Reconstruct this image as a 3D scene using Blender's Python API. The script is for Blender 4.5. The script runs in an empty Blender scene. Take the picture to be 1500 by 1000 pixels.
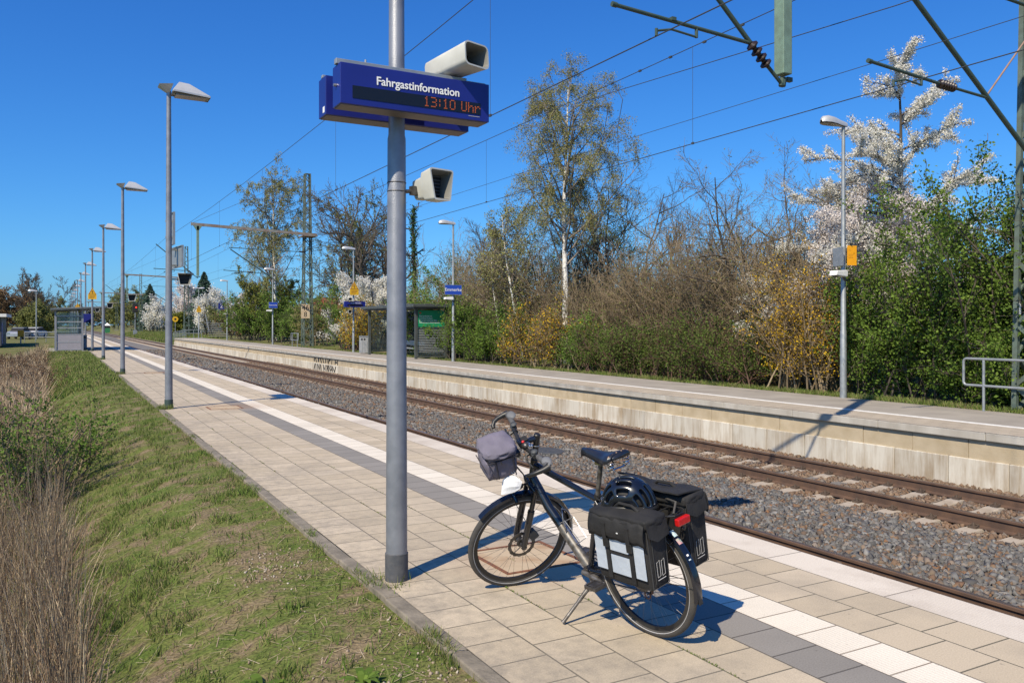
import bpy, math, random
import numpy as np
from mathutils import Vector, Matrix
PI = math.pi
R_ = math.radians
SC = bpy.context.scene
COL = SC.collection
random.seed(7)

# ------------------------------------------------------------------ camera, sky, sun, exposure
cam_d = bpy.data.cameras.new('camera')
cam_d.sensor_width = 36.0
cam_d.lens = 29.04
cam_d.shift_y = -0.016667
cam_d.clip_start = 0.05
cam_d.clip_end = 5000
cam = bpy.data.objects.new('camera', cam_d)
COL.objects.link(cam)
cam.location = (0, 0, 1.75)
cam.rotation_euler = (R_(90), 0, R_(-28.87))
SC.camera = cam

SUN_EL = 46.0
SUN_DIR = Vector((0.857 * math.cos(R_(SUN_EL)), 0.515 * math.cos(R_(SUN_EL)), -math.sin(R_(SUN_EL))))   # way the light travels
world = bpy.data.worlds.new('World')
SC.world = world
world.use_nodes = True
wn = world.node_tree
for n in list(wn.nodes):
    wn.nodes.remove(n)
sky = wn.nodes.new('ShaderNodeTexSky')
sky.sky_type = 'NISHITA'
sky.sun_disc = False
sky.sun_elevation = R_(SUN_EL)
sky.sun_rotation = math.atan2(-SUN_DIR.x, -SUN_DIR.y)
sky.altitude = 300
sky.air_density = 1.0
sky.dust_density = 0.8
sky.ozone_density = 4.0
# colour response of the picture: red falls off faster than blue towards the zenith, as through a polarising filter
sep = wn.nodes.new('ShaderNodeSeparateColor')
comb = wn.nodes.new('ShaderNodeCombineColor')
for ch, g_, k_ in (('Red', 1.40, 0.19), ('Green', 1.13, 0.56), ('Blue', 0.86, 1.38)):
    pw = wn.nodes.new('ShaderNodeMath'); pw.operation = 'POWER'; pw.inputs[1].default_value = g_
    ml = wn.nodes.new('ShaderNodeMath'); ml.operation = 'MULTIPLY'; ml.inputs[1].default_value = k_
    wn.links.new(sep.outputs[ch], pw.inputs[0]); wn.links.new(pw.outputs[0], ml.inputs[0]); wn.links.new(ml.outputs[0], comb.inputs[ch])
bg = wn.nodes.new('ShaderNodeBackground')
bg.inputs['Strength'].default_value = 0.115
wo = wn.nodes.new('ShaderNodeOutputWorld')
wn.links.new(sky.outputs[0], sep.inputs[0])
wn.links.new(comb.outputs[0], bg.inputs['Color'])
wn.links.new(bg.outputs[0], wo.inputs['Surface'])

sun_d = bpy.data.lights.new('sun', 'SUN')
sun_d.energy = 5.0
sun_d.angle = R_(0.5)
sun_d.color = (1.0, 0.88, 0.68)
sun = bpy.data.objects.new('sun', sun_d)
COL.objects.link(sun)
sun.location = (-20, -20, 40)
sun.rotation_euler = SUN_DIR.to_track_quat('-Z', 'Y').to_euler()
vs = SC.view_settings
SC.display_settings.display_device = 'sRGB'
vs.view_transform = 'Standard'
vs.look = 'None'
vs.exposure = 0.30
vs.gamma = 1.0
SC.cycles.max_bounces = 6
SC.cycles.transparent_max_bounces = 12

# ------------------------------------------------------------------ materials
def _bsdf(name):
    m = bpy.data.materials.new(name)
    m.use_nodes = True
    return m, m.node_tree, m.node_tree.nodes['Principled BSDF']

def mat(name, c1, c2=None, scale=5.0, rough=0.6, metal=0.0, bump=0.0, bscale=60.0, spec=0.5, island=0.0, detail=4.0, stretch=None, pos=(0.35, 0.65), coat=0.0):
    """Procedural material: two colours mixed by noise, optional fine bump, optional tint per mesh island."""
    m, t, b = _bsdf(name)
    N, L = t.nodes, t.links
    geo = N.new('ShaderNodeNewGeometry')
    tc = N.new('ShaderNodeTexCoord')
    src = tc.outputs['Object']
    if stretch:
        mp = N.new('ShaderNodeMapping'); mp.inputs['Scale'].default_value = stretch
        L.new(src, mp.inputs['Vector']); src = mp.outputs[0]
    if c2 is None:
        c2 = tuple(x * 0.78 for x in c1)
    nz = N.new('ShaderNodeTexNoise'); nz.inputs['Scale'].default_value = scale; nz.inputs['Detail'].default_value = detail
    L.new(src, nz.inputs['Vector'])
    rp = N.new('ShaderNodeValToRGB')
    rp.color_ramp.elements[0].position = pos[0]; rp.color_ramp.elements[0].color = (*c1, 1)
    rp.color_ramp.elements[1].position = pos[1]; rp.color_ramp.elements[1].color = (*c2, 1)
    L.new(nz.outputs['Fac'], rp.inputs['Fac'])
    out = rp.outputs['Color']
    if island > 0:
        h = N.new('ShaderNodeHueSaturation')
        mr = N.new('ShaderNodeMapRange')
        mr.inputs['To Min'].default_value = 1 - island; mr.inputs['To Max'].default_value = 1 + island
        L.new(geo.outputs['Random Per Island'], mr.inputs['Value'])
        L.new(mr.outputs[0], h.inputs['Value']); L.new(out, h.inputs['Color'])
        out = h.outputs[0]
    L.new(out, b.inputs['Base Color'])
    b.inputs['Roughness'].default_value = rough
    b.inputs['Metallic'].default_value = metal
    b.inputs['Specular IOR Level'].default_value = spec
    if coat:
        b.inputs['Coat Weight'].default_value = coat
    if bump > 0:
        n2 = N.new('ShaderNodeTexNoise'); n2.inputs['Scale'].default_value = bscale; n2.inputs['Detail'].default_value = 5
        L.new(src, n2.inputs['Vector'])
        bp = N.new('ShaderNodeBump'); bp.inputs['Strength'].default_value = bump; bp.inputs['Distance'].default_value = 0.01
        L.new(n2.outputs['Fac'], bp.inputs['Height']); L.new(bp.outputs[0], b.inputs['Normal'])
    return m

def ramp_mat(name, cols, rough=0.8, source='island', scale=1.0, translucent=0.0, noise_mix=0.0, spec=0.3):
    """Colours picked per mesh island (each stone or leaf its own); clumps of light and dark growth by low-frequency noise."""
    m, t, b = _bsdf(name)
    N, L = t.nodes, t.links
    geo = N.new('ShaderNodeNewGeometry')
    rp = N.new('ShaderNodeValToRGB')
    el = rp.color_ramp.elements
    while len(el) < len(cols):
        el.new(0.5)
    for i, c in enumerate(cols):
        el[i].position = i / (len(cols) - 1); el[i].color = (*c, 1)
    fac = geo.outputs['Random Per Island']
    if noise_mix > 0:
        tc = N.new('ShaderNodeTexCoord')
        nz = N.new('ShaderNodeTexNoise'); nz.inputs['Scale'].default_value = scale; nz.inputs['Detail'].default_value = 3
        L.new(tc.outputs['Object'], nz.inputs['Vector'])
        mr = N.new('ShaderNodeMapRange'); mr.inputs['From Min'].default_value = 0.3; mr.inputs['From Max'].default_value = 0.7
        L.new(nz.outputs['Fac'], mr.inputs['Value'])
        mx = N.new('ShaderNodeMix'); mx.data_type = 'FLOAT'; mx.inputs[0].default_value = noise_mix
        L.new(fac, mx.inputs[2]); L.new(mr.outputs[0], mx.inputs[3])
        fac = mx.outputs[0]
    L.new(fac, rp.inputs['Fac'])
    L.new(rp.outputs[0], b.inputs['Base Color'])
    b.inputs['Roughness'].default_value = rough
    b.inputs['Specular IOR Level'].default_value = spec
    if translucent > 0:
        tr = N.new('ShaderNodeBsdfTranslucent'); L.new(rp.outputs[0], tr.inputs['Color'])
        ms = N.new('ShaderNodeMixShader'); ms.inputs[0].default_value = translucent
        L.new(b.outputs[0], ms.inputs[1]); L.new(tr.outputs[0], ms.inputs[2])
        L.new(ms.outputs[0], N['Material Output'].inputs['Surface'])
    return m

def glow(name, col, strength):
    m, t, b = _bsdf(name)
    b.inputs['Base Color'].default_value = (*[c * 0.3 for c in col], 1)
    b.inputs['Emission Color'].default_value = (*col, 1)
    b.inputs['Emission Strength'].default_value = strength
    return m

def glass(name, tint=(0.86, 0.92, 0.92), alpha=0.07):
    m, t, b = _bsdf(name)
    N, L = t.nodes, t.links
    tr = N.new('ShaderNodeBsdfTransparent'); tr.inputs['Color'].default_value = (*tint, 1)
    gl = N.new('ShaderNodeBsdfGlossy'); gl.inputs['Roughness'].default_value = 0.05
    fr = N.new('ShaderNodeFresnel'); fr.inputs['IOR'].default_value = 1.45
    df = N.new('ShaderNodeBsdfDiffuse'); df.inputs['Color'].default_value = (0.35, 0.42, 0.42, 1)
    m1 = N.new('ShaderNodeMixShader'); m1.inputs[0].default_value = alpha
    m2 = N.new('ShaderNodeMixShader')
    L.new(tr.outputs[0], m1.inputs[1]); L.new(df.outputs[0], m1.inputs[2])
    L.new(fr.outputs[0], m2.inputs[0]); L.new(m1.outputs[0], m2.inputs[1]); L.new(gl.outputs[0], m2.inputs[2])
    L.new(m2.outputs[0], N['Material Output'].inputs['Surface'])
    return m

def paver_mat(name, ca, cb, mortar, x0=1.94, rowh=0.34, blen=0.30, ribs=False, stain=(0.16, 0.15, 0.13), stain_amt=0.25, rust=(), grime_to=0.0, msize=0.006):
    """Concrete slabs in running bond: rows along the track, joints as brick texture with bump, weather stains by noise."""
    m, t, b = _bsdf(name)
    N, L = t.nodes, t.links
    geo = N.new('ShaderNodeNewGeometry')
    sep = N.new('ShaderNodeSeparateXYZ'); L.new(geo.outputs['Position'], sep.inputs[0])
    sx = N.new('ShaderNodeMath'); sx.operation = 'SUBTRACT'; sx.inputs[1].default_value = x0 - rowh * 40
    L.new(sep.outputs['X'], sx.inputs[0])
    sy = N.new('ShaderNodeMath'); sy.operation = 'ADD'; sy.inputs[1].default_value = blen * 400
    L.new(sep.outputs['Y'], sy.inputs[0])
    cmb = N.new('ShaderNodeCombineXYZ'); L.new(sy.outputs[0], cmb.inputs[0]); L.new(sx.outputs[0], cmb.inputs[1])
    br = N.new('ShaderNodeTexBrick')
    br.offset = 0.5
    br.inputs['Scale'].default_value = 1.0
    br.inputs['Brick Width'].default_value = blen
    br.inputs['Row Height'].default_value = rowh
    br.inputs['Mortar Size'].default_value = msize
    br.inputs['Mortar Smooth'].default_value = 0.35
    br.inputs['Bias'].default_value = 0.0
    br.inputs['Color1'].default_value = (*ca, 1); br.inputs['Color2'].default_value = (*cb, 1); br.inputs['Mortar'].default_value = (*mortar, 1)
    L.new(cmb.outputs[0], br.inputs['Vector'])
    # broad weathering
    n1 = N.new('ShaderNodeTexNoise'); n1.inputs['Scale'].default_value = 1.3; n1.inputs['Detail'].default_value = 7; n1.inputs['Roughness'].default_value = 0.65
    L.new(geo.outputs['Position'], n1.inputs['Vector'])
    r1 = N.new('ShaderNodeMapRange'); r1.inputs['From Min'].default_value = 0.45; r1.inputs['From Max'].default_value = 0.8; r1.inputs['To Max'].default_value = stain_amt
    L.new(n1.outputs['Fac'], r1.inputs['Value'])
    fac = r1.outputs[0]
    if grime_to > 0:        # lichen and washed-out soil on the rows next to the verge
        g = N.new('ShaderNodeMapRange'); g.inputs['From Min'].default_value = 1.94; g.inputs['From Max'].default_value = grime_to; g.inputs['To Min'].default_value = 1.0; g.inputs['To Max'].default_value = 0.0
        L.new(sep.outputs['X'], g.inputs['Value'])
        n4 = N.new('ShaderNodeTexNoise'); n4.inputs['Scale'].default_value = 9; n4.inputs['Detail'].default_value = 8; n4.inputs['Roughness'].default_value = 0.75
        L.new(geo.outputs['Position'], n4.inputs['Vector'])
        r4 = N.new('ShaderNodeMapRange'); r4.inputs['From Min'].default_value = 0.42; r4.inputs['From Max'].default_value = 0.68
        L.new(n4.outputs['Fac'], r4.inputs['Value'])
        mu = N.new('ShaderNodeMath'); mu.operation = 'MULTIPLY'; L.new(g.outputs[0], mu.inputs[0]); L.new(r4.outputs[0], mu.inputs[1])
        ad = N.new('ShaderNodeMath'); ad.operation = 'MULTIPLY_ADD'; ad.inputs[1].default_value = 0.7; ad.use_clamp = True
        L.new(mu.outputs[0], ad.inputs[0]); L.new(fac, ad.inputs[2]); fac = ad.outputs[0]
    mx = N.new('ShaderNodeMix'); mx.data_type = 'RGBA'; mx.inputs[7].default_value = (*stain, 1)
    L.new(fac, mx.inputs[0]); L.new(br.outputs['Color'], mx.inputs[6])
    out = mx.outputs[2]
    # fine aggregate speckle
    n2 = N.new('ShaderNodeTexNoise'); n2.inputs['Scale'].default_value = 120; n2.inputs['Detail'].default_value = 3
    L.new(geo.outputs['Position'], n2.inputs['Vector'])
    hv = N.new('ShaderNodeHueSaturation')
    r2 = N.new('ShaderNodeMapRange'); r2.inputs['From Min'].default_value = 0.3; r2.inputs['From Max'].default_value = 0.7; r2.inputs['To Min'].default_value = 0.86; r2.inputs['To Max'].default_value = 1.12
    L.new(n2.outputs['Fac'], r2.inputs['Value']); L.new(r2.outputs[0], hv.inputs['Value']); L.new(out, hv.inputs['Color'])
    out = hv.outputs[0]
    n5 = N.new('ShaderNodeTexNoise'); n5.inputs['Scale'].default_value = 17; n5.inputs['Detail'].default_value = 3
    L.new(geo.outputs['Position'], n5.inputs['Vector'])
    r5 = N.new('ShaderNodeMapRange'); r5.inputs['From Min'].default_value = 0.69; r5.inputs['From Max'].default_value = 0.75; r5.inputs['To Max'].default_value = 0.5
    L.new(n5.outputs['Fac'], r5.inputs['Value'])
    m5 = N.new('ShaderNodeMix'); m5.data_type = 'RGBA'; m5.inputs[7].default_value = (0.13, 0.115, 0.095, 1)
    L.new(r5.outputs[0], m5.inputs[0]); L.new(out, m5.inputs[6]); out = m5.outputs[2]
    for (rx, ry, rad) in rust:      # rust washed out of the shaft covers
        vd = N.new('ShaderNodeVectorMath'); vd.operation = 'DISTANCE'; vd.inputs[1].default_value = (rx, ry, 0)
        L.new(geo.outputs['Position'], vd.inputs[0])
        rr = N.new('ShaderNodeMapRange'); rr.inputs['From Min'].default_value = rad * 0.35; rr.inputs['From Max'].default_value = rad; rr.inputs['To Min'].default_value = 0.55; rr.inputs['To Max'].default_value = 0.0
        L.new(vd.outputs['Value'], rr.inputs['Value'])
        mm = N.new('ShaderNodeMath'); mm.operation = 'MULTIPLY'; L.new(rr.outputs[0], mm.inputs[0]); L.new(n1.outputs['Fac'], mm.inputs[1])
        m3 = N.new('ShaderNodeMix'); m3.data_type = 'RGBA'; m3.inputs[7].default_value = (0.33, 0.17, 0.07, 1)
        L.new(mm.outputs[0], m3.inputs[0]); L.new(out, m3.inputs[6]); out = m3.outputs[2]
    L.new(out, b.inputs['Base Color'])
    b.inputs['Roughness'].default_value = 0.85
    b.inputs['Specular IOR Level'].default_value = 0.25
    hs = N.new('ShaderNodeMath'); hs.operation = 'MULTIPLY_ADD'; hs.inputs[1].default_value = -1.0; hs.inputs[2].default_value = 1.0
    L.new(br.outputs['Fac'], hs.inputs[0])
    h = hs.outputs[0]
    a2 = N.new('ShaderNodeMath'); a2.operation = 'MULTIPLY_ADD'; a2.inputs[1].default_value = 0.25
    L.new(n2.outputs['Fac'], a2.inputs[0]); L.new(h, a2.inputs[2]); h = a2.outputs[0]
    if ribs:
        wv = N.new('ShaderNodeTexWave'); wv.wave_type = 'BANDS'; wv.bands_direction = 'X'; wv.inputs['Scale'].default_value = 12.0
        L.new(geo.outputs['Position'], wv.inputs['Vector'])
        a3 = N.new('ShaderNodeMath'); a3.operation = 'MULTIPLY_ADD'; a3.inputs[1].default_value = 0.25
        L.new(wv.outputs['Fac'], a3.inputs[0]); L.new(h, a3.inputs[2]); h = a3.outputs[0]
    bp = N.new('ShaderNodeBump'); bp.inputs['Strength'].default_value = 0.5; bp.inputs['Distance'].default_value = 0.006
    L.new(h, bp.inputs['Height']); L.new(bp.outputs[0], b.inputs['Normal'])
    return m

M = {}
RUST = ((3.1, 5.35, 0.75), (3.35, 18.3, 1.0), (3.1, 32.6, 0.9))
M['paver_beige'] = paver_mat('paver_beige', (0.455, 0.38, 0.275), (0.535, 0.45, 0.335), (0.13, 0.115, 0.085), stain=(0.24, 0.21, 0.17), stain_amt=0.6, rust=RUST, grime_to=3.7)
M['paver_grey'] = paver_mat('paver_grey', (0.215, 0.20, 0.18), (0.27, 0.25, 0.225), (0.10, 0.09, 0.08), stain=(0.13, 0.12, 0.11), stain_amt=0.3, rust=RUST[1:])
M['paver_white'] = paver_mat('paver_white', (0.66, 0.60, 0.50), (0.73, 0.665, 0.56), (0.26, 0.21, 0.16), ribs=True, stain=(0.40, 0.36, 0.31), stain_amt=0.35, rust=RUST[1:])
M['paver_edge'] = paver_mat('paver_edge', (0.56, 0.50, 0.425), (0.64, 0.575, 0.49), (0.22, 0.19, 0.16), x0=4.66, rowh=0.37, blen=1.0, ribs=True, stain=(0.30, 0.24, 0.19), stain_amt=0.7)
M['far_paver'] = paver_mat('far_paver', (0.40, 0.34, 0.265), (0.45, 0.385, 0.30), (0.17, 0.15, 0.12), x0=13.15, rowh=0.3, blen=0.3, stain=(0.22, 0.19, 0.16), stain_amt=0.45)
M['far_asphalt'] = mat('far_asphalt', (0.27, 0.24, 0.205), (0.34, 0.305, 0.26), scale=1.2, rough=0.9, bump=0.4, bscale=90)
M['kerb'] = mat('kerb', (0.25, 0.215, 0.165), (0.15, 0.13, 0.10), scale=7, rough=0.9, bump=0.6, bscale=50, detail=8)
M['coping'] = mat('coping', (0.46, 0.43, 0.38), (0.33, 0.30, 0.255), scale=2.2, rough=0.85, bump=0.3, bscale=40, detail=9, stretch=(1, 1, 0.25))
M['wall_band'] = mat('wall_band', (0.46, 0.38, 0.265), (0.38, 0.305, 0.20), scale=3, rough=0.9, bump=0.3, bscale=50, detail=8, island=0.06)
def stained_wall(name):
    m, t, b = _bsdf(name)
    N, L = t.nodes, t.links
    geo = N.new('ShaderNodeNewGeometry')
    mp = N.new('ShaderNodeMapping'); mp.inputs['Scale'].default_value = (0.3, 6.0, 0.7); L.new(geo.outputs['Position'], mp.inputs['Vector'])
    nz = N.new('ShaderNodeTexNoise'); nz.inputs['Scale'].default_value = 1.0; nz.inputs['Detail'].default_value = 8; nz.inputs['Roughness'].default_value = 0.7
    L.new(mp.outputs[0], nz.inputs['Vector'])
    n2 = N.new('ShaderNodeTexNoise'); n2.inputs['Scale'].default_value = 1.1; n2.inputs['Detail'].default_value = 4; L.new(geo.outputs['Position'], n2.inputs['Vector'])
    mm = N.new('ShaderNodeMath'); mm.operation = 'MULTIPLY_ADD'; mm.inputs[1].default_value = 0.5
    L.new(n2.outputs['Fac'], mm.inputs[0]); L.new(nz.outputs['Fac'], mm.inputs[2])
    rp = N.new('ShaderNodeValToRGB')
    rp.color_ramp.elements[0].position = 0.66; rp.color_ramp.elements[0].color = (0.57, 0.535, 0.465, 1)
    rp.color_ramp.elements[1].position = 0.98; rp.color_ramp.elements[1].color = (0.32, 0.25, 0.17, 1)
    L.new(mm.outputs[0], rp.inputs[0])
    h = N.new('ShaderNodeHueSaturation'); mr = N.new('ShaderNodeMapRange'); mr.inputs['To Min'].default_value = 0.88; mr.inputs['To Max'].default_value = 1.08
    L.new(geo.outputs['Random Per Island'], mr.inputs['Value']); L.new(mr.outputs[0], h.inputs['Value']); L.new(rp.outputs[0], h.inputs['Color'])
    L.new(h.outputs[0], b.inputs['Base Color'])
    b.inputs['Roughness'].default_value = 0.9; b.inputs['Specular IOR Level'].default_value = 0.2
    return m
M['wall_block'] = stained_wall('wall_block')
M['stone'] = ramp_mat('stone', [(0.19, 0.10, 0.05), (0.085, 0.083, 0.08), (0.125, 0.122, 0.118), (0.165, 0.162, 0.158), (0.095, 0.09, 0.083), (0.23, 0.225, 0.215), (0.18, 0.115, 0.07), (0.075, 0.073, 0.072), (0.14, 0.135, 0.13), (0.16, 0.11, 0.07)], rough=0.85)
M['stone_brown'] = ramp_mat('stone_brown', [(0.17, 0.10, 0.06), (0.14, 0.095, 0.065), (0.20, 0.13, 0.085), (0.16, 0.135, 0.115), (0.23, 0.17, 0.12), (0.12, 0.08, 0.055)], rough=0.9)
M['ballast_bed'] = mat('ballast_bed', (0.13, 0.115, 0.10), (0.20, 0.185, 0.17), scale=14, rough=0.95, bump=1.0, bscale=22, detail=6)
M['rail_side'] = mat('rail_side', (0.115, 0.066, 0.042), (0.075, 0.045, 0.032), scale=5, rough=0.8, bump=0.15)
M['rail_top'] = mat('rail_top', (0.30, 0.24, 0.20), (0.20, 0.15, 0.12), scale=3, rough=0.38, metal=0.7, stretch=(1, 0.05, 1))
M['sleeper'] = mat('sleeper', (0.42, 0.36, 0.29), (0.30, 0.245, 0.185), scale=4, rough=0.9, bump=0.3, bscale=40, detail=7)
M['clip'] = mat('clip', (0.10, 0.07, 0.05), rough=0.8)
M['soil'] = None
M['pole'] = mat('pole', (0.255, 0.265, 0.295), (0.17, 0.18, 0.205), scale=9, rough=0.42, metal=0.35, bump=0.25, bscale=160, spec=0.6, detail=10, pos=(0.4, 0.8))
M['galv'] = mat('galv', (0.36, 0.38, 0.385), (0.28, 0.30, 0.31), scale=9, rough=0.5, metal=0.5, detail=6)
M['sleeve'] = mat('sleeve', (0.06, 0.065, 0.075), (0.09, 0.09, 0.095), scale=20, rough=0.7, bump=0.3)
M['sleeve_green'] = mat('sleeve_green', (0.035, 0.06, 0.055), rough=0.6)
M['blue'] = mat('blue', (0.012, 0.020, 0.20), (0.010, 0.017, 0.17), scale=3, rough=0.38, spec=0.5)
M['sign_blue'] = mat('sign_blue', (0.02, 0.07, 0.42), (0.018, 0.06, 0.38), scale=3, rough=0.4)
M['white'] = mat('white', (0.82, 0.82, 0.80), (0.78, 0.78, 0.76), scale=8, rough=0.5)
M['white_rough'] = mat('white_rough', (0.78, 0.77, 0.73), (0.62, 0.60, 0.56), scale=10, rough=0.8)
M['display'] = mat('display', (0.006, 0.006, 0.008), (0.010, 0.009, 0.010), scale=300, rough=0.25)
M['amber'] = glow('amber', (1.0, 0.22, 0.05), 0.15)
M['speaker'] = mat('speaker', (0.56, 0.56, 0.52), (0.46, 0.46, 0.42), scale=6, rough=0.55, detail=7)
M['dark'] = mat('dark', (0.015, 0.015, 0.015), rough=0.7)
M['dark_grey'] = mat('dark_grey', (0.05, 0.055, 0.06), (0.07, 0.072, 0.075), scale=9, rough=0.6)
M['green_paint'] = mat('green_paint', (0.17, 0.26, 0.20), (0.13, 0.19, 0.145), scale=8, rough=0.6, detail=8)
M['dark_green'] = mat('dark_green', (0.035, 0.065, 0.05), (0.05, 0.075, 0.06), scale=8, rough=0.6)
M['lattice'] = mat('lattice', (0.11, 0.15, 0.125), (0.08, 0.10, 0.08), scale=6, rough=0.7)
M['beam'] = mat('beam', (0.24, 0.25, 0.23), (0.20, 0.13, 0.10), scale=2.5, rough=0.7)
M['wire'] = mat('wire', (0.05, 0.055, 0.06), rough=0.6)
M['insulator'] = mat('insulator', (0.030, 0.018, 0.016), rough=0.25)
M['copper'] = mat('copper', (0.33, 0.20, 0.14), (0.25, 0.16, 0.11), scale=8, rough=0.6)
M['yellow'] = mat('yellow', (0.72, 0.42, 0.015), (0.66, 0.38, 0.015), scale=6, rough=0.5)
M['orange'] = mat('orange', (0.80, 0.36, 0.012), (0.76, 0.33, 0.012), scale=6, rough=0.5)
M['red_dark'] = mat('red_dark', (0.28, 0.07, 0.02), rough=0.6)
M['glass'] = glass('glass')
M['poster'] = mat('poster', (0.014, 0.24, 0.10), (0.018, 0.31, 0.13), scale=1.6, rough=0.35)
M['bin_grey'] = mat('bin_grey', (0.38, 0.39, 0.40), (0.32, 0.33, 0.34), scale=6, rough=0.5, metal=0.2)
M['shelter'] = mat('shelter', (0.075, 0.085, 0.08), (0.055, 0.062, 0.06), scale=5, rough=0.55)
M['shelter_grey'] = mat('shelter_grey', (0.27, 0.28, 0.31), (0.23, 0.24, 0.26), scale=5, rough=0.5, metal=0.2)
M['panel_mauve'] = mat('panel_mauve', (0.31, 0.29, 0.32), (0.28, 0.265, 0.29), scale=5, rough=0.7)
M['rust'] = mat('rust', (0.23, 0.095, 0.045), (0.13, 0.055, 0.03), scale=25, rough=0.9, bump=0.5, detail=8)
M['concrete'] = mat('concrete', (0.33, 0.31, 0.28), (0.25, 0.235, 0.21), scale=4, rough=0.9, bump=0.3, detail=8)
M['graffiti'] = mat('graffiti', (0.02, 0.02, 0.022), (0.045, 0.042, 0.04), scale=20, rough=0.7)
# vegetation
M['bark_birch'] = mat('bark_birch', (0.70, 0.68, 0.63), (0.06, 0.055, 0.05), scale=5, rough=0.85, stretch=(1.0, 1.0, 2.6), pos=(0.56, 0.66), detail=5)
M['bark'] = mat('bark', (0.05, 0.042, 0.034), (0.085, 0.07, 0.056), scale=6, rough=0.95, bump=0.4, bscale=30)
M['birch_twig'] = mat('birch_twig', (0.26, 0.22, 0.18), (0.12, 0.095, 0.075), scale=2.5, rough=0.9)
M['bark_light'] = mat('bark_light', (0.22, 0.175, 0.125), (0.15, 0.12, 0.085), scale=4, rough=0.95)
M['twig_red'] = mat('twig_red', (0.12, 0.06, 0.045), (0.09, 0.06, 0.04), scale=4, rough=0.9)
M['twig_brown'] = ramp_mat('twig_brown', [(0.14, 0.105, 0.065), (0.25, 0.19, 0.12), (0.19, 0.145, 0.09), (0.33, 0.26, 0.175)], rough=0.95)
M['twig_dark'] = mat('twig_dark', (0.07, 0.058, 0.046), (0.11, 0.088, 0.066), scale=3, rough=0.95)
M['leaf_birch'] = ramp_mat('leaf_birch', [(0.225, 0.205, 0.08), (0.285, 0.265, 0.10), (0.245, 0.26, 0.085), (0.345, 0.315, 0.145)], translucent=0.3, noise_mix=0.5, scale=0.8)
M['leaf_green'] = ramp_mat('leaf_green', [(0.055, 0.10, 0.014), (0.095, 0.16, 0.021), (0.145, 0.225, 0.033), (0.20, 0.29, 0.05)], translucent=0.3, noise_mix=0.45, scale=1.3)
M['leaf_fresh'] = ramp_mat('leaf_fresh', [(0.07, 0.12, 0.02), (0.11, 0.19, 0.03), (0.15, 0.24, 0.04), (0.19, 0.27, 0.05)], translucent=0.3, noise_mix=0.45, scale=1.1)
M['leaf_olive'] = ramp_mat('leaf_olive', [(0.13, 0.14, 0.045), (0.175, 0.19, 0.055), (0.21, 0.225, 0.07), (0.16, 0.145, 0.07)], translucent=0.3, noise_mix=0.5, scale=1.0)
M['leaf_conifer'] = ramp_mat('leaf_conifer', [(0.03, 0.06, 0.04), (0.045, 0.085, 0.06), (0.065, 0.11, 0.08)], translucent=0.1)
M['leaf_willow'] = ramp_mat('leaf_willow', [(0.17, 0.19, 0.03), (0.22, 0.24, 0.04), (0.15, 0.16, 0.035)], translucent=0.3, noise_mix=0.4)
M['leaf_rust'] = ramp_mat('leaf_rust', [(0.13, 0.08, 0.045), (0.19, 0.12, 0.06), (0.125, 0.09, 0.05)], translucent=0.25, noise_mix=0.4)
M['leaf_redgreen'] = ramp_mat('leaf_redgreen', [(0.11, 0.055, 0.03), (0.075, 0.11, 0.022), (0.11, 0.165, 0.028), (0.145, 0.20, 0.038)], translucent=0.25, noise_mix=0.6, scale=1.5)
M['forsythia'] = ramp_mat('forsythia', [(0.58, 0.36, 0.01), (0.66, 0.44, 0.02), (0.42, 0.23, 0.02), (0.24, 0.20, 0.03)], translucent=0.3)
M['blossom'] = ramp_mat('blossom', [(0.62, 0.60, 0.54), (0.76, 0.74, 0.68), (0.82, 0.80, 0.75), (0.45, 0.46, 0.30)], translucent=0.35, noise_mix=0.2)
M['blossom_pink'] = ramp_mat('blossom_pink', [(0.60, 0.53, 0.50), (0.74, 0.69, 0.65), (0.80, 0.75, 0.71), (0.45, 0.36, 0.31)], translucent=0.35, noise_mix=0.3)
M['ivy'] = ramp_mat('ivy', [(0.025, 0.055, 0.015), (0.04, 0.085, 0.02), (0.06, 0.11, 0.025)], translucent=0.1)
M['grass'] = ramp_mat('grass', [(0.085, 0.14, 0.024), (0.125, 0.19, 0.034), (0.165, 0.215, 0.05), (0.23, 0.215, 0.09), (0.29, 0.225, 0.135)], translucent=0.25, noise_mix=0.35, scale=0.9)
M['dry_grass'] = ramp_mat('dry_grass', [(0.17, 0.105, 0.065), (0.30, 0.21, 0.13), (0.46, 0.36, 0.24), (0.21, 0.135, 0.085), (0.36, 0.28, 0.185), (0.60, 0.50, 0.34)], translucent=0.15)
# bicycle and luggage
M['black_paint'] = mat('black_paint', (0.006, 0.008, 0.014), (0.008, 0.010, 0.016), scale=4, rough=0.22, spec=0.6, coat=0.4)
M['black_plastic'] = mat('black_plastic', (0.012, 0.012, 0.013), (0.02, 0.02, 0.02), scale=12, rough=0.45)
M['rubber'] = mat('rubber', (0.045, 0.043, 0.042), (0.075, 0.068, 0.06), scale=9, rough=0.85, bump=0.3, bscale=120)
M['alu'] = mat('alu', (0.50, 0.50, 0.50), (0.36, 0.35, 0.34), scale=20, rough=0.35, metal=0.85)
M['alu_dirty'] = mat('alu_dirty', (0.20, 0.19, 0.18), (0.08, 0.07, 0.06), scale=30, rough=0.5, metal=0.6, detail=8)
M['steel_dark'] = mat('steel_dark', (0.14, 0.13, 0.125), (0.07, 0.065, 0.06), scale=25, rough=0.42, metal=0.7)
M['chrome'] = mat('chrome', (0.65, 0.65, 0.66), (0.55, 0.55, 0.56), scale=10, rough=0.15, metal=1.0)
M['leather'] = mat('leather', (0.012, 0.014, 0.022), (0.018, 0.02, 0.028), scale=10, rough=0.3, spec=0.6)
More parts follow.
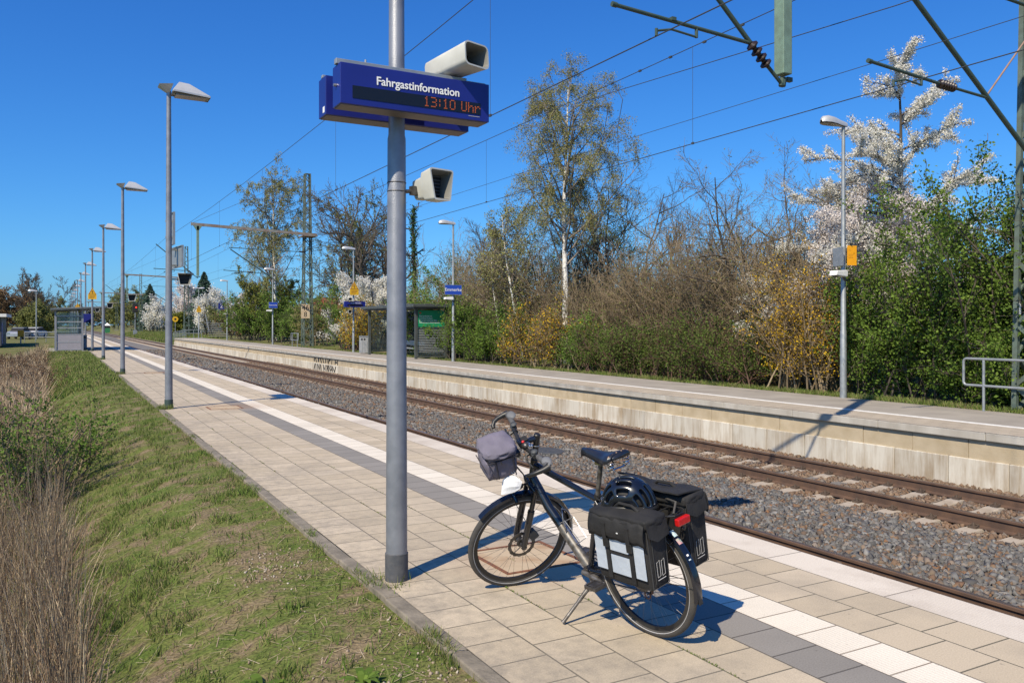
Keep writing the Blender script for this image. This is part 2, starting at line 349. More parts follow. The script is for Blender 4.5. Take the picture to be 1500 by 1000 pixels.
M['fabric'] = mat('fabric', (0.013, 0.013, 0.014), (0.026, 0.025, 0.025), scale=7, rough=0.75, bump=1.0, bscale=14, spec=0.35)
M['reflective'] = mat('reflective', (0.48, 0.53, 0.60), (0.42, 0.47, 0.54), scale=6, rough=0.5, bump=0.5, bscale=14)
M['bag_grey'] = mat('bag_grey', (0.165, 0.148, 0.195), (0.125, 0.115, 0.15), scale=7, rough=0.85, bump=0.6, bscale=25)
M['bag_dark'] = mat('bag_dark', (0.03, 0.028, 0.036), rough=0.85)
M['grip'] = mat('grip', (0.06, 0.06, 0.065), (0.09, 0.09, 0.095), scale=30, rough=0.8)
M['grip_light'] = mat('grip_light', (0.16, 0.165, 0.175), rough=0.7)
M['mask_white'] = mat('mask_white', (0.78, 0.78, 0.80), (0.70, 0.71, 0.74), scale=12, rough=0.9, bump=0.3)
M['red_lens'] = mat('red_lens', (0.50, 0.012, 0.012), (0.40, 0.01, 0.01), scale=60, rough=0.2)
M['red_plastic'] = mat('red_plastic', (0.70, 0.02, 0.02), rough=0.4)
M['outline_grey'] = mat('outline_grey', (0.45, 0.45, 0.46), rough=0.6)
M['sticker_blue'] = mat('sticker_blue', (0.35, 0.55, 0.62), (0.65, 0.68, 0.66), scale=60, rough=0.5)
M['sticker_pink'] = mat('sticker_pink', (0.55, 0.25, 0.28), (0.30, 0.42, 0.32), scale=60, rough=0.5)

# ------------------------------------------------------------------ object helpers
def tag(o, label=None, cat=None, group=None, kind=None):
    if label: o['label'] = label
    if cat: o['category'] = cat
    if group: o['group'] = group
    if kind: o['kind'] = kind
    return o

def empty(name, loc=(0, 0, 0), rz=0.0, label=None, cat=None, group=None):
    o = bpy.data.objects.new(name, None)
    COL.objects.link(o)
    o.empty_display_size = 0.2
    o.location = loc
    o.rotation_euler = (0, 0, rz)
    return tag(o, label, cat, group)

def np_mesh(name, V, F, mats, parent=None, mi=None, smooth=False, label=None):
    """One mesh object from numpy arrays; F is (n,3) or (n,4)."""
    me = bpy.data.meshes.new(name)
    V = np.asarray(V, np.float32); F = np.asarray(F, np.int32)
    k = F.shape[1]
    me.vertices.add(len(V)); me.vertices.foreach_set('co', V.ravel())
    me.loops.add(F.size); me.loops.foreach_set('vertex_index', F.ravel())
    me.polygons.add(len(F)); me.polygons.foreach_set('loop_start', np.arange(0, F.size, k, dtype=np.int32))
    me.polygons.foreach_set('loop_total', np.full(len(F), k, np.int32))
    if mi is not None: me.polygons.foreach_set('material_index', np.asarray(mi, np.int32))
    if smooth: me.polygons.foreach_set('use_smooth', np.ones(len(F), bool))
    me.update(calc_edges=True)
    for m in (mats if isinstance(mats, (list, tuple)) else [mats]): me.materials.append(m)
    o = bpy.data.objects.new(name, me)
    COL.objects.link(o)
    if parent: o.parent = parent
    if label: o['label'] = label
    return o

def frame_from(d):
    d = Vector(d).normalized()
    up = Vector((0, 0, 1)) if abs(d.z) < 0.95 else Vector((1, 0, 0))
    u = d.cross(up).normalized()
    return u, d.cross(u).normalized()

class MB:
    """Collects shapes and links them as ONE mesh object."""
    def __init__(self, X=None):
        self.v, self.f, self.m, self.X = [], [], [], X
    def add(self, verts, faces, mi=0):
        n = len(self.v)
        if self.X is not None: verts = [self.X @ Vector(p) for p in verts]
        self.v += [tuple(p) for p in verts]
        self.f += [tuple(n + i for i in f) for f in faces]
        self.m += [mi] * len(faces)
        return self
    def box(self, lo, hi, mi=0, T=None):
        x0, y0, z0 = lo; x1, y1, z1 = hi
        vs_ = [(x0, y0, z0), (x1, y0, z0), (x1, y1, z0), (x0, y1, z0), (x0, y0, z1), (x1, y0, z1), (x1, y1, z1), (x0, y1, z1)]
        if T is not None: vs_ = [T @ Vector(p) for p in vs_]
        return self.add(vs_, [(0, 3, 2, 1), (4, 5, 6, 7), (0, 1, 5, 4), (1, 2, 6, 5), (2, 3, 7, 6), (3, 0, 4, 7)], mi)
    def bar(self, p0, p1, w, h, mi=0):
        p0, p1 = Vector(p0), Vector(p1); u, v = frame_from(p1 - p0)
        c = [(-1, -1), (1, -1), (1, 1), (-1, 1)]
        vs_ = [p + u * (a * w / 2) + v * (b * h / 2) for p in (p0, p1) for a, b in c]
        return self.add(vs_, [(3, 2, 1, 0), (4, 5, 6, 7), (0, 1, 5, 4), (1, 2, 6, 5), (2, 3, 7, 6), (3, 0, 4, 7)], mi)
    def tube(self, pts, r, n=10, mi=0, caps=True, closed=False):
        pts = [Vector(p) for p in pts]
        rs = r if isinstance(r, (list, tuple)) else [r] * len(pts)
        vs_, N = [], len(pts)
        u = None
        for i, p in enumerate(pts):
            a = pts[(i - 1) % N] if (closed or i > 0) else pts[i]
            b = pts[(i + 1) % N] if (closed or i < N - 1) else pts[i]
            d = (b - a).normalized()
            if u is None: u, v = frame_from(d)
            else:
                u = (u - d * u.dot(d))
                u = u.normalized() if u.length > 1e-6 else frame_from(d)[0]
                v = d.cross(u).normalized()
            vs_ += [p + (u * math.cos(2 * PI * k / n) + v * math.sin(2 * PI * k / n)) * rs[i] for k in range(n)]
        fs = []
        for i in range(N if closed else N - 1):
            j = (i + 1) % N
            fs += [(i * n + k, i * n + (k + 1) % n, j * n + (k + 1) % n, j * n + k) for k in range(n)]
        if caps and not closed:
            fs.append(tuple(range(n - 1, -1, -1))); fs.append(tuple((N - 1) * n + k for k in range(n)))
        return self.add(vs_, fs, mi)
    def cyl(self, p0, p1, r0, r1=None, n=14, mi=0):
        return self.tube([p0, p1], [r0, r0 if r1 is None else r1], n, mi)
    def prism(self, poly, d0, d1, T, mi=0):
        """2-D outline (x,y) extruded along local z from d0 to d1, placed by T."""
        n = len(poly)
        vs_ = [T @ Vector((x, y, d)) for d in (d0, d1) for x, y in poly]
        fs = [tuple(range(n - 1, -1, -1)), tuple(range(n, 2 * n))] + [(i, (i + 1) % n, n + (i + 1) % n, n + i) for i in range(n)]
        return self.add(vs_, fs, mi)
    def ellip(self, c, r, nu=12, nv=8, mi=0, T=None, v0=-PI / 2, v1=PI / 2):
        vs_, fs = [], []
        for j in range(nv + 1):
            b = v0 + (v1 - v0) * j / nv
            for i in range(nu):
                a = 2 * PI * i / nu
                p = Vector((c[0] + r[0] * math.cos(b) * math.cos(a), c[1] + r[1] * math.cos(b) * math.sin(a), c[2] + r[2] * math.sin(b)))
                vs_.append(T @ p if T is not None else p)
        for j in range(nv):
            fs += [(j * nu + i, j * nu + (i + 1) % nu, (j + 1) * nu + (i + 1) % nu, (j + 1) * nu + i) for i in range(nu)]
        return self.add(vs_, fs, mi)
    def ring(self, c, axis, R, r, n=48, k=10, mi=0, a0=0.0, a1=2 * PI, ref=None):
        """Torus, or part of one, round an axis."""
        ax = Vector(axis).normalized()
        u = (Vector(ref) - ax * ax.dot(Vector(ref))).normalized() if ref else frame_from(ax)[0]
        v = ax.cross(u)
        full = abs(a1 - a0 - 2 * PI) < 1e-6
        N = n if full else n + 1
        pts = [Vector(c) + (u * math.cos(a0 + (a1 - a0) * i / n) + v * math.sin(a0 + (a1 - a0) * i / n)) * R for i in range(N)]
        return self.tube(pts, r, k, mi, closed=full)
    def build(self, name, mats, parent=None, smooth=False, bevel=0.0, label=None, seg=2):
        me = bpy.data.meshes.new(name)
        me.from_pydata(self.v, [], self.f)
        for m in (mats if isinstance(mats, (list, tuple)) else [mats]): me.materials.append(m)
        me.polygons.foreach_set('material_index', self.m)
        if smooth: me.polygons.foreach_set('use_smooth', [True] * len(self.f))
        me.update()
        o = bpy.data.objects.new(name, me)
        COL.objects.link(o)
        if parent: o.parent = parent
        if bevel > 0:
            b = o.modifiers.new('bevel', 'BEVEL'); b.width = bevel; b.segments = seg; b.limit_method = 'ANGLE'; b.angle_limit = R_(35)
        if smooth:
            s = o.modifiers.new('edges', 'EDGE_SPLIT'); s.split_angle = R_(40)
        if label: o['label'] = label
        return o

def text(body, size, T, m, name, parent=None, extrude=0.002, align='CENTER', squeeze=1.0, bold=0.0):
    """Lettering turned into a mesh."""
    cu = bpy.data.curves.new(name, 'FONT')
    cu.body = body; cu.size = size; cu.align_x = align; cu.align_y = 'CENTER'; cu.extrude = extrude; cu.offset = bold
    o = bpy.data.objects.new(name, cu)
    COL.objects.link(o)
    bpy.context.view_layer.update()
    me = bpy.data.meshes.new_from_object(o)
    bpy.data.objects.remove(o)
    me.transform(T @ Matrix.Diagonal((squeeze, 1, 1, 1)))
    me.materials.clear(); me.materials.append(m)
    t = bpy.data.objects.new(name, me)
    COL.objects.link(t)
    if parent: t.parent = parent
    return t

def facing(loc, dirn):
    """Frame for lettering that is read looking along -dirn (dirn points from the sign to the reader)."""
    z = Vector(dirn).normalized(); y = Vector((0, 0, 1)); x = y.cross(z).normalized(); y = z.cross(x)
    m = Matrix((x, y, z)).transposed().to_4x4()
    m.translation = Vector(loc)
    return m

def copy_tree(o, parent=None):
    c = o.copy()
    COL.objects.link(c)
    if parent is not None: c.parent = parent
    for ch in list(o.children): copy_tree(ch, c)
    return c

# ------------------------------------------------------------------ numpy noise and scatter helpers
def vnoise(x, y, seed=0):
    xi, yi = np.floor(x).astype(np.int64), np.floor(y).astype(np.int64)
    fx, fy = x - xi, y - yi
    fx, fy = fx * fx * (3 - 2 * fx), fy * fy * (3 - 2 * fy)
    def h(a, b):
        n = (a * 374761393 + b * 668265263 + seed * 1442695041) & 0x7fffffff
        n = ((n ^ (n >> 13)) * 1274126177) & 0x7fffffff
        return ((n ^ (n >> 16)) & 0xffff) / 65535.0
    return (h(xi, yi) * (1 - fx) + h(xi + 1, yi) * fx) * (1 - fy) + (h(xi, yi + 1) * (1 - fx) + h(xi + 1, yi + 1) * fx) * fy

def fbm(x, y, seed=0, o=4):
    s, a = 0, 0.5
    for i in range(o):
        s = s + a * vnoise(x * 2 ** i, y * 2 ** i, seed + i); a *= 0.5
    return s

def sstep(a, b, x):
    t = np.clip((x - a) / (b - a), 0, 1)
    return t * t * (3 - 2 * t)

def grid_mesh(name, xs, ys, hf, m, parent=None, smooth=True):
    X, Y = np.meshgrid(xs, ys)
    Z = hf(X, Y)
    V = np.stack([X, Y, Z], -1).reshape(-1, 3)
    nx, ny = len(xs), len(ys)
    i = (np.arange(ny - 1)[:, None] * nx + np.arange(nx - 1)[None]).ravel()
    F = np.stack([i, i + 1, i + nx + 1, i + nx], -1)
    return np_mesh(name, V, F, m, parent, smooth=smooth)

def rand_rot(rng, n):
    q = rng.normal(size=(n, 4)); q /= np.linalg.norm(q, axis=1, keepdims=True)
    w, x, y, z = q.T
    return np.stack([1 - 2 * (y * y + z * z), 2 * (x * y - z * w), 2 * (x * z + y * w), 2 * (x * y + z * w), 1 - 2 * (x * x + z * z), 2 * (y * z - x * w), 2 * (x * z - y * w), 2 * (y * z + x * w), 1 - 2 * (x * x + y * y)], -1).reshape(n, 3, 3)

CUBE = np.array([(-1, -1, -1), (1, -1, -1), (1, 1, -1), (-1, 1, -1), (-1, -1, 1), (1, -1, 1), (1, 1, 1), (-1, 1, 1)], float) / 2
CUBE_F = np.array([(0, 3, 2, 1), (4, 5, 6, 7), (0, 1, 5, 4), (1, 2, 6, 5), (2, 3, 7, 6), (3, 0, 4, 7)])

def stones(rng, P, size):
    n = len(P)
    V = CUBE[None] + rng.uniform(-0.28, 0.28, (n, 8, 3))
    V *= size[:, None, None] * rng.uniform(0.6, 1.25, (n, 1, 3))
    V = np.einsum('nij,nkj->nki', rand_rot(rng, n), V) + P[:, None]
    F = CUBE_F[None] + 8 * np.arange(n)[:, None, None]
    return V.reshape(-1, 3), F.reshape(-1, 4)

def blades(rng, P, h, w, lean=0.35):
    """One tapering blade per point, leaning a random way."""
    n = len(P)
    a = rng.uniform(0, 2 * PI, n); b = rng.uniform(0, 2 * PI, n)
    side = np.stack([np.cos(a), np.sin(a), np.zeros(n)], -1) * w[:, None]
    ln = rng.uniform(0, lean, n) * h
    tip = np.stack([np.cos(b) * ln, np.sin(b) * ln, h], -1)
    V = np.stack([P - side, P + side, P + tip * 0.96 + side * 0.25, P + tip - side * 0.25], 1)
    F = np.arange(4)[None] + 4 * np.arange(n)[:, None]
    return V.reshape(-1, 3), F

def cat(parts):
    V, F, n = [], [], 0
    for v, f in parts:
        V.append(v); F.append(f + n); n += len(v)
    return np.concatenate(V), np.concatenate(F)

# ------------------------------------------------------------------ ground
def verge_mat(name, far=False):
    m, t, b = _bsdf(name)
    N, L = t.nodes, t.links
    geo = N.new('ShaderNodeNewGeometry')
    mp = N.new('ShaderNodeMapping'); mp.inputs['Rotation'].default_value = (0, 0, R_(-25)); mp.inputs['Scale'].default_value = (1.6, 2.4, 1)
    L.new(geo.outputs['Position'], mp.inputs['Vector'])
    n1 = N.new('ShaderNodeTexNoise'); n1.inputs['Scale'].default_value = 1.1 if not far else 0.25; n1.inputs['Detail'].default_value = 8; n1.inputs['Roughness'].default_value = 0.68
    L.new(mp.outputs[0], n1.inputs['Vector'])
    rp = N.new('ShaderNodeValToRGB')
    e = rp.color_ramp.elements
    e.new(0.5); e.new(0.6)
    cols = [(0.36, (0.09, 0.13, 0.028)), (0.49, (0.135, 0.15, 0.045)), (0.57, (0.19, 0.15, 0.085)), (0.74, (0.27, 0.205, 0.14))]
    for i, (p, c) in enumerate(cols):
        e[i].position = p; e[i].color = (*c, 1)
    L.new(n1.outputs['Fac'], rp.inputs[0])
    n2 = N.new('ShaderNodeTexNoise'); n2.inputs['Scale'].default_value = 40; n2.inputs['Detail'].default_value = 6
    L.new(geo.outputs['Position'], n2.inputs['Vector'])
    mr = N.new('ShaderNodeMapRange'); mr.inputs['From Min'].default_value = 0.3; mr.inputs['From Max'].default_value = 0.7; mr.inputs['To Min'].default_value = 0.6; mr.inputs['To Max'].default_value = 1.3
    L.new(n2.outputs['Fac'], mr.inputs[0])
    h = N.new('ShaderNodeHueSaturation'); L.new(mr.outputs[0], h.inputs['Value']); L.new(rp.outputs[0], h.inputs['Color'])
    L.new(h.outputs[0], b.inputs['Base Color'])
    b.inputs['Roughness'].default_value = 0.95; b.inputs['Specular IOR Level'].default_value = 0.1
    bp = N.new('ShaderNodeBump'); bp.inputs['Strength'].default_value = 0.9; bp.inputs['Distance'].default_value = 0.03
    L.new(n2.outputs['Fac'], bp.inputs['Height']); L.new(bp.outputs[0], b.inputs['Normal'])
    return m
M['verge'] = verge_mat('verge')
M['field'] = verge_mat('field', far=True)

PX = [-400, -4, -1.5, -0.4, 0.1, 0.6, 1.2, 1.845]
PZ = [-0.80, -0.78, -0.74, -0.66, -0.50, -0.28, -0.09, -0.03]
def left_h(X, Y):
    z = np.interp(X, PX, PZ)
    up = sstep(50, 60, Y) * (1 - sstep(76, 90, Y)) * sstep(-2.5, -0.3, X)
    z = z * (1 - up) + -0.06 * up
    far = sstep(70, 115, Y)
    z = z * (1 - far * 0.8)
    amp = np.clip((1.845 - X) / 0.5, 0, 1)
    return z + amp * (0.07 * (fbm(X * 1.1, Y * 0.9, 3) - 0.5) + 0.05 * (fbm(X * 5, Y * 5, 9) - 0.5))
xs = np.concatenate([-np.geomspace(400, 3.2, 26), np.arange(-3, 1.8, 0.06), [1.845]])
ys = np.concatenate([np.arange(-12, 1, 1.0), np.arange(1, 22, 0.08), np.arange(22, 60, 0.5), np.arange(60, 200, 3), np.geomspace(205, 1500, 20)])
tag(grid_mesh('verge_ground', xs, ys, left_h, M['verge']), kind='structure')

def right_h(X, Y):
    f = sstep(112, 116, Y)
    near = np.where(X < 16.52, -1.05, -0.03 + 0.25 * sstep(18, 24, X))
    farz = np.interp(X, [13.2, 14, 16.6, 20], [-0.97, -0.9, -0.3, -0.1])
    return near * (1 - f) + farz * f + np.where(X > 16.6, 0.06 * (fbm(X, Y, 5) - 0.5), 0)
xs = np.concatenate([[13.28, 14, 15, 16, 16.5, 16.56, 16.8], np.arange(17.2, 24, 0.6), np.geomspace(25, 500, 20)])
ys = np.concatenate([np.arange(-14, 112, 2.0), np.arange(112, 117, 0.5), np.geomspace(118, 1500, 40)])
tag(grid_mesh('bank_ground', xs, ys, right_h, M['field']), kind='structure')
b = MB(); b.box((-2500, -300, -1.6), (2500, 3000, -1.15)); tag(b.build('ground', M['field']), kind='structure')

# ------------------------------------------------------------------ near platform
Y0, Y1 = -6.0, 176.0
pl = MB()
strips = [(1.94, 3.30, 0), (3.30, 3.64, 1), (3.64, 3.98, 2), (3.98, 4.66, 0), (4.66, 5.03, 3)]
for a, c, k in strips:
    pl.add([(a, Y0, 0), (c, Y0, 0), (c, Y1, 0), (a, Y1, 0)], [(0, 1, 2, 3)], k)
pl.add([(5.03, Y0, 0), (5.03, Y0, -0.22), (5.03, Y1, -0.22), (5.03, Y1, 0)], [(0, 1, 2, 3)], 3)
pl.add([(5.03, Y0, -0.22), (4.85, Y0, -0.22), (4.85, Y1, -0.22), (5.03, Y1, -0.22)], [(0, 1, 2, 3)], 4)
pl.add([(4.85, Y0, -0.22), (4.85, Y0, -1.1), (4.85, Y1, -1.1), (4.85, Y1, -0.22)], [(0, 1, 2, 3)], 4)
pl.add([(1.94, Y1, 0), (5.03, Y1, 0), (5.03, Y1, -1.1), (1.94, Y1, -1.1)], [(0, 1, 2, 3)], 4)
tag(pl.build('platform_paving', [M['paver_beige'], M['paver_grey'], M['paver_white'], M['paver_edge'], M['concrete']]), kind='structure')
rk = random.Random(3)
kb = MB()
y = Y0
while y < Y1:                       # kerb stones one metre long, each set a touch differently
    dz, dx = rk.uniform(-0.008, 0.006), rk.uniform(-0.006, 0.006)
    kb.box((1.835 + dx, y + 0.004, -0.30), (1.937, y + 0.996, 0.006 + dz))
    y += 1.0
tag(kb.build('platform_kerb', M['kerb'], bevel=0.008), kind='structure')

# ------------------------------------------------------------------ far platform
FY0, FY1 = -8.0, 113.0
fp = MB()
for a, c, k in [(13.15, 14.2, 0), (14.2, 14.38, 1), (14.38, 16.52, 2)]:
    fp.add([(a, FY0, 0), (c, FY0, 0), (c, FY1, 0), (a, FY1, 0)], [(0, 1, 2, 3)], k)
fp.add([(13.15, FY1, 0), (16.52, FY1, 0), (16.52, FY1, -1.1), (13.15, FY1, -1.1)], [(0, 1, 2, 3)], 0)
tag(fp.build('opposite_platform_paving', [M['far_paver'], M['white_rough'], M['far_asphalt']]), kind='structure')
w = empty('platform_wall', (13.15, 0, 0), 0, 'long pale concrete wall carrying the opposite platform, streaked brown', 'wall')
c_, b1, b2 = MB(), MB(), MB()
y = FY0; i = 0
while y < FY1:
    c_.box((-0.005, y + 0.004, -0.135), (0.5, min(y + 2, FY1) - 0.004, -0.003))
    y += 2.0
y = FY0
while y < FY1:
    j = rk.uniform(-0.006, 0.006)
    b1.box((0.065 + j, y + 0.006, -0.46), (0.5, y + 1.014, -0.135))
    b2.box((0.03 - j * 0.5, y + 0.346, -1.1), (0.45, y + 1.354, -0.46))
    y += 1.02
c_.build('coping', M['coping'], w, bevel=0.012)
b1.build('upper_course', M['wall_band'], w)
b2.build('lower_course', M['wall_block'], w, bevel=0.012)
# sprayed lettering on the wall: dense black strokes above, thinner ones below
g = MB(); rg = random.Random(12)
yy = 48.0
for k in range(11):
    wd = rg.uniform(0.10, 0.30); x = 0.052
    z0, z1 = -0.44, -0.16
    if k < 7:
        g.box((x, yy - wd, z0 + rg.uniform(0, 0.06)), (x + 0.004, yy, z1))
        if rg.random() < 0.5: g.bar((x - 0.002, yy, z1), (x - 0.002, yy - wd - 0.15, z0), 0.10, 0.004)
    else:
        g.bar((x - 0.002, yy, z0), (x - 0.002, yy - rg.uniform(-0.1, 0.2), z1), 0.09, 0.004)
        if rg.random() < 0.7: g.bar((x - 0.003, yy + 0.04, z1 - rg.choice((0.03, 0.14))), (x - 0.003, yy - 0.4, z1 - rg.choice((0.03, 0.14))), 0.004, 0.07)
    yy -= wd + rg.uniform(0.18, 0.38)
yy = 47.8
for k in range(12):
    x = 0.020
    g.bar((x, yy, -0.86), (x, yy - rg.uniform(-0.15, 0.25), -0.52), 0.075, 0.004)
    if rg.random() < 0.4: g.bar((x - 0.001, yy, -0.52), (x - 0.001, yy - 0.35, -0.80), 0.07, 0.004)
    yy -= rg.uniform(0.28, 0.48)
g.build('graffiti', M['graffiti'], w)

# ------------------------------------------------------------------ track bed, sleepers, rails
BX = [4.8, 5.6, 6.0, 7.0, 7.9, 9.0, 9.8, 10.15, 12.8, 13.3]
BZ = [-1.0, -0.96, -0.93, -0.90, -0.865, -0.88, -0.945, -0.965, -0.965, -0.93]
def bed_h(X, Y):
    return np.interp(X, BX, BZ) + 0.035 * (fbm(X * 1.2, Y * 1.2, 2) - 0.5)
ys = np.concatenate([np.arange(-10, 70, 0.4), np.arange(70, 400, 4)])
tag(grid_mesh('track_bed', np.arange(4.8, 13.35, 0.15), ys, bed_h, M['ballast_bed']), kind='structure')
rng = np.random.default_rng(5)
def ballast(x0, x1, y0, y1, dens, s0, s1, keep=None):
    n = int((x1 - x0) * (y1 - y0) * dens)
    X = rng.uniform(x0, x1, n); Y = rng.uniform(y0, y1, n)
    if keep is not None:
        k = keep(X, Y); X, Y = X[k], Y[k]
    S = rng.uniform(s0, s1, len(X))
    Z = bed_h(X, Y) + rng.uniform(-0.3, 0.35, len(X)) * S + 0.004
    return stones(rng, np.stack([X, Y, Z], -1), S)
SY = 0.6
def off_sleeper(X, Y):
    d = np.abs((Y / SY + 0.5) % 1.0 - 0.5) * SY
    return ((d > 0.15) | (X < 10.1) | (X > 12.8) | (rng.random(len(X)) < 0.03)) & (np.abs(X - 10.70) > 0.06) & (np.abs(X - 12.20) > 0.06)
off1 = lambda X, Y: np.abs(X - 7.48) > 0.06
V, F = cat([ballast(7.2, 10.2, 3, 22, 620, 0.030, 0.066, off1), ballast(7.2, 10.2, 22, 48, 300, 0.040, 0.085, off1), ballast(7.2, 10.2, 48, 90, 90, 0.07, 0.13, off1), ballast(5.1, 7.2, 2, 40, 120, 0.04, 0.07)])
tag(np_mesh('ballast', V, F, M['stone'], label='grey crushed stone ballast between the tracks'), None, None, None, 'stuff')
V, F = cat([ballast(10.05, 13.26, 3, 24, 560, 0.028, 0.058, off_sleeper), ballast(10.05, 13.26, 24, 60, 200, 0.04, 0.075, off_sleeper)])
tag(np_mesh('rusty_ballast', V, F, M['stone_brown'], label='brown rust-stained ballast round the far track'), None, None, None, 'stuff')

def rail(name, x, label):
    p = [(-0.075, 0), (0.075, 0), (0.075, 0.012), (0.012, 0.032), (0.010, 0.125), (0.034, 0.138), (0.034, 0.164), (0.026, 0.172), (-0.026, 0.172), (-0.034, 0.164), (-0.034, 0.138), (-0.010, 0.125), (-0.012, 0.032), (-0.075, 0.012)]
    T = Matrix(((1, 0, 0, 0), (0, 0, 1, 0), (0, 1, 0, 0), (0, 0, 0, 1)))
    m = MB(); n = len(p)
    vs_ = [(a, yy, z) for yy in (-14, 420) for a, z in p]
    fs = [(i, n + i, n + (i + 1) % n, (i + 1) % n) for i in range(n)] + [tuple(range(n)), tuple(range(2 * n - 1, n - 1, -1))]
    m.add(vs_, fs, 0)
    m.m[7] = 1                    # the running surface
    o = m.build(name, [M['rail_side'], M['rail_top']])
    o.location = (x, 0, -0.932)
    return tag(o, label, 'rail', 'rails')
rail('rail', 5.98, 'rail under the near platform edge, nearest the platform of all')
rail('rail', 7.48, 'dark rail just beyond the white near platform edge')
rail('rail', 10.70, 'brown rail on pale sleepers, on the ballast side of the far track')
rail('rail', 12.20, 'brown rail on pale sleepers, close under the opposite platform wall')

s = MB()
sx = [(-1.3, 0.0), (-0.95, 0.02), (-0.55, 0.02), (-0.3, -0.012), (0.3, -0.012), (0.55, 0.02), (0.95, 0.02), (1.3, 0.0)]
vs_ = []
for x, z in sx:
    vs_ += [(x, -0.15, -0.2), (x, 0.15, -0.2), (x, 0.105, z - 0.015), (x, -0.105, z - 0.015)]
fs = []
for i in range(len(sx) - 1):
    fs += [(4 * i + k, 4 * i + (k + 1) % 4, 4 * i + 4 + (k + 1) % 4, 4 * i + 4 + k) for k in range(4)]
fs += [(0, 3, 2, 1), (28, 29, 30, 31)]
s.add(vs_, fs)
SL_LABEL = 'pale concrete sleeper across the far track, bedded in brown ballast'
sl = s.build('sleeper', M['sleeper'], bevel=0.012)
tag(sl, SL_LABEL, 'sleeper', 'concrete sleepers of the far track')
clips = []
for cx in (-0.75, 0.75):
    for sgn in (-1, 1):
        cm = MB(); a = cx + sgn * 0.115
        cm.box((a - 0.045, -0.055, 0.0), (a + 0.045, 0.055, 0.03)); cm.cyl((a, 0, 0.03), (a, 0, 0.075), 0.02, 0.016, 8)
        cm.tube([(a + 0.03 * sgn, -0.05, 0.03), (a - sgn * 0.05, -0.045, 0.045), (a - sgn * 0.05, 0.045, 0.045), (a + 0.03 * sgn, 0.05, 0.03)], 0.009, 6)
        clips.append(cm.build('rail_clip', M['clip'], sl))
sl.location = (11.45, 5.4, -0.935)
first = sl
for k in range(1, 290):
    o = first.copy(); COL.objects.link(o); o.location = (11.45 + rk.uniform(-0.012, 0.012), 5.4 + SY * k, -0.935 + rk.uniform(-0.004, 0.004)); o.rotation_euler = (0, 0, rk.uniform(-0.006, 0.006))
    if k < 75:
        for c in clips:
            d = c.copy(); COL.objects.link(d); d.parent = o
# flat round cable cover lying in the ballast
m = MB(); m.tube([(0, 0, -0.03), (0, 0, 0.02), (0, 0, 0.035)], [0.46, 0.46, 0.42], 24)
cv = m.build('cable_cover', M['dark_grey']); cv.location = (8.76, 14.4, -0.84); cv.scale = (0.7, 1.0, 1)
tag(cv, 'dark flat oval lid lying on the ballast beyond the bicycle', 'lid')

# shaft covers let into the paving, rusted frames
def shaft_cover(x0, y0, label):
    e = empty('shaft_cover', (x0, y0, 0), 0, label, 'shaft cover', 'shaft covers in the platform')
    s_ = 0.66
    f = MB()
    for lo, hi in (((0, 0), (s_, 0.028)), ((0, s_ - 0.028), (s_, s_)), ((0, 0.028), (0.028, s_ - 0.028)), ((s_ - 0.028, 0.028), (s_, s_ - 0.028))):
        f.box((lo[0], lo[1], -0.05), (hi[0], hi[1], 0.006))
    f.build('frame', M['rust'], e)
    i_ = MB()
    for a in range(2):
        for c in range(2):
            i_.box((0.033 + a * 0.298, 0.033 + c * 0.298, -0.05), (0.033 + a * 0.298 + 0.292, 0.033 + c * 0.298 + 0.292, 0.004))
    i_.build('infill_slab', M['cover_slab'], e)
M['cover_slab'] = mat('cover_slab', (0.46, 0.36, 0.24), (0.30, 0.17, 0.085), scale=3.2, rough=0.9, bump=0.2, detail=8, pos=(0.45, 0.75))
shaft_cover(2.76, 5.07, 'square rust-framed shaft cover in the paving under the front wheel of the bicycle')
shaft_cover(2.76, 17.8, 'square rust-framed shaft cover in the paving beside the second lamp post')
shaft_cover(2.76, 32.1, 'rust-framed shaft cover in the paving beside the third lamp post')

# ------------------------------------------------------------------ grass, weeds, dry stalks
rng = np.random.default_rng(11)
def verge_pts(n, x0, x1, y0, y1, thr, sharp=0.12):
    # density falls off with distance like the picture's own scale
    y = y0 * (y1 / y0) ** rng.random(n) if y0 > 0 else rng.uniform(y0, y1, n)
    x = rng.uniform(x0, x1, n)
    c, s_ = math.cos(R_(-25)), math.sin(R_(-25))
    f = fbm((c * x - s_ * y) * 1.8 + 50, (s_ * x + c * y) * 2.8 + 50, 21, 5)
    f = 0.32 * f + 0.68 * fbm(x * 4.5, y * 3.2, 33, 4)
    bare = 0.15 * sstep(0.4, 1.5, x) * (1 - sstep(5.5, 9, y)) * (0.6 + 1.3 * fbm(x * 1.5, y * 1.2, 41, 3))
    k = rng.random(n) < np.clip((f - thr - bare) / sharp, 0.06, 1)
    x, y = x[k], y[k]
    return np.stack([x, y, left_h(x, y)], -1)
P = verge_pts(250000, -1.6, 1.82, 2.0, 30, 0.462, 0.12)
h = rng.gamma(4, 0.0062, len(P)) * (1 + 0.02 * P[:, 1]); wd = rng.uniform(0.0022, 0.005, len(P)) * (1 + 0.04 * P[:, 1])
parts = [blades(rng, P, h, wd, 1.1)]
T_ = verge_pts(5200, -1.6, 1.80, 2.0, 24, 0.47, 0.06)              # taller fresh tufts, strewn at random
P = T_[rng.integers(0, len(T_), 15000)] + rng.normal(0, 0.028, (15000, 3)) * [1, 1, 0]
P[:, 2] = left_h(P[:, 0], P[:, 1]); P = P[P[:, 0] < 1.83]
parts.append(blades(rng, P, rng.uniform(0.03, 0.09, len(P)), rng.uniform(0.003, 0.006, len(P)), 0.9))
n = 7000                                                            # grass creeping along the kerb and round the posts
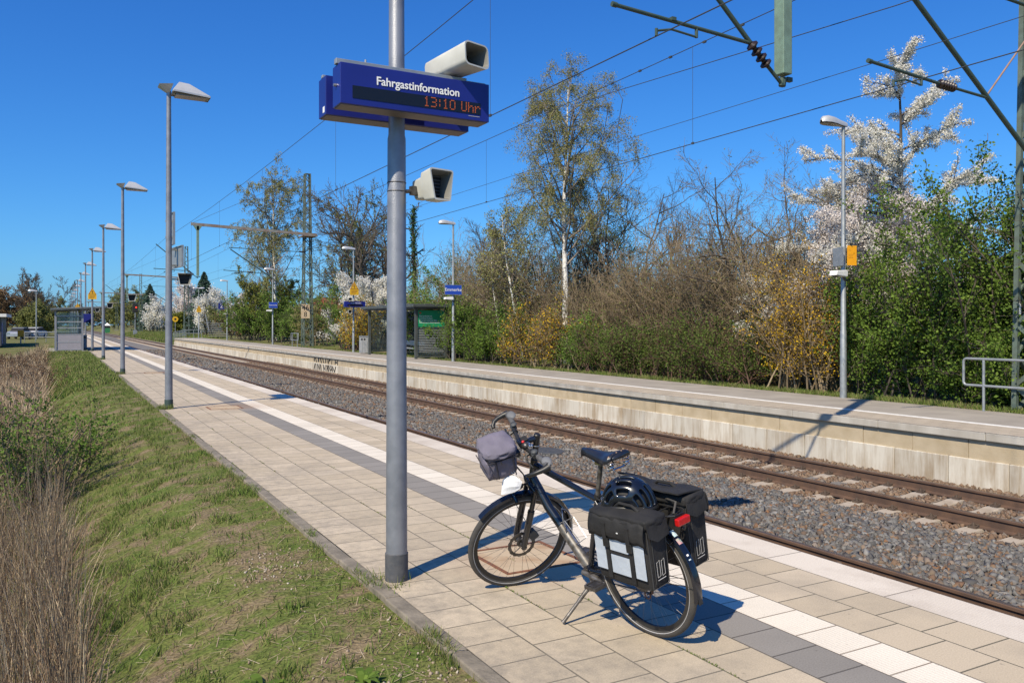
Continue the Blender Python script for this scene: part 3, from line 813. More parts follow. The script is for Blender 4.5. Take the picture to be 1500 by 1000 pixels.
x = 1.835 - rng.gamma(1.5, 0.03, n); y = 2 * (60 / 2) ** rng.random(n)
k = fbm(x * 0 + 3, y * 1.7, 4) > 0.47
parts.append(blades(rng, np.stack([x, y, left_h(x, y) - 0.005], -1)[k], rng.uniform(0.02, 0.08, n)[k], rng.uniform(0.002, 0.005, n)[k], 0.9))
n = 9000                                                            # moss and seedlings in the slab joints, thickest next to the kerb
jx = np.array([1.94, 1.94, 2.28, 2.28, 2.62, 2.96])[rng.integers(0, 6, n)]; y = 2.5 * (40 / 2.5) ** rng.random(n)
k = fbm(jx * 9, y * 2.6, 14, 3) > 0.56
parts.append(blades(rng, np.stack([jx + rng.normal(0, 0.003, n), y, 0 * y - 0.001], -1)[k], rng.uniform(0.004, 0.016, n)[k], rng.uniform(0.002, 0.005, n)[k], 1.2))
n = 5000
y = 2.5 * (30 / 2.5) ** rng.random(n); k = fbm(y * 0 + 7, y * 3.1, 15, 3) > 0.53
parts.append(blades(rng, np.stack([1.86 + rng.uniform(-0.03, 0.02, n), y, np.full(n, -0.004)], -1)[k], rng.uniform(0.015, 0.06, n)[k], rng.uniform(0.002, 0.004, n)[k], 1.5))
for py in (5.35, 18.5, 32.2, 46):
    n = 420 if py > 6 else 130
    a = rng.uniform(0, 2 * PI, n); rr = 0.085 + rng.gamma(1.5, 0.03, n)
    P = np.stack([1.99 + rr * np.cos(a) * 0.9 - 0.03, py + rr * np.sin(a) - 0.06, np.full(n, 0.0)], -1)
    parts.append(blades(rng, P, rng.uniform(0.03, 0.12, n) * (1.0 if py > 6 else 0.6), rng.uniform(0.002, 0.005, n), 0.9))
P = verge_pts(60000, -2.5, 1.82, 28, 75, 0.40)
parts.append(blades(rng, P, rng.uniform(0.05, 0.14, len(P)), rng.uniform(0.01, 0.025, len(P)), 0.9))
n = 16000                                                           # strip along the back of the opposite platform
x = 16.54 + rng.gamma(1.6, 0.13, n); y = 8 * (70 / 8) ** rng.random(n)
parts.append(blades(rng, np.stack([x, y, right_h(x, y)], -1), rng.uniform(0.04, 0.16, n), rng.uniform(0.006, 0.014, n), 0.9))
n = 20000                                                           # green bank past the end of the opposite platform
x = rng.uniform(13.8, 20, n); y = rng.uniform(114, 230, n)
parts.append(blades(rng, np.stack([x, y, right_h(x, y)], -1), rng.uniform(0.15, 0.4, n), rng.uniform(0.04, 0.09, n), 0.9))
V, F = cat(parts)
tag(np_mesh('grass', V, F, M['grass'], label='short patchy spring grass on the bank beside the platform'), None, None, None, 'stuff')

# straw litter and small pale stones on the bare earth
n = 5200
x = rng.uniform(-0.8, 1.8, n); y = 2.2 * (16 / 2.2) ** rng.random(n)
P = np.stack([x, y, left_h(x, y) + 0.004], -1)
a = rng.uniform(0, 2 * PI, n); ln = rng.uniform(0.02, 0.09, n); d = np.stack([np.cos(a), np.sin(a), rng.uniform(-0.1, 0.2, n)], -1) * ln[:, None]
sd = np.stack([-np.sin(a), np.cos(a), 0 * a], -1) * rng.uniform(0.001, 0.0028, n)[:, None]
V = np.stack([P - d - sd, P + d - sd, P + d + sd, P - d + sd], 1).reshape(-1, 3)
tag(np_mesh('straw_litter', V, np.arange(4 * n).reshape(-1, 4), M['dry_grass'], label='dry straw litter scattered over the grassy bank'), None, None, None, 'stuff')
parts = []
for cx, cy, sp, n in ((1.42, 6.3, 0.15, 170), (1.55, 3.7, 0.25, 260), (1.2, 15.2, 0.35, 200), (0.7, 5.5, 1.2, 200)):
    x = np.clip(cx + rng.normal(0, sp, n), -1, 1.8); y = cy + rng.normal(0, sp * 1.6, n)
    parts.append(stones(rng, np.stack([x, y, left_h(x, y) + 0.003], -1), rng.uniform(0.005, 0.015, n)))
V, F = cat(parts)
M['chalk'] = ramp_mat('chalk', [(0.25, 0.185, 0.13), (0.33, 0.26, 0.195), (0.20, 0.15, 0.105), (0.46, 0.41, 0.34)])
tag(np_mesh('gravel_specks', V, F, M['chalk'], label='pale gravel specks on bare earth near the kerb'), None, None, None, 'stuff')

# dry stalks along the left edge
def stalks(n, xf, y0, y1, h0, h1, r0, r1, lean):
    y = y0 * (y1 / y0) ** rng.random(n); x = xf(y, rng.random(n))
    P = np.stack([x, y, left_h(x, y)], -1)
    h = rng.uniform(h0, h1, n); a = rng.uniform(0, 2 * PI, n); l1 = rng.normal(0, lean, n)
    pts = [P]
    d = np.stack([np.cos(a) * l1, np.sin(a) * l1, np.ones(n)], -1)
    for k in range(3):
        d = d + rng.normal(0, 0.10, (n, 3)) * [1, 1, 0.2]
        d /= np.linalg.norm(d, axis=1, keepdims=True)
        pts.append(pts[-1] + d * h[:, None] / 3)
    r = rng.uniform(r0, r1, n)
    out = []
    for k in range(3):
        p0, p1 = pts[k], pts[k + 1]
        ra, rb = r * (1 - 0.25 * k), r * (1 - 0.25 * (k + 1))
        ring = [np.stack([np.cos(q), np.sin(q), 0]) for q in (0, 2 * PI / 3, 4 * PI / 3)]
        V = np.stack([p0 + ra[:, None] * q for q in ring] + [p1 + rb[:, None] * q for q in ring], 1)
        F = np.array([(0, 1, 4, 3), (1, 2, 5, 4), (2, 0, 3, 5)])[None] + 6 * np.arange(n)[:, None, None]
        out.append((V.reshape(-1, 3), F.reshape(-1, 4)))
    return cat(out)
edge = lambda y, u: np.minimum(0.16 - 0.010 * y + 0.15 * fbm(y * 0.8, y * 0 + 4, 8) - 0.06, 0.16) - np.abs(u) ** 1.3 * (0.40 + 0.10 * y)
parts = [stalks(1250, edge, 4.2, 16, 0.30, 1.20, 0.0022, 0.0065, 0.14), stalks(900, edge, 4.2, 14, 0.2, 0.9, 0.0016, 0.0042, 0.55),
         stalks(420, lambda y, u: edge(y, u) + 0.06, 4.2, 12, 0.3, 0.9, 0.0018, 0.004, 1.3), stalks(34, lambda y, u: edge(y, u) + 0.20, 4.4, 11, 0.5, 0.95, 0.002, 0.0035, 2.2)]
n = 3600
y = 4.2 * (18 / 4.2) ** rng.random(n); x = edge(y, rng.random(n)) + 0.04
parts.append(blades(rng, np.stack([x, y, left_h(x, y)], -1), rng.uniform(0.15, 0.6, n), rng.uniform(0.0025, 0.006, n), 0.8))
n = 22000                                                           # brown bramble flat beyond the bush
y = 18 * (62 / 18) ** rng.random(n); x = -0.1 - rng.gamma(1.6, 1.5, n) + 0.0 * y - 0.006 * y
parts.append(blades(rng, np.stack([x, y, left_h(x, y)], -1), rng.uniform(0.2, 0.75, n), rng.uniform(0.008, 0.02, n), 0.9))
V, F = cat(parts)
tag(np_mesh('dry_grass', V, F, M['dry_grass'], label='tall dead brown stalks and dry grass along the ditch'), None, None, None, 'stuff')
# dandelions and broad-leaved weeds
for i, (wx, wy) in enumerate(((0.95, 4.45), (1.35, 4.0))):
    m = MB(); rr = random.Random(i)
    for k in range(16):
        a = rr.uniform(0, 2 * PI); ln = rr.uniform(0.07, 0.15); ww = ln * 0.16
        dx, dy = math.cos(a), math.sin(a)
        p = [(dx * ln * t, dy * ln * t, 0.01 + 0.11 * t * (1.3 - t)) for t in (0, 0.4, 0.75, 1)]
        wv = (0.3, 1, 0.8, 0.05)
        for q in range(3):
            m.add([(p[q][0] - dy * ww * wv[q], p[q][1] + dx * ww * wv[q], p[q][2]), (p[q][0] + dy * ww * wv[q], p[q][1] - dx * ww * wv[q], p[q][2]),
                   (p[q + 1][0] + dy * ww * wv[q + 1], p[q + 1][1] - dx * ww * wv[q + 1], p[q + 1][2]), (p[q + 1][0] - dy * ww * wv[q + 1], p[q + 1][1] + dx * ww * wv[q + 1], p[q + 1][2])], [(0, 1, 2, 3)])
    o = m.build('broadleaf_weed', M['leaf_green']); o.location = (wx, wy, float(left_h(np.array(wx), np.array(wy))))
    tag(o, ('broad-leaved green weed low on the bank near the bottom edge', 'broad-leaved green weed higher on the bank, nearer the kerb')[i], 'weed')

# ------------------------------------------------------------------ near platform lamp posts
POST_X = 2.045
def lamp_head(parent, z, r):
    """Wing-shaped lamp head: a hipped hood over the platform, a short fin on the other side, glass below."""
    m = MB()
    zb = z - 0.06
    lo = [(0.06, -0.24, zb), (0.80, -0.20, zb - 0.05), (0.80, 0.20, zb - 0.05), (0.06, 0.24, zb)]
    lo2 = [(x, y, q + 0.035) for x, y, q in lo]
    hi = [(0.20, -0.05, zb + 0.25), (0.40, -0.05, zb + 0.23), (0.40, 0.05, zb + 0.23), (0.20, 0.05, zb + 0.25)]
    m.add(lo + lo2, [(0, 1, 5, 4), (1, 2, 6, 5), (2, 3, 7, 6), (3, 0, 4, 7)], 0)
    m.add(lo2 + hi, [(0, 1, 5, 4), (1, 2, 6, 5), (2, 3, 7, 6), (3, 0, 4, 7), (4, 5, 6, 7)], 0)
    m.build('lamp_hood', M['lamp_hood'], parent, bevel=0.008)
    f = MB()
    f.add([(-0.20, -0.17, z + 0.07), (0.07, -0.20, z + 0.10), (0.0, 0, z - 0.10), (-0.20, 0.17, z + 0.07), (0.07, 0.20, z + 0.10)], [(0, 2, 1), (3, 4, 2), (0, 1, 4, 3), (0, 3, 2), (1, 2, 4)], 0)
    f.build('lamp_fin', M['lamp_hood'], parent)
    g = MB(); g.box((0.12, -0.16, zb - 0.055), (0.74, 0.16, zb - 0.012)); g.build('lamp_glass', M['lamp_glass'], parent)
M['lamp_hood'] = mat('lamp_hood', (0.50, 0.51, 0.52), (0.44, 0.45, 0.46), scale=6, rough=0.45, metal=0.25)
M['lamp_glass'] = mat('lamp_glass', (0.25, 0.22, 0.17), (0.20, 0.18, 0.15), scale=14, rough=0.2)

def platform_lamp(y, label, near=False):
    e = empty('lamp_post', (POST_X, y, 0), 0, label, 'lamp post', 'lamp posts along the near platform')
    p = MB()
    if near:
        p.tube([(0, 0, 0.1), (0, 0, 0.55), (0, 0, 3.02), (0, 0, 3.05), (0, 0, 6.6)], [0.0725, 0.072, 0.062, 0.056, 0.043], 32)
        p.build('pole', M['pole'], e, smooth=True)
        s_ = MB(); s_.tube([(0, 0, -0.05), (0, 0, 0.185), (0, 0, 0.19)], [0.0785, 0.0785, 0.0735], 32); s_.build('base_sleeve', M['sleeve'], e, smooth=True)
        for zc in (2.66, 2.72):
            k = MB(); k.ring((0, 0, zc), (0, 0, 1), 0.0635, 0.0035, 32, 6); k.build('clamp_band', M['steel_dark'], e, smooth=True)
    else:
        p.tube([(0, 0, 0.1), (0, 0, 1.5), (0, 0, 6.6)], [0.078, 0.070, 0.045], 20); p.build('pole', M['pole'], e, smooth=True)
        s_ = MB(); s_.cyl((0, 0, -0.05), (0, 0, 0.19), 0.086, 0.084, 20); s_.build('base_sleeve', M['sleeve_green'], e, smooth=True)
    lamp_head(e, 6.62, 0.05)
    return e
LAMP_Y = [5.35, 18.5, 32.2, 46.0, 60.6, 75.0, 89.5, 104.0, 118.5, 133.0, 147.5, 162.0]
LAMP_L = ['thick grey post in the foreground carrying the two blue display boxes', 'grey lamp post with metal sign board, second along the near platform', 'grey lamp post third along the near platform, black loudspeaker on it',
          'grey lamp post fourth along the near platform, before the yellow sign', 'grey lamp post with a yellow warning sign in front of the platform shelter', 'grey lamp post beside the platform shelter, first behind the yellow sign']
for i, y in enumerate(LAMP_Y):
    if i < 6: platform_lamp(y, LAMP_L[i], i == 0)
    else: platform_lamp(y, 'far thin lamp post in the receding row behind the platform shelter')

# ------------------------------------------------------------------ loudspeakers
M['shaded_throat'] = mat('shaded_throat', (0.17, 0.17, 0.16), (0.13, 0.13, 0.12), scale=8, rough=0.6)  # horn plastic made darker: shading inside the mouth put into the colour
def loudspeaker(loc, aim, w, h, d, label, group=None, bracket=None, taper=0.62, tall=False, rz=0.0, pitch=0.0, rnd=1.0):
    """Box horn: rounded hood, open mouth with louvres, bracket. Local -y is the way it faces."""
    e = empty('loudspeaker', loc, 0, label, 'loudspeaker', group)
    e.rotation_euler = (pitch, 0, rz)
    o = MB()
    def ring_(y, a, b_, c, rad, n=5):
        rad = min(rad * rnd, 0.45 * min(a, b_, c))
        pts = []
        for cx, cz, a0 in ((a - rad, b_ - rad, 0), (-a + rad, b_ - rad, PI / 2), (-c + rad, -b_ + rad, PI), (c - rad, -b_ + rad, 1.5 * PI)):
            for k in range(n):
                q = a0 + PI / 2 * k / (n - 1)
                pts.append((cx + rad * math.cos(q), y, cz + rad * math.sin(q)))
        return pts
    bot = 0.72 if tall else 1.0
    secs = [ring_(-d * 0.5, w / 2, h / 2, w / 2 * bot, 0.018), ring_(-d * 0.05, w / 2 * 0.86, h / 2 * 0.92, w / 2 * bot * 0.86, 0.02), ring_(d * 0.1, w / 2 * taper, h / 2 * taper * 1.15, w / 2 * taper * bot, 0.02), ring_(d * 0.46, w / 2 * taper * 0.92, h / 2 * taper, w / 2 * taper * bot * 0.9, 0.022), ring_(d * 0.5, w / 2 * taper * 0.8, h / 2 * taper * 0.86, w / 2 * taper * bot * 0.8, 0.02)]
    inner = [ring_(-d * 0.5, w / 2 - 0.010, h / 2 - 0.010, w / 2 * bot - 0.010, 0.014), ring_(-d * 0.47, w / 2 - 0.016, h / 2 - 0.016, w / 2 * bot - 0.016, 0.014), ring_(-d * 0.12, w / 2 * 0.70, h / 2 * 0.74, w / 2 * 0.70 * bot, 0.014)]
    n = len(secs[0])
    def loft(rs, mi, flip=False):
        vs_ = [p for r in rs for p in r]
        fs = []
        for i in range(len(rs) - 1):
            for k in range(n):
                q = (i * n + k, i * n + (k + 1) % n, (i + 1) * n + (k + 1) % n, (i + 1) * n + k)
                fs.append(q if flip else q[::-1])
        return vs_, fs
    v_, f_ = loft(secs, 0); o.add(v_, f_ + [tuple(range((len(secs) - 1) * n, len(secs) * n))], 0)
    v_, f_ = loft(inner, 0, True); th = MB(); th.add(v_, f_, 0)
    o.add(secs[0] + inner[0], [(k, (k + 1) % n, n + (k + 1) % n, n + k) for k in range(n)], 0)
    o.build('horn', M['speaker'], e, smooth=True)
    th.build('shaded_throat', M['shaded_throat'], e, smooth=True)
    c = MB(); c.add(inner[2], [tuple(range(n))], 0); c.add([(x, y + 0.001, z) for x, y, z in inner[2]], [tuple(range(n - 1, -1, -1))], 0)
    c.build('mouth', M['dark'], e)  # shadowed depth of the horn painted as a black face
    l = MB()
    for k in range(7):
        z = h * 0.68 * (k / 6 - 0.5)
        ww = w * 0.33 * ((1 + bot) / 2 + (1 - bot) * (k / 6 - 0.5))
        l.box((-ww, -d * 0.155, z - 0.0035), (ww, -d * 0.125, z + 0.0035))
    l.build('louvre', M['dark_grey'], e)
    if bracket:
        k = MB()
        k.tube(bracket, 0.014, 8); k.box((bracket[1][0] - 0.03, bracket[1][1] - 0.02, bracket[1][2] - 0.03), (bracket[1][0] + 0.03, bracket[1][1] + 0.02, bracket[1][2] + 0.03))
        k.build('bracket', M['steel_dark'], e)
    return e
loudspeaker((2.245, 5.235, 2.685), None, 0.20, 0.215, 0.27, 'pale box loudspeaker clamped to the foreground post below the blue display', None, [(-0.145, 0.13, -0.02), (-0.06, 0.10, -0.01)], tall=True, rz=R_(14), pitch=R_(-3))
loudspeaker((2.41, 5.20, 3.545), None, 0.22, 0.165, 0.46, 'pale horn loudspeaker standing on top of the front blue display box', None, [(0.02, 0.02, -0.07), (0.02, 0.02, -0.115)], taper=0.8, rz=R_(17), pitch=R_(-4), rnd=2.2)
SPK_L = ['black-mouthed loudspeaker on the second lamp post, below its sign board', 'black-mouthed loudspeaker on the third lamp post of the near platform', 'black-mouthed loudspeaker on the fourth lamp post of the near platform', 'dark loudspeaker on the post with the yellow warning sign', 'dark loudspeaker on the lamp post beside the platform shelter']
for y, lb in zip(LAMP_Y[1:6], SPK_L):
    loudspeaker((POST_X + 0.29, y - 0.03, 2.69), None, 0.29, 0.25, 0.34, lb, 'loudspeakers along the near platform', [(-0.26, 0.05, 0), (-0.09, 0.05, 0)], tall=True)

# ------------------------------------------------------------------ blue passenger information displays
FONT5 = {'1': ["00100", "01100", "00100", "00100", "00100", "00100", "01110"], '3': ["11110", "00001", "00001", "01110", "00001", "00001", "11110"], ':': ["00000", "00100", "00100", "00000", "00100", "00100", "00000"],
         '0': ["01110", "10001", "10001", "10001", "10001", "10001", "01110"], 'U': ["10001", "10001", "10001", "10001", "10001", "10001", "01110"], 'h': ["10000", "10000", "10110", "11001", "10001", "10001", "10001"], 'r': ["00000", "00000", "10110", "11001", "10000", "10000", "10000"], ' ': ["00000"] * 7}
def display_box(loc, rz, label, front):
    e = empty('information_display', loc, rz, label, 'information display', 'blue passenger displays on the foreground post')
    W, D, H = 1.06, 0.165, 0.262
    b_ = MB(); b_.box((0, 0, 0), (W, D, H)); b_.build('housing', [M['blue'], M['dark_grey']], e, bevel=0.004)
    u = MB(); u.box((0.01, 0.012, -0.004), (W - 0.01, D - 0.008, 0.0)); u.build('underside', M['display_base'], e)
    r = MB(); r.box((-0.012, 0.05, H + 0.001), (W * 0.86, 0.095, H + 0.036)); r.box((W * 0.86, 0.055, H + 0.001), (W, 0.09, H + 0.022)); r.build('top_rail', M['galv'], e, bevel=0.003)
    for xx in (0.19,):
        k = MB(); k.cyl((xx, 0.07, H + 0.03), (xx, 0.07, H + 0.058), 0.007, 0.007, 8); k.build('bolt', M['galv'], e)
    s_ = MB(); s_.box((0.080, -0.003, 0.042), (0.992, 0.0, 0.122)); s_.build('display_screen', M['display'], e)
    text('Fahrgastinformation', 0.076, Matrix.Translation((0.535, -0.0035, 0.170)) @ Matrix.Rotation(R_(90), 4, 'X'), M['white'], 'lettering', e, 0.0008, squeeze=0.97, bold=0.0012)
    d = MB(); d.box((0.90, -0.002, 0.026), (0.985, -0.0005, 0.029)); d.build('fine_print', M['outline_grey'], e)
    dots = MB(); x = 0.573; px = 0.0086
    for ch in '13:10 Uhr':
        wch = 3 if ch in ': ' else 5
        for rr, row in enumerate(FONT5[ch]):
            rowp = row[1:4] if ch in ': ' else row
            for cc, v in enumerate(rowp):
                if v == '1':
                    cx, cz = x + cc * px, 0.114 - rr * 0.0098
                    dots.box((cx - 0.0029, -0.0055, cz - 0.0030), (cx + 0.0029, -0.0032, cz + 0.0030))
        x += (wch + 1) * px
    dots.build('clock_digits', M['amber'], e)
    k = MB(); k.cyl((-0.001, D * 0.5, H * 0.5), (-0.02, D * 0.5, H * 0.5), 0.011, 0.009, 10); k.build('lock', M['alu'], e)
    if not front:
        k = MB(); k.box((W, 0.10, 0.02), (W + 0.001, 0.14, 0.06)); k.build('sticker', M['white'], e)
    return e
M['display_base'] = mat('display_base', (0.16, 0.13, 0.13), (0.12, 0.10, 0.10), scale=4, rough=0.6)
display_box((1.573, 5.105, 3.152), 0, 'front blue display box lettered Fahrgastinformation with amber clock on the foreground post', True)
display_box((2.633, 5.595, 3.152), PI, 'rear blue display box half hidden behind the foreground post', False)

# ------------------------------------------------------------------ sign boards on the near posts
def rim_board(name, loc, rz, w, h, face, label, cat_, lines, back='galv', post_dx=0.0, ink='white', size=0.2, extra=None):
    """Flat board: panel, folded rim, lettering on its face (local -y)."""
    e = empty(name, loc, rz, label, cat_)
    p = MB(); p.box((-w / 2, -0.012, -h / 2), (w / 2, 0.0, h / 2)); p.build('panel', M[face], e)
    r = MB()
    for lo, hi in (((-w / 2 - 0.012, -0.014, -h / 2 - 0.012), (w / 2 + 0.012, 0.03, -h / 2)), ((-w / 2 - 0.012, -0.014, h / 2), (w / 2 + 0.012, 0.03, h / 2 + 0.012)),
                   ((-w / 2 - 0.012, -0.014, -h / 2), (-w / 2, 0.03, h / 2)), ((w / 2, -0.014, -h / 2), (w / 2 + 0.012, 0.03, h / 2))):
        r.box(lo, hi)
    r.build('frame', M[back], e)
    b_ = MB(); b_.box((-w / 2, 0.0005, -h / 2), (w / 2, 0.004, h / 2)); b_.build('back_plate', M[back], e)
    for i, (tx, sz, dx, dz) in enumerate(lines):
        text(tx, sz, Matrix.Translation((dx, -0.0145, dz)) @ Matrix.Rotation(R_(90), 4, 'X'), M[ink], 'lettering', e, 0.0012)
    if extra: extra(e)
    return e
def clamps(dx):
    def f(e):
        for dz in (-0.17, 0.17):
            k = MB(); k.box((-0.05, 0.004, dz - 0.02), (0.05, 0.13, dz + 0.02)); k.build('clamp', M['galv'], e)
    return f
rim_board('name_board', (POST_X + 0.17, 18.75, 3.16), R_(96), 1.2, 0.42, 'sign_blue', 'metal framed sign board seen edge-on from behind on the second lamp post', 'sign board', [('Emmerke', 0.25, 0, 0)], extra=clamps(0))
rim_board('notice_board', (POST_X + 0.115, 18.95, 3.78), R_(94), 0.5, 0.66, 'white', 'narrow upper sign board seen edge-on above the metal framed one', 'sign board', [], extra=clamps(0))

def warning_sign(loc, rz, s, label, group='yellow electrical warning signs'):
    """Yellow plate: triangle with dark border over a lettered rectangle."""
    e = empty('warning_sign', loc, rz, label, 'warning sign', group)
    T = Matrix.Rotation(R_(90), 4, 'X')
    m = MB(); m.box((-0.25 * s, 0, -0.33 * s), (0.25 * s, 0.006, -0.02 * s)); m.build('plate', M['yellow'], e)
    m = MB(); m.prism([(-0.25 * s, -0.02 * s), (0.25 * s, -0.02 * s), (0, 0.43 * s)], -0.006, 0.0, T); m.build('triangle', M['yellow'], e)
    m = MB()
    A, B, C_ = Vector((-0.21 * s, -0.003, 0.005 * s)), Vector((0.21 * s, -0.003, 0.005 * s)), Vector((0, -0.003, 0.37 * s))
    for p, q in ((A, B), (B, C_), (C_, A)): m.bar(p, q, 0.003, 0.025 * s) if False else m.tube([p, q], 0.010 * s, 4)
    m.tube([(0.02 * s, -0.004, 0.25 * s), (-0.05 * s, -0.004, 0.14 * s), (0.03 * s, -0.004, 0.15 * s), (-0.01 * s, -0.004, 0.05 * s)], 0.013 * s, 4)
    m.build('lightning_symbol', M['red_dark'], e)
    m = MB()
    for k, (x0, x1) in enumerate(((-0.19, 0.19), (-0.17, 0.15), (-0.19, 0.10))):
        m.box((x0 * s, -0.0025, (-0.10 - 0.075 * k) * s), (x1 * s, -0.0005, (-0.075 - 0.075 * k) * s))
    m.build('text_line', M['red_dark'], e)
    return e
warning_sign((POST_X, 60.6 - 0.11, 3.72), 0, 1.0, 'yellow triangle warning sign on the lamp post before the platform shelter')
warning_sign((POST_X, 104.0 - 0.11, 3.7), 0, 1.0, 'small far yellow warning sign seen just over the shelter roof')

# ------------------------------------------------------------------ near platform shelter
e = empty('platform_shelter', (0, 61.6, 0), 0, 'grey platform shelter with glazed end wall and flat roof on the left', 'shelter')
m = MB(); m.box((-0.55, -0.25, -0.45), (1.83, 8.4, 0.02)); m.build('base_slab', M['concrete'], e, bevel=0.02)
for x, y, h in ((-0.06, 0, 2.62), (1.5, 0, 2.70), (-0.06, 4, 2.62), (1.5, 4, 2.70), (-0.06, 8, 2.62), (1.5, 8, 2.70)):
    m = MB(); m.box((x - 0.06, y - 0.06, 0.02), (x + 0.06, y + 0.06, h)); m.build('post', M['shelter_grey'], e)
def shelter_wall(p0, p1):
    """Bay of wall between posts: two mauve panels below, glass bands with rails above."""
    p0, p1 = Vector(p0), Vector(p1)
    for k, (z0, z1) in enumerate(((0.12, 0.56), (0.62, 1.06))):
        q = MB(); q.bar(p0 + Vector((0, 0, (z0 + z1) / 2)), p1 + Vector((0, 0, (z0 + z1) / 2)), 0.03, z1 - z0); q.build('wall_panel', M['panel_mauve'], e)
    q = MB()
    for z in (0.09, 0.59, 1.09, 1.52, 1.92, 2.30): q.bar(p0 + Vector((0, 0, z)), p1 + Vector((0, 0, z)), 0.05, 0.055)
    q.build('wall_rail', M['bin_grey'], e)
    q = MB(); q.bar(p0 + Vector((0, 0, 1.82)), p1 + Vector((0, 0, 1.82)), 0.012, 1.4); q.build('glass_pane', M['glass'], e)
shelter_wall((0.02, 0, 0), (1.43, 0, 0)); shelter_wall((0.02, 8, 0), (1.43, 8, 0))
for a in (0.07, 4.07): shelter_wall((-0.06, a, 0), (-0.06, a + 3.86, 0))
m = MB(); m.add([(-0.35, -0.35, 2.64), (3.0, -0.35, 2.84), (3.0, 8.4, 2.84), (-0.35, 8.4, 2.64), (-0.35, -0.35, 2.74), (3.0, -0.35, 2.92), (3.0, 8.4, 2.92), (-0.35, 8.4, 2.74)], [(0, 3, 2, 1), (4, 5, 6, 7), (0, 1, 5, 4), (1, 2, 6, 5), (2, 3, 7, 6), (3, 0, 4, 7)]); m.build('roof', M['roof_grey' ] if 'roof_grey' in M else M['shelter'], e)
m = MB(); m.add([(-0.36, -0.36, 2.742), (3.01, -0.36, 2.922), (3.01, 8.41, 2.922), (-0.36, 8.41, 2.742), (-0.36, -0.36, 2.79), (3.01, -0.36, 2.97), (3.01, 8.41, 2.97), (-0.36, 8.41, 2.79)], [(0, 3, 2, 1), (4, 5, 6, 7), (0, 1, 5, 4), (1, 2, 6, 5), (2, 3, 7, 6), (3, 0, 4, 7)]); m.build('roof_edge', M['galv'], e)
m = MB(); m.box((0.1, 0.6, 0.42), (0.5, 7.4, 0.47)); [m.box((0.2, y, 0.02), (0.4, y + 0.06, 0.42)) for y in (0.8, 4, 7)]; m.build('bench', M['shelter_grey'], e)
e = empty('litter_bin', (1.72, 66.0, 0.0), 0, 'pale upright litter bin at the open front of the left shelter', 'litter bin')
m = MB(); m.box((-0.17, -0.17, 0.06), (0.17, 0.17, 0.95)); m.build('bin_body', M['bin_grey'], e, bevel=0.02)
m = MB(); m.box((-0.18, -0.18, 0.95), (0.18, 0.18, 1.0)); m.build('lid', M['galv'], e, bevel=0.01)
m = MB(); m.box((-0.10, -0.173, 0.76), (0.10, -0.17, 0.88)); m.build('slot', M['dark'], e)
e = empty('timetable_case', (1.95, 70.5, 0.0), R_(-15), 'dark blue timetable case on two legs behind the left shelter', 'timetable case')
for x in (-0.5, 0.5):
    m = MB(); m.cyl((x, 0, 0), (x, 0, 2.6), 0.04, 0.04, 10); m.build('leg', M['galv'], e)
m = MB(); m.box((-0.45, -0.04, 1.9), (0.45, 0.04, 2.55)); m.build('case', M['blue'], e)

# ------------------------------------------------------------------ opposite platform: lamps
FX = 16.45
def cobra_head(parent, z, side=-1, s=1.0, dx=0.0):
    """Streamlined street-lamp head reaching out over the platform edge."""
    L_ = 0.80 * s
    m = MB(); secs = [(-0.10, 0.055, 0.10, 0.03), (0.0, 0.065, 0.11, 0.05), (0.12, 0.07, 0.125, 0.07), (0.35, 0.125, 0.16, 0.075), (0.55, 0.14, 0.165, 0.05), (0.70, 0.10, 0.13, 0.02), (0.76, 0.03, 0.05, 0.0)]
    n = 12; vs_, fs = [], []
    for x, hw, top, cz in secs:
        for k in range(n):
            a = PI * k / (n - 1)
            vs_.append((dx + side * x * s, -hw * math.cos(a) * s, z + (0.02 + 0.30 * x * 0.1 + top * 1.1 * math.sin(a)) * s))
    for i in range(len(secs) - 1):
        fs += [(i * n + k, i * n + k + 1, (i + 1) * n + k + 1, (i + 1) * n + k) for k in range(n - 1)]
    m.add(vs_, fs)
    m.add([vs_[0 + k] for k in range(n)], [tuple(range(n))])
    m.build('lamp_hood', M['lamp_hood'], parent, smooth=True)
    g = MB(); vv = []
    for x, hw, top, cz in secs[1:]:
        vv += [(dx + side * x * s, -hw * 0.96 * s, z + 0.012), (dx + side * x * s, hw * 0.96 * s, z + 0.012)]
    g.add(vv, [(2 * i, 2 * i + 1, 2 * i + 3, 2 * i + 2) for i in range(len(secs) - 2)])
    g.build('lamp_glass', M['lamp_glass'], parent)
def far_lamp(y, label, double=False, h=6.45, r=0.065):
    e = empty('street_lamp', (FX, y, 0), 0, label, 'street lamp', 'street lamps along the opposite platform')
    m = MB(); m.tube([(0, 0, -0.1), (0, 0, 0.3), (0, 0, 1.6), (0, 0, 1.62), (0, 0, h)], [r * 1.25, r * 1.2, r * 1.12, r, r * 0.62], 16); m.build('pole', M['galv'], e, smooth=True)
    cobra_head(e, h, -1)
    if double: cobra_head(e, h, 1)
    return e
far_lamp(13.45, 'street lamp with orange plate in front of the green shrub at right')
far_lamp(35.6, 'street lamp with the blue Emmerke sign right of the opposite shelter')
far_lamp(50.6, 'street lamp with yellow warning sign and small blue display left of the opposite shelter')
far_lamp(72.9, 'street lamp carrying a small blue name sign in front of the far birch')
far_lamp(94.8, 'street lamp beside the dark blue number 2 sign')
far_lamp(115.6, 'twin-headed street lamp with yellow sign at the far ramp', double=True)

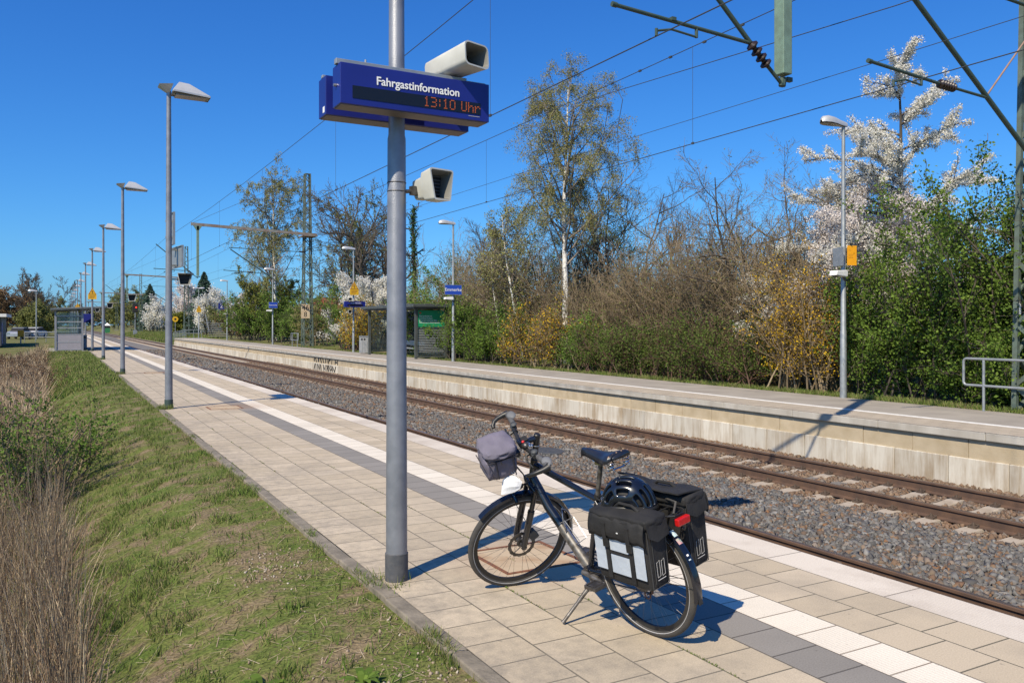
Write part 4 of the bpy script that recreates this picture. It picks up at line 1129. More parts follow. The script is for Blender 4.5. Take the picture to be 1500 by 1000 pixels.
# plates and cameras on the first of them
e = empty('orange_plate', (FX + 0.02, 13.36, 3.39), R_(-14), 'plain orange plate on the street lamp at right', 'plate')
m = MB(); m.box((-0.0, -0.012, -0.235), (0.255, 0.0, 0.235)); m.build('panel', M['orange'], e)
m = MB(); [m.box((0.03, -0.0135, z), (0.03 + wd * 0.8, -0.012, z + 0.005)) for z, wd in ((0.12, 0.08), (0.02, 0.17), (-0.02, 0.14), (-0.06, 0.16))]; m.build('fine_print', M['rust'], e)
e = empty('grey_plate', (FX - 0.12, 13.50, 3.36), R_(70), 'grey plate seen edge-on behind the street lamp at right', 'plate')
m = MB(); m.box((-0.22, -0.01, -0.22), (0.22, 0.01, 0.22)); m.build('panel', M['galv'], e)
m = MB(); m.box((-0.03, -0.10, -0.02), (0.03, -0.01, 0.02)); m.build('clamp', M['galv'], e)
def camera_box(loc, rz, s, label):
    e = empty('weather_hooded_camera', loc, rz, label, 'camera', 'cameras on the street lamps')
    m = MB(); m.prism([(-0.45, -0.06), (0.0, -0.085), (0.02, 0.03), (-0.02, 0.075), (-0.42, 0.05)], -0.1, 0.1, Matrix.Scale(s, 4) @ Matrix.Rotation(R_(90), 4, 'X')); m.build('housing', M['white'], e, bevel=0.015 * s)
    m = MB(); m.box((-0.42 * s, -0.07 * s, -0.075 * s), (-0.06 * s, 0.07 * s, -0.068 * s)); m.build('lens_strip', M['dark_grey'], e)
    m = MB(); m.tube([(-0.06 * s, 0, -0.05 * s), (0.04 * s, 0.0, -0.16 * s), (0.12 * s, 0, -0.16 * s)], 0.025 * s, 8); m.build('bracket', M['dark_grey'], e)
camera_box((FX - 0.06, 13.38, 2.96), R_(6), 1.0, 'white wedge-shaped camera under the orange plate at right')
camera_box((FX - 0.08, 35.5, 2.98), 0, 0.95, 'white camera on the lamp below the blue Emmerke sign')
camera_box((FX - 0.10, 72.8, 2.95), 0, 1.0, 'dark little camera below the far blue name sign')
camera_box((FX - 0.10, 94.7, 2.9), 0, 1.0, 'tiny white camera below the number 2 sign')
rim_board('name_sign', (FX - 0.06, 35.47, 3.38), R_(-6), 0.82, 0.44, 'sign_blue', 'blue Emmerke station sign on the lamp right of the opposite shelter', 'station sign', [('Emmerke', 0.215, 0, 0)])
rim_board('name_sign', (FX, 72.75, 3.42), 0, 0.72, 0.5, 'sign_blue', 'small blue station sign on the lamp before the far birch', 'station sign', [('Emmerke', 0.17, 0, 0)])
rim_board('platform_number_sign', (FX - 0.62, 94.7, 3.75), 0, 0.66, 0.66, 'blue', 'dark blue square sign with a white 2 on the far street lamp', 'number sign', [('2', 0.62, 0, 0)])
warning_sign((FX, 50.45, 3.98), 0, 1.15, 'yellow triangle warning sign above the small blue display left of the opposite shelter')
warning_sign((FX, 115.45, 3.75), 0, 1.2, 'yellow warning sign on the twin-headed lamp at the far ramp')
e = empty('small_information_display', (FX, 50.38, 3.02), 0, 'small blue display box on the lamp left of the opposite shelter', 'information display')
m = MB(); m.box((-0.68, -0.1, -0.19), (0.68, 0.1, 0.17)); m.build('housing', M['blue'], e, bevel=0.01)
m = MB(); m.box((-0.5, -0.104, -0.12), (0.5, -0.1, -0.02)); m.build('display_screen', M['display'], e)
text('Fahrgastinformation', 0.11, Matrix.Translation((0.05, -0.104, 0.07)) @ Matrix.Rotation(R_(90), 4, 'X'), M['white'], 'lettering', e, 0.001, squeeze=0.8)
loudspeaker((FX - 0.36, 50.3, 3.33), None, 0.24, 0.16, 0.34, 'white loudspeaker on top of the small blue display', 'loudspeakers of the opposite platform')
loudspeaker((FX - 0.32, 50.45, 2.55), None, 0.24, 0.2, 0.34, 'white loudspeaker under the small blue display', 'loudspeakers of the opposite platform', [(0.27, 0.02, 0), (0.10, 0.02, 0)])

# ------------------------------------------------------------------ opposite platform: shelter, bin, railings
e = empty('glass_shelter', (15.95, 39.0, 0), 0, 'dark framed glass shelter on the opposite platform with a green poster', 'shelter')
for x, y in ((0, 0), (1.65, 0), (0, 7.1), (1.65, 7.1), (1.65, 3.55)):
    m = MB(); m.box((x - 0.065, y - 0.065, 0), (x + 0.065, y + 0.065, 2.60)); m.build('post', M['shelter'], e)
m = MB(); m.box((-0.35, -0.45, 2.62), (1.95, 7.65, 2.78)); m.build('roof', M['shelter'], e, bevel=0.02)
m = MB(); m.box((-0.25, -0.35, 2.56), (1.85, 7.55, 2.618)); m.build('roof_frame', M['dark_grey'], e)
for nm, lo, hi in (('glass_pane', (0.075, -0.006, 0.15), (1.575, 0.006, 2.5)), ('glass_pane', (0.075, 7.094, 0.15), (1.575, 7.106, 2.5)), ('glass_pane', (1.644, 0.075, 0.15), (1.656, 3.475, 2.5)), ('glass_pane', (1.644, 3.625, 0.15), (1.656, 7.025, 2.5))):
    m = MB(); m.box(lo, hi); m.build(nm, M['glass'], e)
m = MB()
for k in range(15): m.box((0.09, -0.012, 0.35 + 0.085 * k), (1.57, -0.0065, 0.382 + 0.085 * k))
m.build('frosted_stripes', M['frost'] if 'frost' in M else M['bin_grey'], e)
m = MB(); m.box((0.075, -0.05, 0.06), (1.575, 0.03, 0.14)); m.build('sill_rail', M['shelter'], e)
m = MB(); m.box((0.9, 2.3, 0.42), (1.35, 6.6, 0.47)); [m.box((1.1, y, 0), (1.16, y + 0.06, 0.42)) for y in (2.5, 4.4, 6.3)]; m.box((1.42, 2.3, 0.6), (1.46, 6.6, 0.85)); m.build('bench', M['galv'], e)
m = MB(); m.box((0.10, -0.052, 1.62), (1.55, -0.016, 2.46)); m.build('poster', M['poster'], e)
for k, (tx, z) in enumerate((('Eine Landschaft mit', 2.17), ('so schönen Kulissen,', 2.06), ('preist doch lieber die Bahn.', 1.95), ('Willkommen in Niedersachsen!', 1.84))):
    text(tx, 0.115, Matrix.Translation((0.15, -0.054, z)) @ Matrix.Rotation(R_(90), 4, 'X'), M['white'], 'poster_lettering', e, 0.001, 'LEFT', 0.78)
m = MB(); m.box((0.16, -0.055, 2.30), (0.26, -0.053, 2.37)); m.build('poster_logo', M['red_plastic'], e)
e = empty('litter_bin', (16.1, 47.5, 0), R_(-12), 'grey litter bin left of the opposite shelter with two dark holes', 'litter bin')
m = MB(); m.box((-0.27, -0.22, 0.05), (0.27, 0.22, 1.0)); m.build('bin_body', M['bin_grey'], e, bevel=0.015)
m = MB(); m.box((-0.29, -0.24, 1.0), (0.29, 0.24, 1.06)); m.build('lid', M['galv'], e, bevel=0.01)
for x in (-0.16, 0.0):
    m = MB(); m.cyl((x, -0.223, 0.86), (x, -0.22, 0.86), 0.06, 0.06, 14); m.build('hole', M['dark'], e)
m = MB(); [m.box((x, -0.228, 0.1), (x + 0.02, -0.221, 0.72)) for x in (-0.14, 0.0, 0.14)]; m.build('rib', M['galv'], e)
def guard_rail(x, y0, y1, label, posts):
    e = empty('guard_rail', (x, y0, 0), 0, label, 'guard rail', 'tubular guard rails before the masts')
    L_ = y1 - y0; r = 0.027
    m = MB()
    pts = []
    for cy, cz, a0 in ((L_ - 0.07, 0.98, 0), (0.07, 0.98, PI / 2), (0.07, 0.58, PI), (L_ - 0.07, 0.58, 1.5 * PI)):
        for k in range(5):
            q = a0 + PI / 2 * k / 4; pts.append((0, cy + 0.07 * math.cos(q), cz + 0.07 * math.sin(q)))
    m.tube(pts, r, 10, closed=True); m.build('hoop', M['galv'], e, smooth=True)
    for py in posts:
        m = MB(); m.cyl((0, py - y0, -0.05), (0, py - y0, 1.03), 0.028, 0.028, 10); m.build('post', M['galv'], e, smooth=True)
guard_rail(16.38, 8.2, 10.42, 'tubular steel guard rail on the opposite platform at the right edge', (10.0, 8.6))
guard_rail(16.45, 64.2, 66.5, 'small tubular guard rail in front of the lattice mast', (66.1, 64.5))
e = empty('ramp_railing', (14.6, 113.5, 0), 0, 'pale stepped railing round the ramp at the end of the opposite platform', 'railing')
for k in range(9):
    y = k * 1.6; z = -0.05 * k
    m = MB(); m.cyl((0.0, y, z - 0.1), (0, y, z + 1.05), 0.03, 0.03, 8); m.build('post', M['galv'], e)
m = MB(); [m.tube([(0, 0, q), (0, 12.8, q - 0.4)], 0.03, 8) for q in (1.05, 0.75, 0.45)]; m.build('rail_tube', M['galv'], e)
m = MB(); [m.tube([(0, 0, q), (1.9, 0, q)], 0.03, 8) for q in (1.05, 0.6)]; [m.cyl((x, 0, -0.1), (x, 0, 1.05), 0.03, 0.03, 8) for x in (0.95, 1.9)]; m.build('end_rail', M['galv'], e)
e = empty('stair_railing', (17.2, 112.0, 0), 0, 'dark slatted stair side rising behind the twin-headed lamp', 'railing')
for k in range(7):
    m = MB(); m.box((0.0, 0.4 * k, 0.2 + 0.28 * k), (2.6, 0.4 * k + 0.32, 0.27 + 0.28 * k)); m.build('step', M['concrete'], e)
m = MB(); m.bar((0, 0, 0.9), (0, 3, 3.0), 0.06, 0.06); m.bar((2.6, 0, 0.9), (2.6, 3, 3.0), 0.06, 0.06); m.build('handrail', M['galv'], e)

# ------------------------------------------------------------------ overhead line: masts
MX = 17.3
def insulator(m, p, q, r=0.055, n=4, core=0.028):
    p, q = Vector(p), Vector(q); pts, rs = [], []
    for k in range(n):
        for t, rr in ((0.05, core), (0.35, r), (0.55, r), (0.85, core)):
            pts.append(p.lerp(q, (k + t) / n)); rs.append(rr)
    m.tube([p] + pts + [q], [core] + rs + [core], 12)
def lattice_mast(y, label, plate=None):
    e = empty('catenary_mast', (MX, y, 0), 0, label, 'catenary mast', 'lattice catenary masts')
    H, b0, b1, zb = 13.6, 0.36, 0.19, -0.3
    w_ = lambda z: b0 + (b1 - b0) * (z - zb) / (H - zb)
    for sx_ in (-1, 1):
        for sy_ in (-1, 1):
            m = MB(); m.bar((sx_ * b0, sy_ * b0, zb), (sx_ * b1, sy_ * b1, H), 0.095, 0.095); m.build('leg', M['lattice'], e)
    m = MB(); z = zb + 0.2; k = 0
    while z < H - 0.55:
        z2 = z + 0.62; a, c = w_(z), w_(z2); s_ = 1 if k % 2 else -1
        for sd in (-1, 1):
            m.bar((s_ * a, sd * a, z), (-s_ * c, sd * c, z2), 0.085, 0.04); m.bar((sd * a, s_ * a, z), (sd * c, -s_ * c, z2), 0.04, 0.085)
        z = z2; k += 1
    m.box((-b1 - 0.03, -b1 - 0.03, H - 0.04), (b1 + 0.03, b1 + 0.03, H)); m.build('lacing', M['lattice'], e)
    m = MB(); m.box((-0.6, -0.6, -0.9), (0.6, 0.6, -0.12)); m.build('footing', M['concrete'], e)
    oy = -0.95
    # cross beam over both tracks and its hanging post
    m = MB(); m.bar((0.5, oy, 8.72), (-8.75, oy, 9.05), 0.16, 0.20); m.box((-0.55, oy - 0.1, 8.60), (0.55, 0.5, 8.68)); m.build('cross_beam', M['beam'], e)
    m = MB(); m.tube([(-8.7, oy, 9.1), (-0.3, 0, 13.4)], 0.012, 6); m.build('stay_wire', M['wire'], e)
    m = MB(); x = 9.02 - MX
    m.box((x - 0.085, oy - 0.09, 5.28), (x + 0.085, oy + 0.09, 8.95)); m.add([(x - 0.085, oy - 0.09, 8.6), (x + 0.085, oy - 0.09, 8.6), (x + 0.3, oy - 0.09, 8.93), (x - 0.3, oy - 0.09, 8.93), (x - 0.085, oy + 0.09, 8.6), (x + 0.085, oy + 0.09, 8.6), (x + 0.3, oy + 0.09, 8.93), (x - 0.3, oy + 0.09, 8.93)], [(0, 1, 2, 3), (7, 6, 5, 4), (0, 4, 5, 1), (3, 2, 6, 7), (0, 3, 7, 4), (1, 5, 6, 2)])
    m.build('hanging_post', M['green_paint'], e, bevel=0.01)
    # cantilever of the near track, on the hanging post
    def P(x, z, dy=0.0): return (x - MX, oy + dy, z)
    m = MB(); m.tube([P(8.98, 5.16), P(8.72, 5.36)], 0.026, 10); m.tube([P(8.38, 5.64), P(6.2, 7.48)], 0.034, 12); m.tube([P(9.02, 5.24), P(9.0, 5.12)], 0.05, 8)
    m.tube([P(8.36, 5.63), P(6.12, 5.73)], 0.026, 10); m.tube([P(6.12, 5.73), P(6.05, 5.735)], 0.034, 10); m.box(P(9.08, 5.2, -0.03), P(9.18, 5.26, 0.03))
    m.build('cantilever_tube', M['dark_green'], e, smooth=True)
    m = MB(); insulator(m, P(8.72, 5.36), P(8.38, 5.64), 0.085, 4, 0.036); m.build('insulator', M['insulator'], e, smooth=True)
    m = MB(); m.tube([P(7.42, 5.66), P(7.42, 5.54)], 0.022, 8); m.tube([P(7.42, 5.55), P(7.0, 5.58), P(6.75, 5.52)], 0.016, 8); m.tube([P(6.75, 5.55), P(6.75, 5.455)], 0.02, 8); m.box(P(6.98, 5.69, -0.04), P(7.05, 5.735, 0.04)); m.build('steady_arm', M['dark_green'], e, smooth=True)
    # cantilever of the far track, on the mast
    m = MB(); m.tube([P(16.9, 3.55), P(13.87, 5.60), P(11.3, 7.34)], 0.042, 12); m.tube([P(13.87, 5.60), P(12.95, 5.64)], 0.024, 10); m.tube([P(12.55, 5.66), P(10.9, 5.76)], 0.027, 10); m.tube([P(10.9, 5.76), P(10.82, 5.765)], 0.036, 10)
    m.tube([P(16.9, 7.35), P(11.2, 7.45)], 0.03, 10); m.build('cantilever_tube', M['dark_green'], e, smooth=True)
    m = MB(); insulator(m, P(12.95, 5.64), P(12.55, 5.66), 0.075, 6, 0.04); insulator(m, P(16.9, 7.35), P(16.4, 7.36), 0.075, 6, 0.04); m.build('insulator', M['insulator'], e, smooth=True)
    m = MB(); m.tube([P(12.1, 5.68), P(12.1, 5.56)], 0.022, 8); m.tube([P(12.1, 5.57), P(11.7, 5.60), P(11.42, 5.53)], 0.016, 8); m.tube([P(11.42, 5.56), P(11.42, 5.455)], 0.02, 8); m.build('steady_arm', M['dark_green'], e, smooth=True)
    m = MB(); m.tube([P(13.85, 5.64), P(15.6, 7.37)], 0.016, 8); m.build('brace_rod', M['copper'], e, smooth=True)
    if plate: plate(e)
    return e
def number_plate(e):
    m = MB(); m.box((-0.60, -0.45, 2.22), (0.08, -0.435, 3.32)); m.build('number_plate', M['plate_cream'], e)
    text('46', 0.58, Matrix.Translation((-0.26, -0.454, 3.03)) @ Matrix.Rotation(R_(90), 4, 'X'), M['dark'], 'plate_lettering', e, 0.002)
    text('8', 0.54, Matrix.Translation((-0.26, -0.454, 2.52)) @ Matrix.Rotation(R_(90), 4, 'X'), M['dark'], 'plate_lettering', e, 0.002)
M['plate_cream'] = mat('plate_cream', (0.62, 0.50, 0.33), (0.42, 0.25, 0.14), scale=1.6, rough=0.7, pos=(0.45, 0.8))
def sticker(e):
    m = MB(); m.box((-0.39, 0.25, 1.95), (-0.32, 0.253, 2.2)); m.build('sticker', M['white'], e)
lattice_mast(9.35, 'near catenary mast at the right edge whose green post hangs down', sticker)
lattice_mast(64.8, 'tall lattice mast with the cream 46 8 plate behind the opposite platform', number_plate)
lattice_mast(134.0, 'lattice mast beyond the ramp, second behind the one with the plate')
lattice_mast(212.0, 'small distant lattice mast near the red signal')
lattice_mast(300.0, 'farthest small lattice mast down the line')

# ------------------------------------------------------------------ overhead line: wires
SUP = [-48.0, 8.4, 64.1, 133.3, 211.3, 299.3]
def overhead(name, x, zc, zs, sag, label, aux=None):
    e = empty(name, (x, 0, 0), 0, label, 'overhead line')
    c = MB(); m = MB()
    ys_ = np.arange(-48, 299, 4.0)
    c.tube([(0.0, float(y), zc) for y in (-48, 8.4, 64.1, 133.3, 211.3, 299.3)], 0.0085, 6); c.build('contact_wire', M['wire'], e)
    def mz(y):
        for a, b_ in zip(SUP[:-1], SUP[1:]):
            if a <= y <= b_:
                t = (y - a) / (b_ - a); return zs - sag * 4 * t * (1 - t)
        return zs
    pts = []
    for a, b_ in zip(SUP[:-1], SUP[1:]):
        pts += [(0.0, a + (b_ - a) * k / 8, mz(a + (b_ - a) * k / 8)) for k in range(8)]
    m.tube(pts + [(0, SUP[-1], zs)], 0.0085, 6); m.build('messenger_wire', M['wire'], e)
    for a, b_ in zip(SUP[:3], SUP[1:4]):
        for k in range(6):
            y = a + (b_ - a) * (k + 0.5) / 6
            d = MB(); d.cyl((0, y, zc), (0, y, mz(y)), 0.004, 0.004, 5); d.box((-0.015, y - 0.03, zc - 0.012), (0.015, y + 0.03, zc + 0.03)); d.build('dropper', M['wire'], e)
    if aux: aux(e)
    return e
overhead('overhead_line', 6.75, 5.45, 7.85, 0.30, 'pair of overhead wires above the track by the near platform')
def aux(e):
    m = MB(); m.tube([(0.1, -20, 5.80), (0.1, 8.4, 5.95), (0.1, 16, 6.02), (0.1, 64, 6.1), (0.1, 120, 6.2)], 0.006, 5); m.build('auxiliary_wire', M['wire'], e)
    m = MB(); m.tube([(0.05, 17.2, 7.28), (0.05, 16.0, 7.22), (0.05, 8.4, 6.72), (0.05, 2.0, 6.5)], 0.008, 6); m.build('anchor_wire', M['wire'], e)
    for dy in (0.0, -0.55):
        m = MB(); y = 16.3 + dy
        m.tube([(0.05, y, 7.27), (0.05, y - 0.25, 6.95), (0.05, y - 0.05, 6.3), (0.05, y - 0.25 - dy * 0.3, 5.75), (0.0, y + 0.1, 5.46)], 0.009, 6); m.build('jumper_cable', M['wire'], e)
    m = MB()
    for k in range(7): m.box((-0.02, 9.5 + k * 1.05, 7.44 - 0.01 * k), (0.02, 9.58 + k * 1.05, 7.48 - 0.01 * k))
    m.build('wire_clip', M['wire'], e)
overhead('overhead_line', 11.42, 5.45, 7.50, 0.22, 'group of overhead wires above the far track, joined by hanging jumper cables', aux)

# ------------------------------------------------------------------ far things down the line
e = empty('railway_signal', (15.2, 200.0, -0.5), 0, 'dark railway signal showing one red lamp beyond the platforms', 'railway signal')
m = MB(); m.cyl((0, 0, 0), (0, 0, 5.6), 0.10, 0.09, 10); m.build('post', M['galv'], e)
m = MB(); m.box((-0.55, -0.15, 4.9), (0.55, 0.15, 6.9)); m.build('signal_head', M['dark'], e, bevel=0.1)
m = MB(); m.cyl((0.2, -0.16, 6.0), (0.2, -0.19, 6.0), 0.17, 0.17, 14); m.build('red_lamp', M['signal_red'] if 'signal_red' in M else glow('signal_red', (1, 0.05, 0.02), 1.6), e)
m = MB(); m.box((-0.4, -0.3, 0), (0.4, 0.3, 1.0)); m.build('cabinet', M['galv'], e)
m = MB(); m.box((-0.5, -0.12, 3.5), (0.5, 0.12, 3.7)); m.build('lower_plate', M['dark'], e)
e = empty('green_cabin', (13.9, 288.0, -0.9), 0, 'little green cabin with a pale pointed roof far down the track', 'cabin')
m = MB(); m.box((-1.3, -1.3, 0), (1.3, 1.3, 3.0)); m.build('wall', mat('cabin_green', (0.03, 0.20, 0.07), rough=0.6), e)
m = MB(); m.box((-1.32, -1.32, 2.0), (1.32, -1.301, 2.9)); m.build('window_band', M['dark'], e)
m = MB(); m.add([(-1.6, -1.6, 3.0), (1.6, -1.6, 3.0), (1.6, 1.6, 3.0), (-1.6, 1.6, 3.0), (0, 0, 4.3)], [(3, 2, 1, 0), (0, 1, 4), (1, 2, 4), (2, 3, 4), (3, 0, 4)]); m.build('roof', M['white_rough'], e)
e = empty('speed_sign', (14.9, 127.0, -0.4), 0, 'round yellow sign on a thin post at the platform ramp', 'sign')
m = MB(); m.cyl((0, 0, 0), (0, 0, 2.6), 0.04, 0.04, 8); m.build('post', M['galv'], e)
m = MB(); m.cyl((0, -0.05, 2.9), (0, -0.07, 2.9), 0.40, 0.40, 20); m.build('disc', M['yellow'], e)
m = MB(); m.cyl((0, -0.071, 2.9), (0, -0.076, 2.9), 0.16, 0.16, 8); m.build('disc_mark', M['dark'], e)
e = empty('board_fence', (22.0, 190.0, -0.3), 0, 'low brown board fence under the white blossom far down the line', 'fence')
for k in range(12):
    m = MB(); m.box((k * 0.5, 0, 0), (k * 0.5 + 0.46, 0.05, 2.0)); m.build('board', M['bark_light'], e)
m = MB(); [m.box((0, 0.051, z), (6, 0.1, z + 0.1)) for z in (0.4, 1.5)]; m.build('cross_rail', M['bark'], e)

# left background: flat building, lamp, cars, railings, yellow box
e = empty('flat_roofed_building', (-4.6, 92.0, -0.3), 0, 'dark flat-roofed building cut by the left edge of the picture', 'building')
m = MB(); m.box((-9, 0, 0), (0, 9, 2.75)); m.build('wall', M['dark_grey'], e)
m = MB(); m.box((-9.4, -0.7, 2.76), (0.45, 9.4, 3.05)); m.build('roof', M['white_rough'], e)
m = MB(); m.box((-3.0, -0.04, 1.1), (-0.4, -0.003, 2.3)); m.build('window', M['glass'], e)
m = MB(); m.box((0.003, 0.8, 0.2), (0.03, 1.9, 2.2)); m.build('door', M['sign_blue'], e)
def parked_car(loc, rz, paint, label):
    e = empty('parked_car', loc, rz, label, 'car', 'cars parked beyond the bank')
    pr = [(-2.1, 0.3), (-2.1, 0.75), (-1.9, 0.92), (-1.0, 1.02), (1.75, 0.98), (2.1, 0.85), (2.1, 0.3)]
    up = [(-1.15, 1.0), (-0.45, 1.44), (1.1, 1.46), (1.8, 0.98)]
    T = Matrix.Rotation(R_(90), 4, 'X')
    m = MB(); m.prism(pr, -0.85, 0.85, T); m.prism([(-0.55, 1.36), (-0.45, 1.46), (1.05, 1.48), (1.2, 1.36)], -0.68, 0.68, T); m.build('body', paint, e, bevel=0.06)
    m = MB(); m.prism([(a, c - 0.0) for a, c in up], -0.72, 0.72, T); m.build('window', M['dark'], e, bevel=0.03)
    for x in (-1.35, 1.3):
        for s_ in (-1, 1):
            m = MB(); m.cyl((x, s_ * 0.72, 0.32), (x, s_ * 0.90, 0.32), 0.32, 0.32, 16); wh = m.build('wheel', M['rubber'], e)
            m = MB(); m.cyl((x, s_ * 0.901, 0.32), (x, s_ * 0.91, 0.32), 0.2, 0.2, 12); m.build('rim', M['alu'], wh)
    for s_ in (-1, 1):
        m = MB(); m.box((-2.13, s_ * 0.62 - 0.16, 0.68), (-2.08, s_ * 0.62 + 0.16, 0.82)); m.build('headlight', M['chrome'], e)
parked_car((-4.2, 124, -0.12), R_(75), mat('car_silver', (0.45, 0.46, 0.48), rough=0.3, metal=0.5), 'silver car parked at far left, nearest the dark building')
parked_car((-2.6, 128, -0.12), R_(70), mat('car_white', (0.7, 0.7, 0.7), rough=0.3), 'white car parked right of the silver one at far left')
parked_car((-7.2, 126, -0.12), R_(80), mat('car_dark', (0.03, 0.035, 0.05), rough=0.3), 'dark car parked behind the building corner at far left')
e = empty('street_lamp', (-2.2, 118, -0.2), 0, 'single street lamp at far left before the reddish trees', 'street lamp')
m = MB(); m.tube([(0, 0, 0), (0, 0, 6.0)], [0.085, 0.055], 12); m.build('pole', M['galv'], e)
cobra_head(e, 6.0, -1, 1.2)
e = empty('yellow_box', (-3.2, 98, -0.2), 0, 'orange-yellow post box by the railing at far left', 'box')
m = MB(); m.box((-0.28, -0.2, 0.7), (0.28, 0.2, 1.35)); m.build('box_body', M['orange'], e, bevel=0.04)
m = MB(); m.box((-0.06, -0.06, 0), (0.06, 0.06, 0.7)); m.build('leg', M['galv'], e)
e = empty('pipe_railing', (-3.0, 103, -0.2), 0, 'long grey pipe railing at far left beyond the brambles', 'railing')
for k in range(6):
    m = MB(); m.cyl((k * 1.0, 0, 0), (k * 1.0, 0, 1.1), 0.035, 0.035, 8); m.build('post', M['galv'], e)
m = MB(); [m.tube([(0, 0, z), (5.0, 0, z)], 0.05, 8) for z in (1.1, 0.55)]; m.build('rail_tube', M['galv'], e)
bpy.data.objects['green_cabin'].scale = (0.6, 0.6, 0.75)
# house seen between the trees
e = empty('house', (36.0, 112.0, -0.6), R_(20), 'house with a red tiled roof glimpsed through the bare trees', 'house')
m = MB(); m.box((-5, -4, 0), (5, 4, 3.4)); m.build('wall', M['white_rough'], e)
m = MB(); m.add([(-5.4, -4.5, 3.3), (5.4, -4.5, 3.3), (5.4, 4.5, 3.3), (-5.4, 4.5, 3.3), (-5.4, 0, 6.0), (5.4, 0, 6.0)], [(0, 1, 5, 4), (2, 3, 4, 5), (0, 4, 3), (1, 2, 5), (0, 3, 2, 1)]); m.build('roof', mat('roof_tile', (0.38, 0.09, 0.045), (0.28, 0.07, 0.04), scale=3, rough=0.8), e)
for x in (-2.5, 1.5):
    m = MB(); m.box((x, -4.05, 1.0), (x + 1.2, -4.003, 2.3)); m.build('window', M['dark'], e)

# ------------------------------------------------------------------ the touring bicycle, leaning on its kickstand
BIKE = Matrix.Translation((2.948, 3.70, 0)) @ Matrix.Rotation(1.7452, 4, 'Z') @ Matrix.Rotation(-0.1784, 4, 'X')
WR, WB = 0.355, 1.092
HA = R_(70)
FORK = Vector((-math.cos(HA), 0, math.sin(HA)))
PERP = Vector((math.sin(HA), 0, math.cos(HA)))
A0 = Vector((WB, 0, WR)) - PERP * 0.045
STEER = Matrix.Translation(A0) @ Matrix.Rotation(1.25, 4, FORK) @ Matrix.Translation(-A0)
def ax(d, o=(0, 0, 0)): return A0 + FORK * d + Vector(o)
bike = empty('bicycle', (0, 0, 0), 0, 'black touring bicycle on its kickstand, front wheel turned, standing on the near platform', 'bicycle')
bike.matrix_world = BIKE

def wheel(cx, X, n_spoke=32, disc_r=0.08):
    hub = Vector((cx, 0, WR))
    m = MB(X); m.box((0, 0, 0), (0, 0, 0)) if False else None
    w = MB(X); w.ring(hub, (0, 1, 0), WR - 0.022, 0.022, 72, 12); ty = w.build('wheel', M['rubber'], bike, smooth=True)
    r = MB(X)
    for y0, y1, ra, rb in ((-0.013, 0.013, 0.311, 0.292),):
        n = 72; vs_ = []
        for i in range(n):
            a = 2 * PI * i / n; c, s_ = math.cos(a), math.sin(a)
            for rr, yy in ((0.318, y0), (0.318, y1), (0.292, y1 * 0.5), (0.292, y0 * 0.5)): vs_.append(hub + Vector((rr * c, yy, rr * s_)))
        fs = []
        for i in range(n):
            j = (i + 1) % n; fs += [(4 * i + k, 4 * i + (k + 1) % 4, 4 * j + (k + 1) % 4, 4 * j + k) for k in range(4)]
        r.add(vs_, fs)
    r.build('rim', M['black_plastic'], ty, smooth=True)
    st = MB(X)
    for sgn in (-1, 1): st.ring(hub + Vector((0, sgn * 0.0195, 0)), (0, 1, 0), WR - 0.030, 0.0022, 72, 5)
    st.build('reflective_stripe', M['outline_grey'], ty, smooth=True)
    s_ = MB(X)
    for k in range(n_spoke):
        sd = 0.024 if k % 2 else -0.024
        a = 2 * PI * k / n_spoke; b_ = a + (0.9 if (k // 2) % 2 else -0.9)
        s_.tube([hub + Vector((0.024 * math.cos(b_), sd, 0.024 * math.sin(b_))), hub + Vector((0.297 * math.cos(a), sd * 0.15, 0.297 * math.sin(a)))], 0.0011, 4)
    s_.build('spokes', M['alu_dirty'], ty)
    h = MB(X); h.tube([hub + Vector((0, y, 0)) for y in (-0.055, -0.03, -0.028, -0.022, -0.018, 0.018, 0.022, 0.028, 0.03, 0.055)], [0.012, 0.014, 0.028, 0.028, 0.018, 0.018, 0.028, 0.028, 0.014, 0.012], 14); h.build('hub', M['steel_dark'], ty, smooth=True)
    d = MB(X); yb = 0.040; c = hub + Vector((0, yb, 0))
    n = 60; vs_ = []
    for i in range(n):
        a = 2 * PI * i / n; ro = disc_r * (1.0 + 0.025 * math.sin(a * 15)); ri = disc_r * 0.76
        for rr, yy in ((ro, -0.001), (ro, 0.001), (ri, 0.001), (ri, -0.001)): vs_.append(c + Vector((rr * math.cos(a), yy, rr * math.sin(a))))
    d.add(vs_, [(4 * i + k, 4 * i + (k + 1) % 4, 4 * ((i + 1) % n) + (k + 1) % 4, 4 * ((i + 1) % n) + k) for i in range(n) for k in range(4)])
    for k in range(6):
        a = k * PI / 3; d.bar(c + Vector((0.02 * math.cos(a), 0, 0.02 * math.sin(a))), c + Vector((disc_r * 0.8 * math.cos(a + 0.5), 0, disc_r * 0.8 * math.sin(a + 0.5))), 0.006, 0.002)
    for k in range(12):
        a = k * PI / 6 + 0.1; d.cyl(c + Vector((disc_r * 0.88 * math.cos(a), -0.0015, disc_r * 0.88 * math.sin(a))), c + Vector((disc_r * 0.88 * math.cos(a), 0.0016, disc_r * 0.88 * math.sin(a))), 0.004, 0.004, 6)
    d.build('brake_disc', M['steel_dark'], ty)
    return ty
wheel(WB, STEER, disc_r=0.095)
rw = wheel(0.0, None, disc_r=0.08)

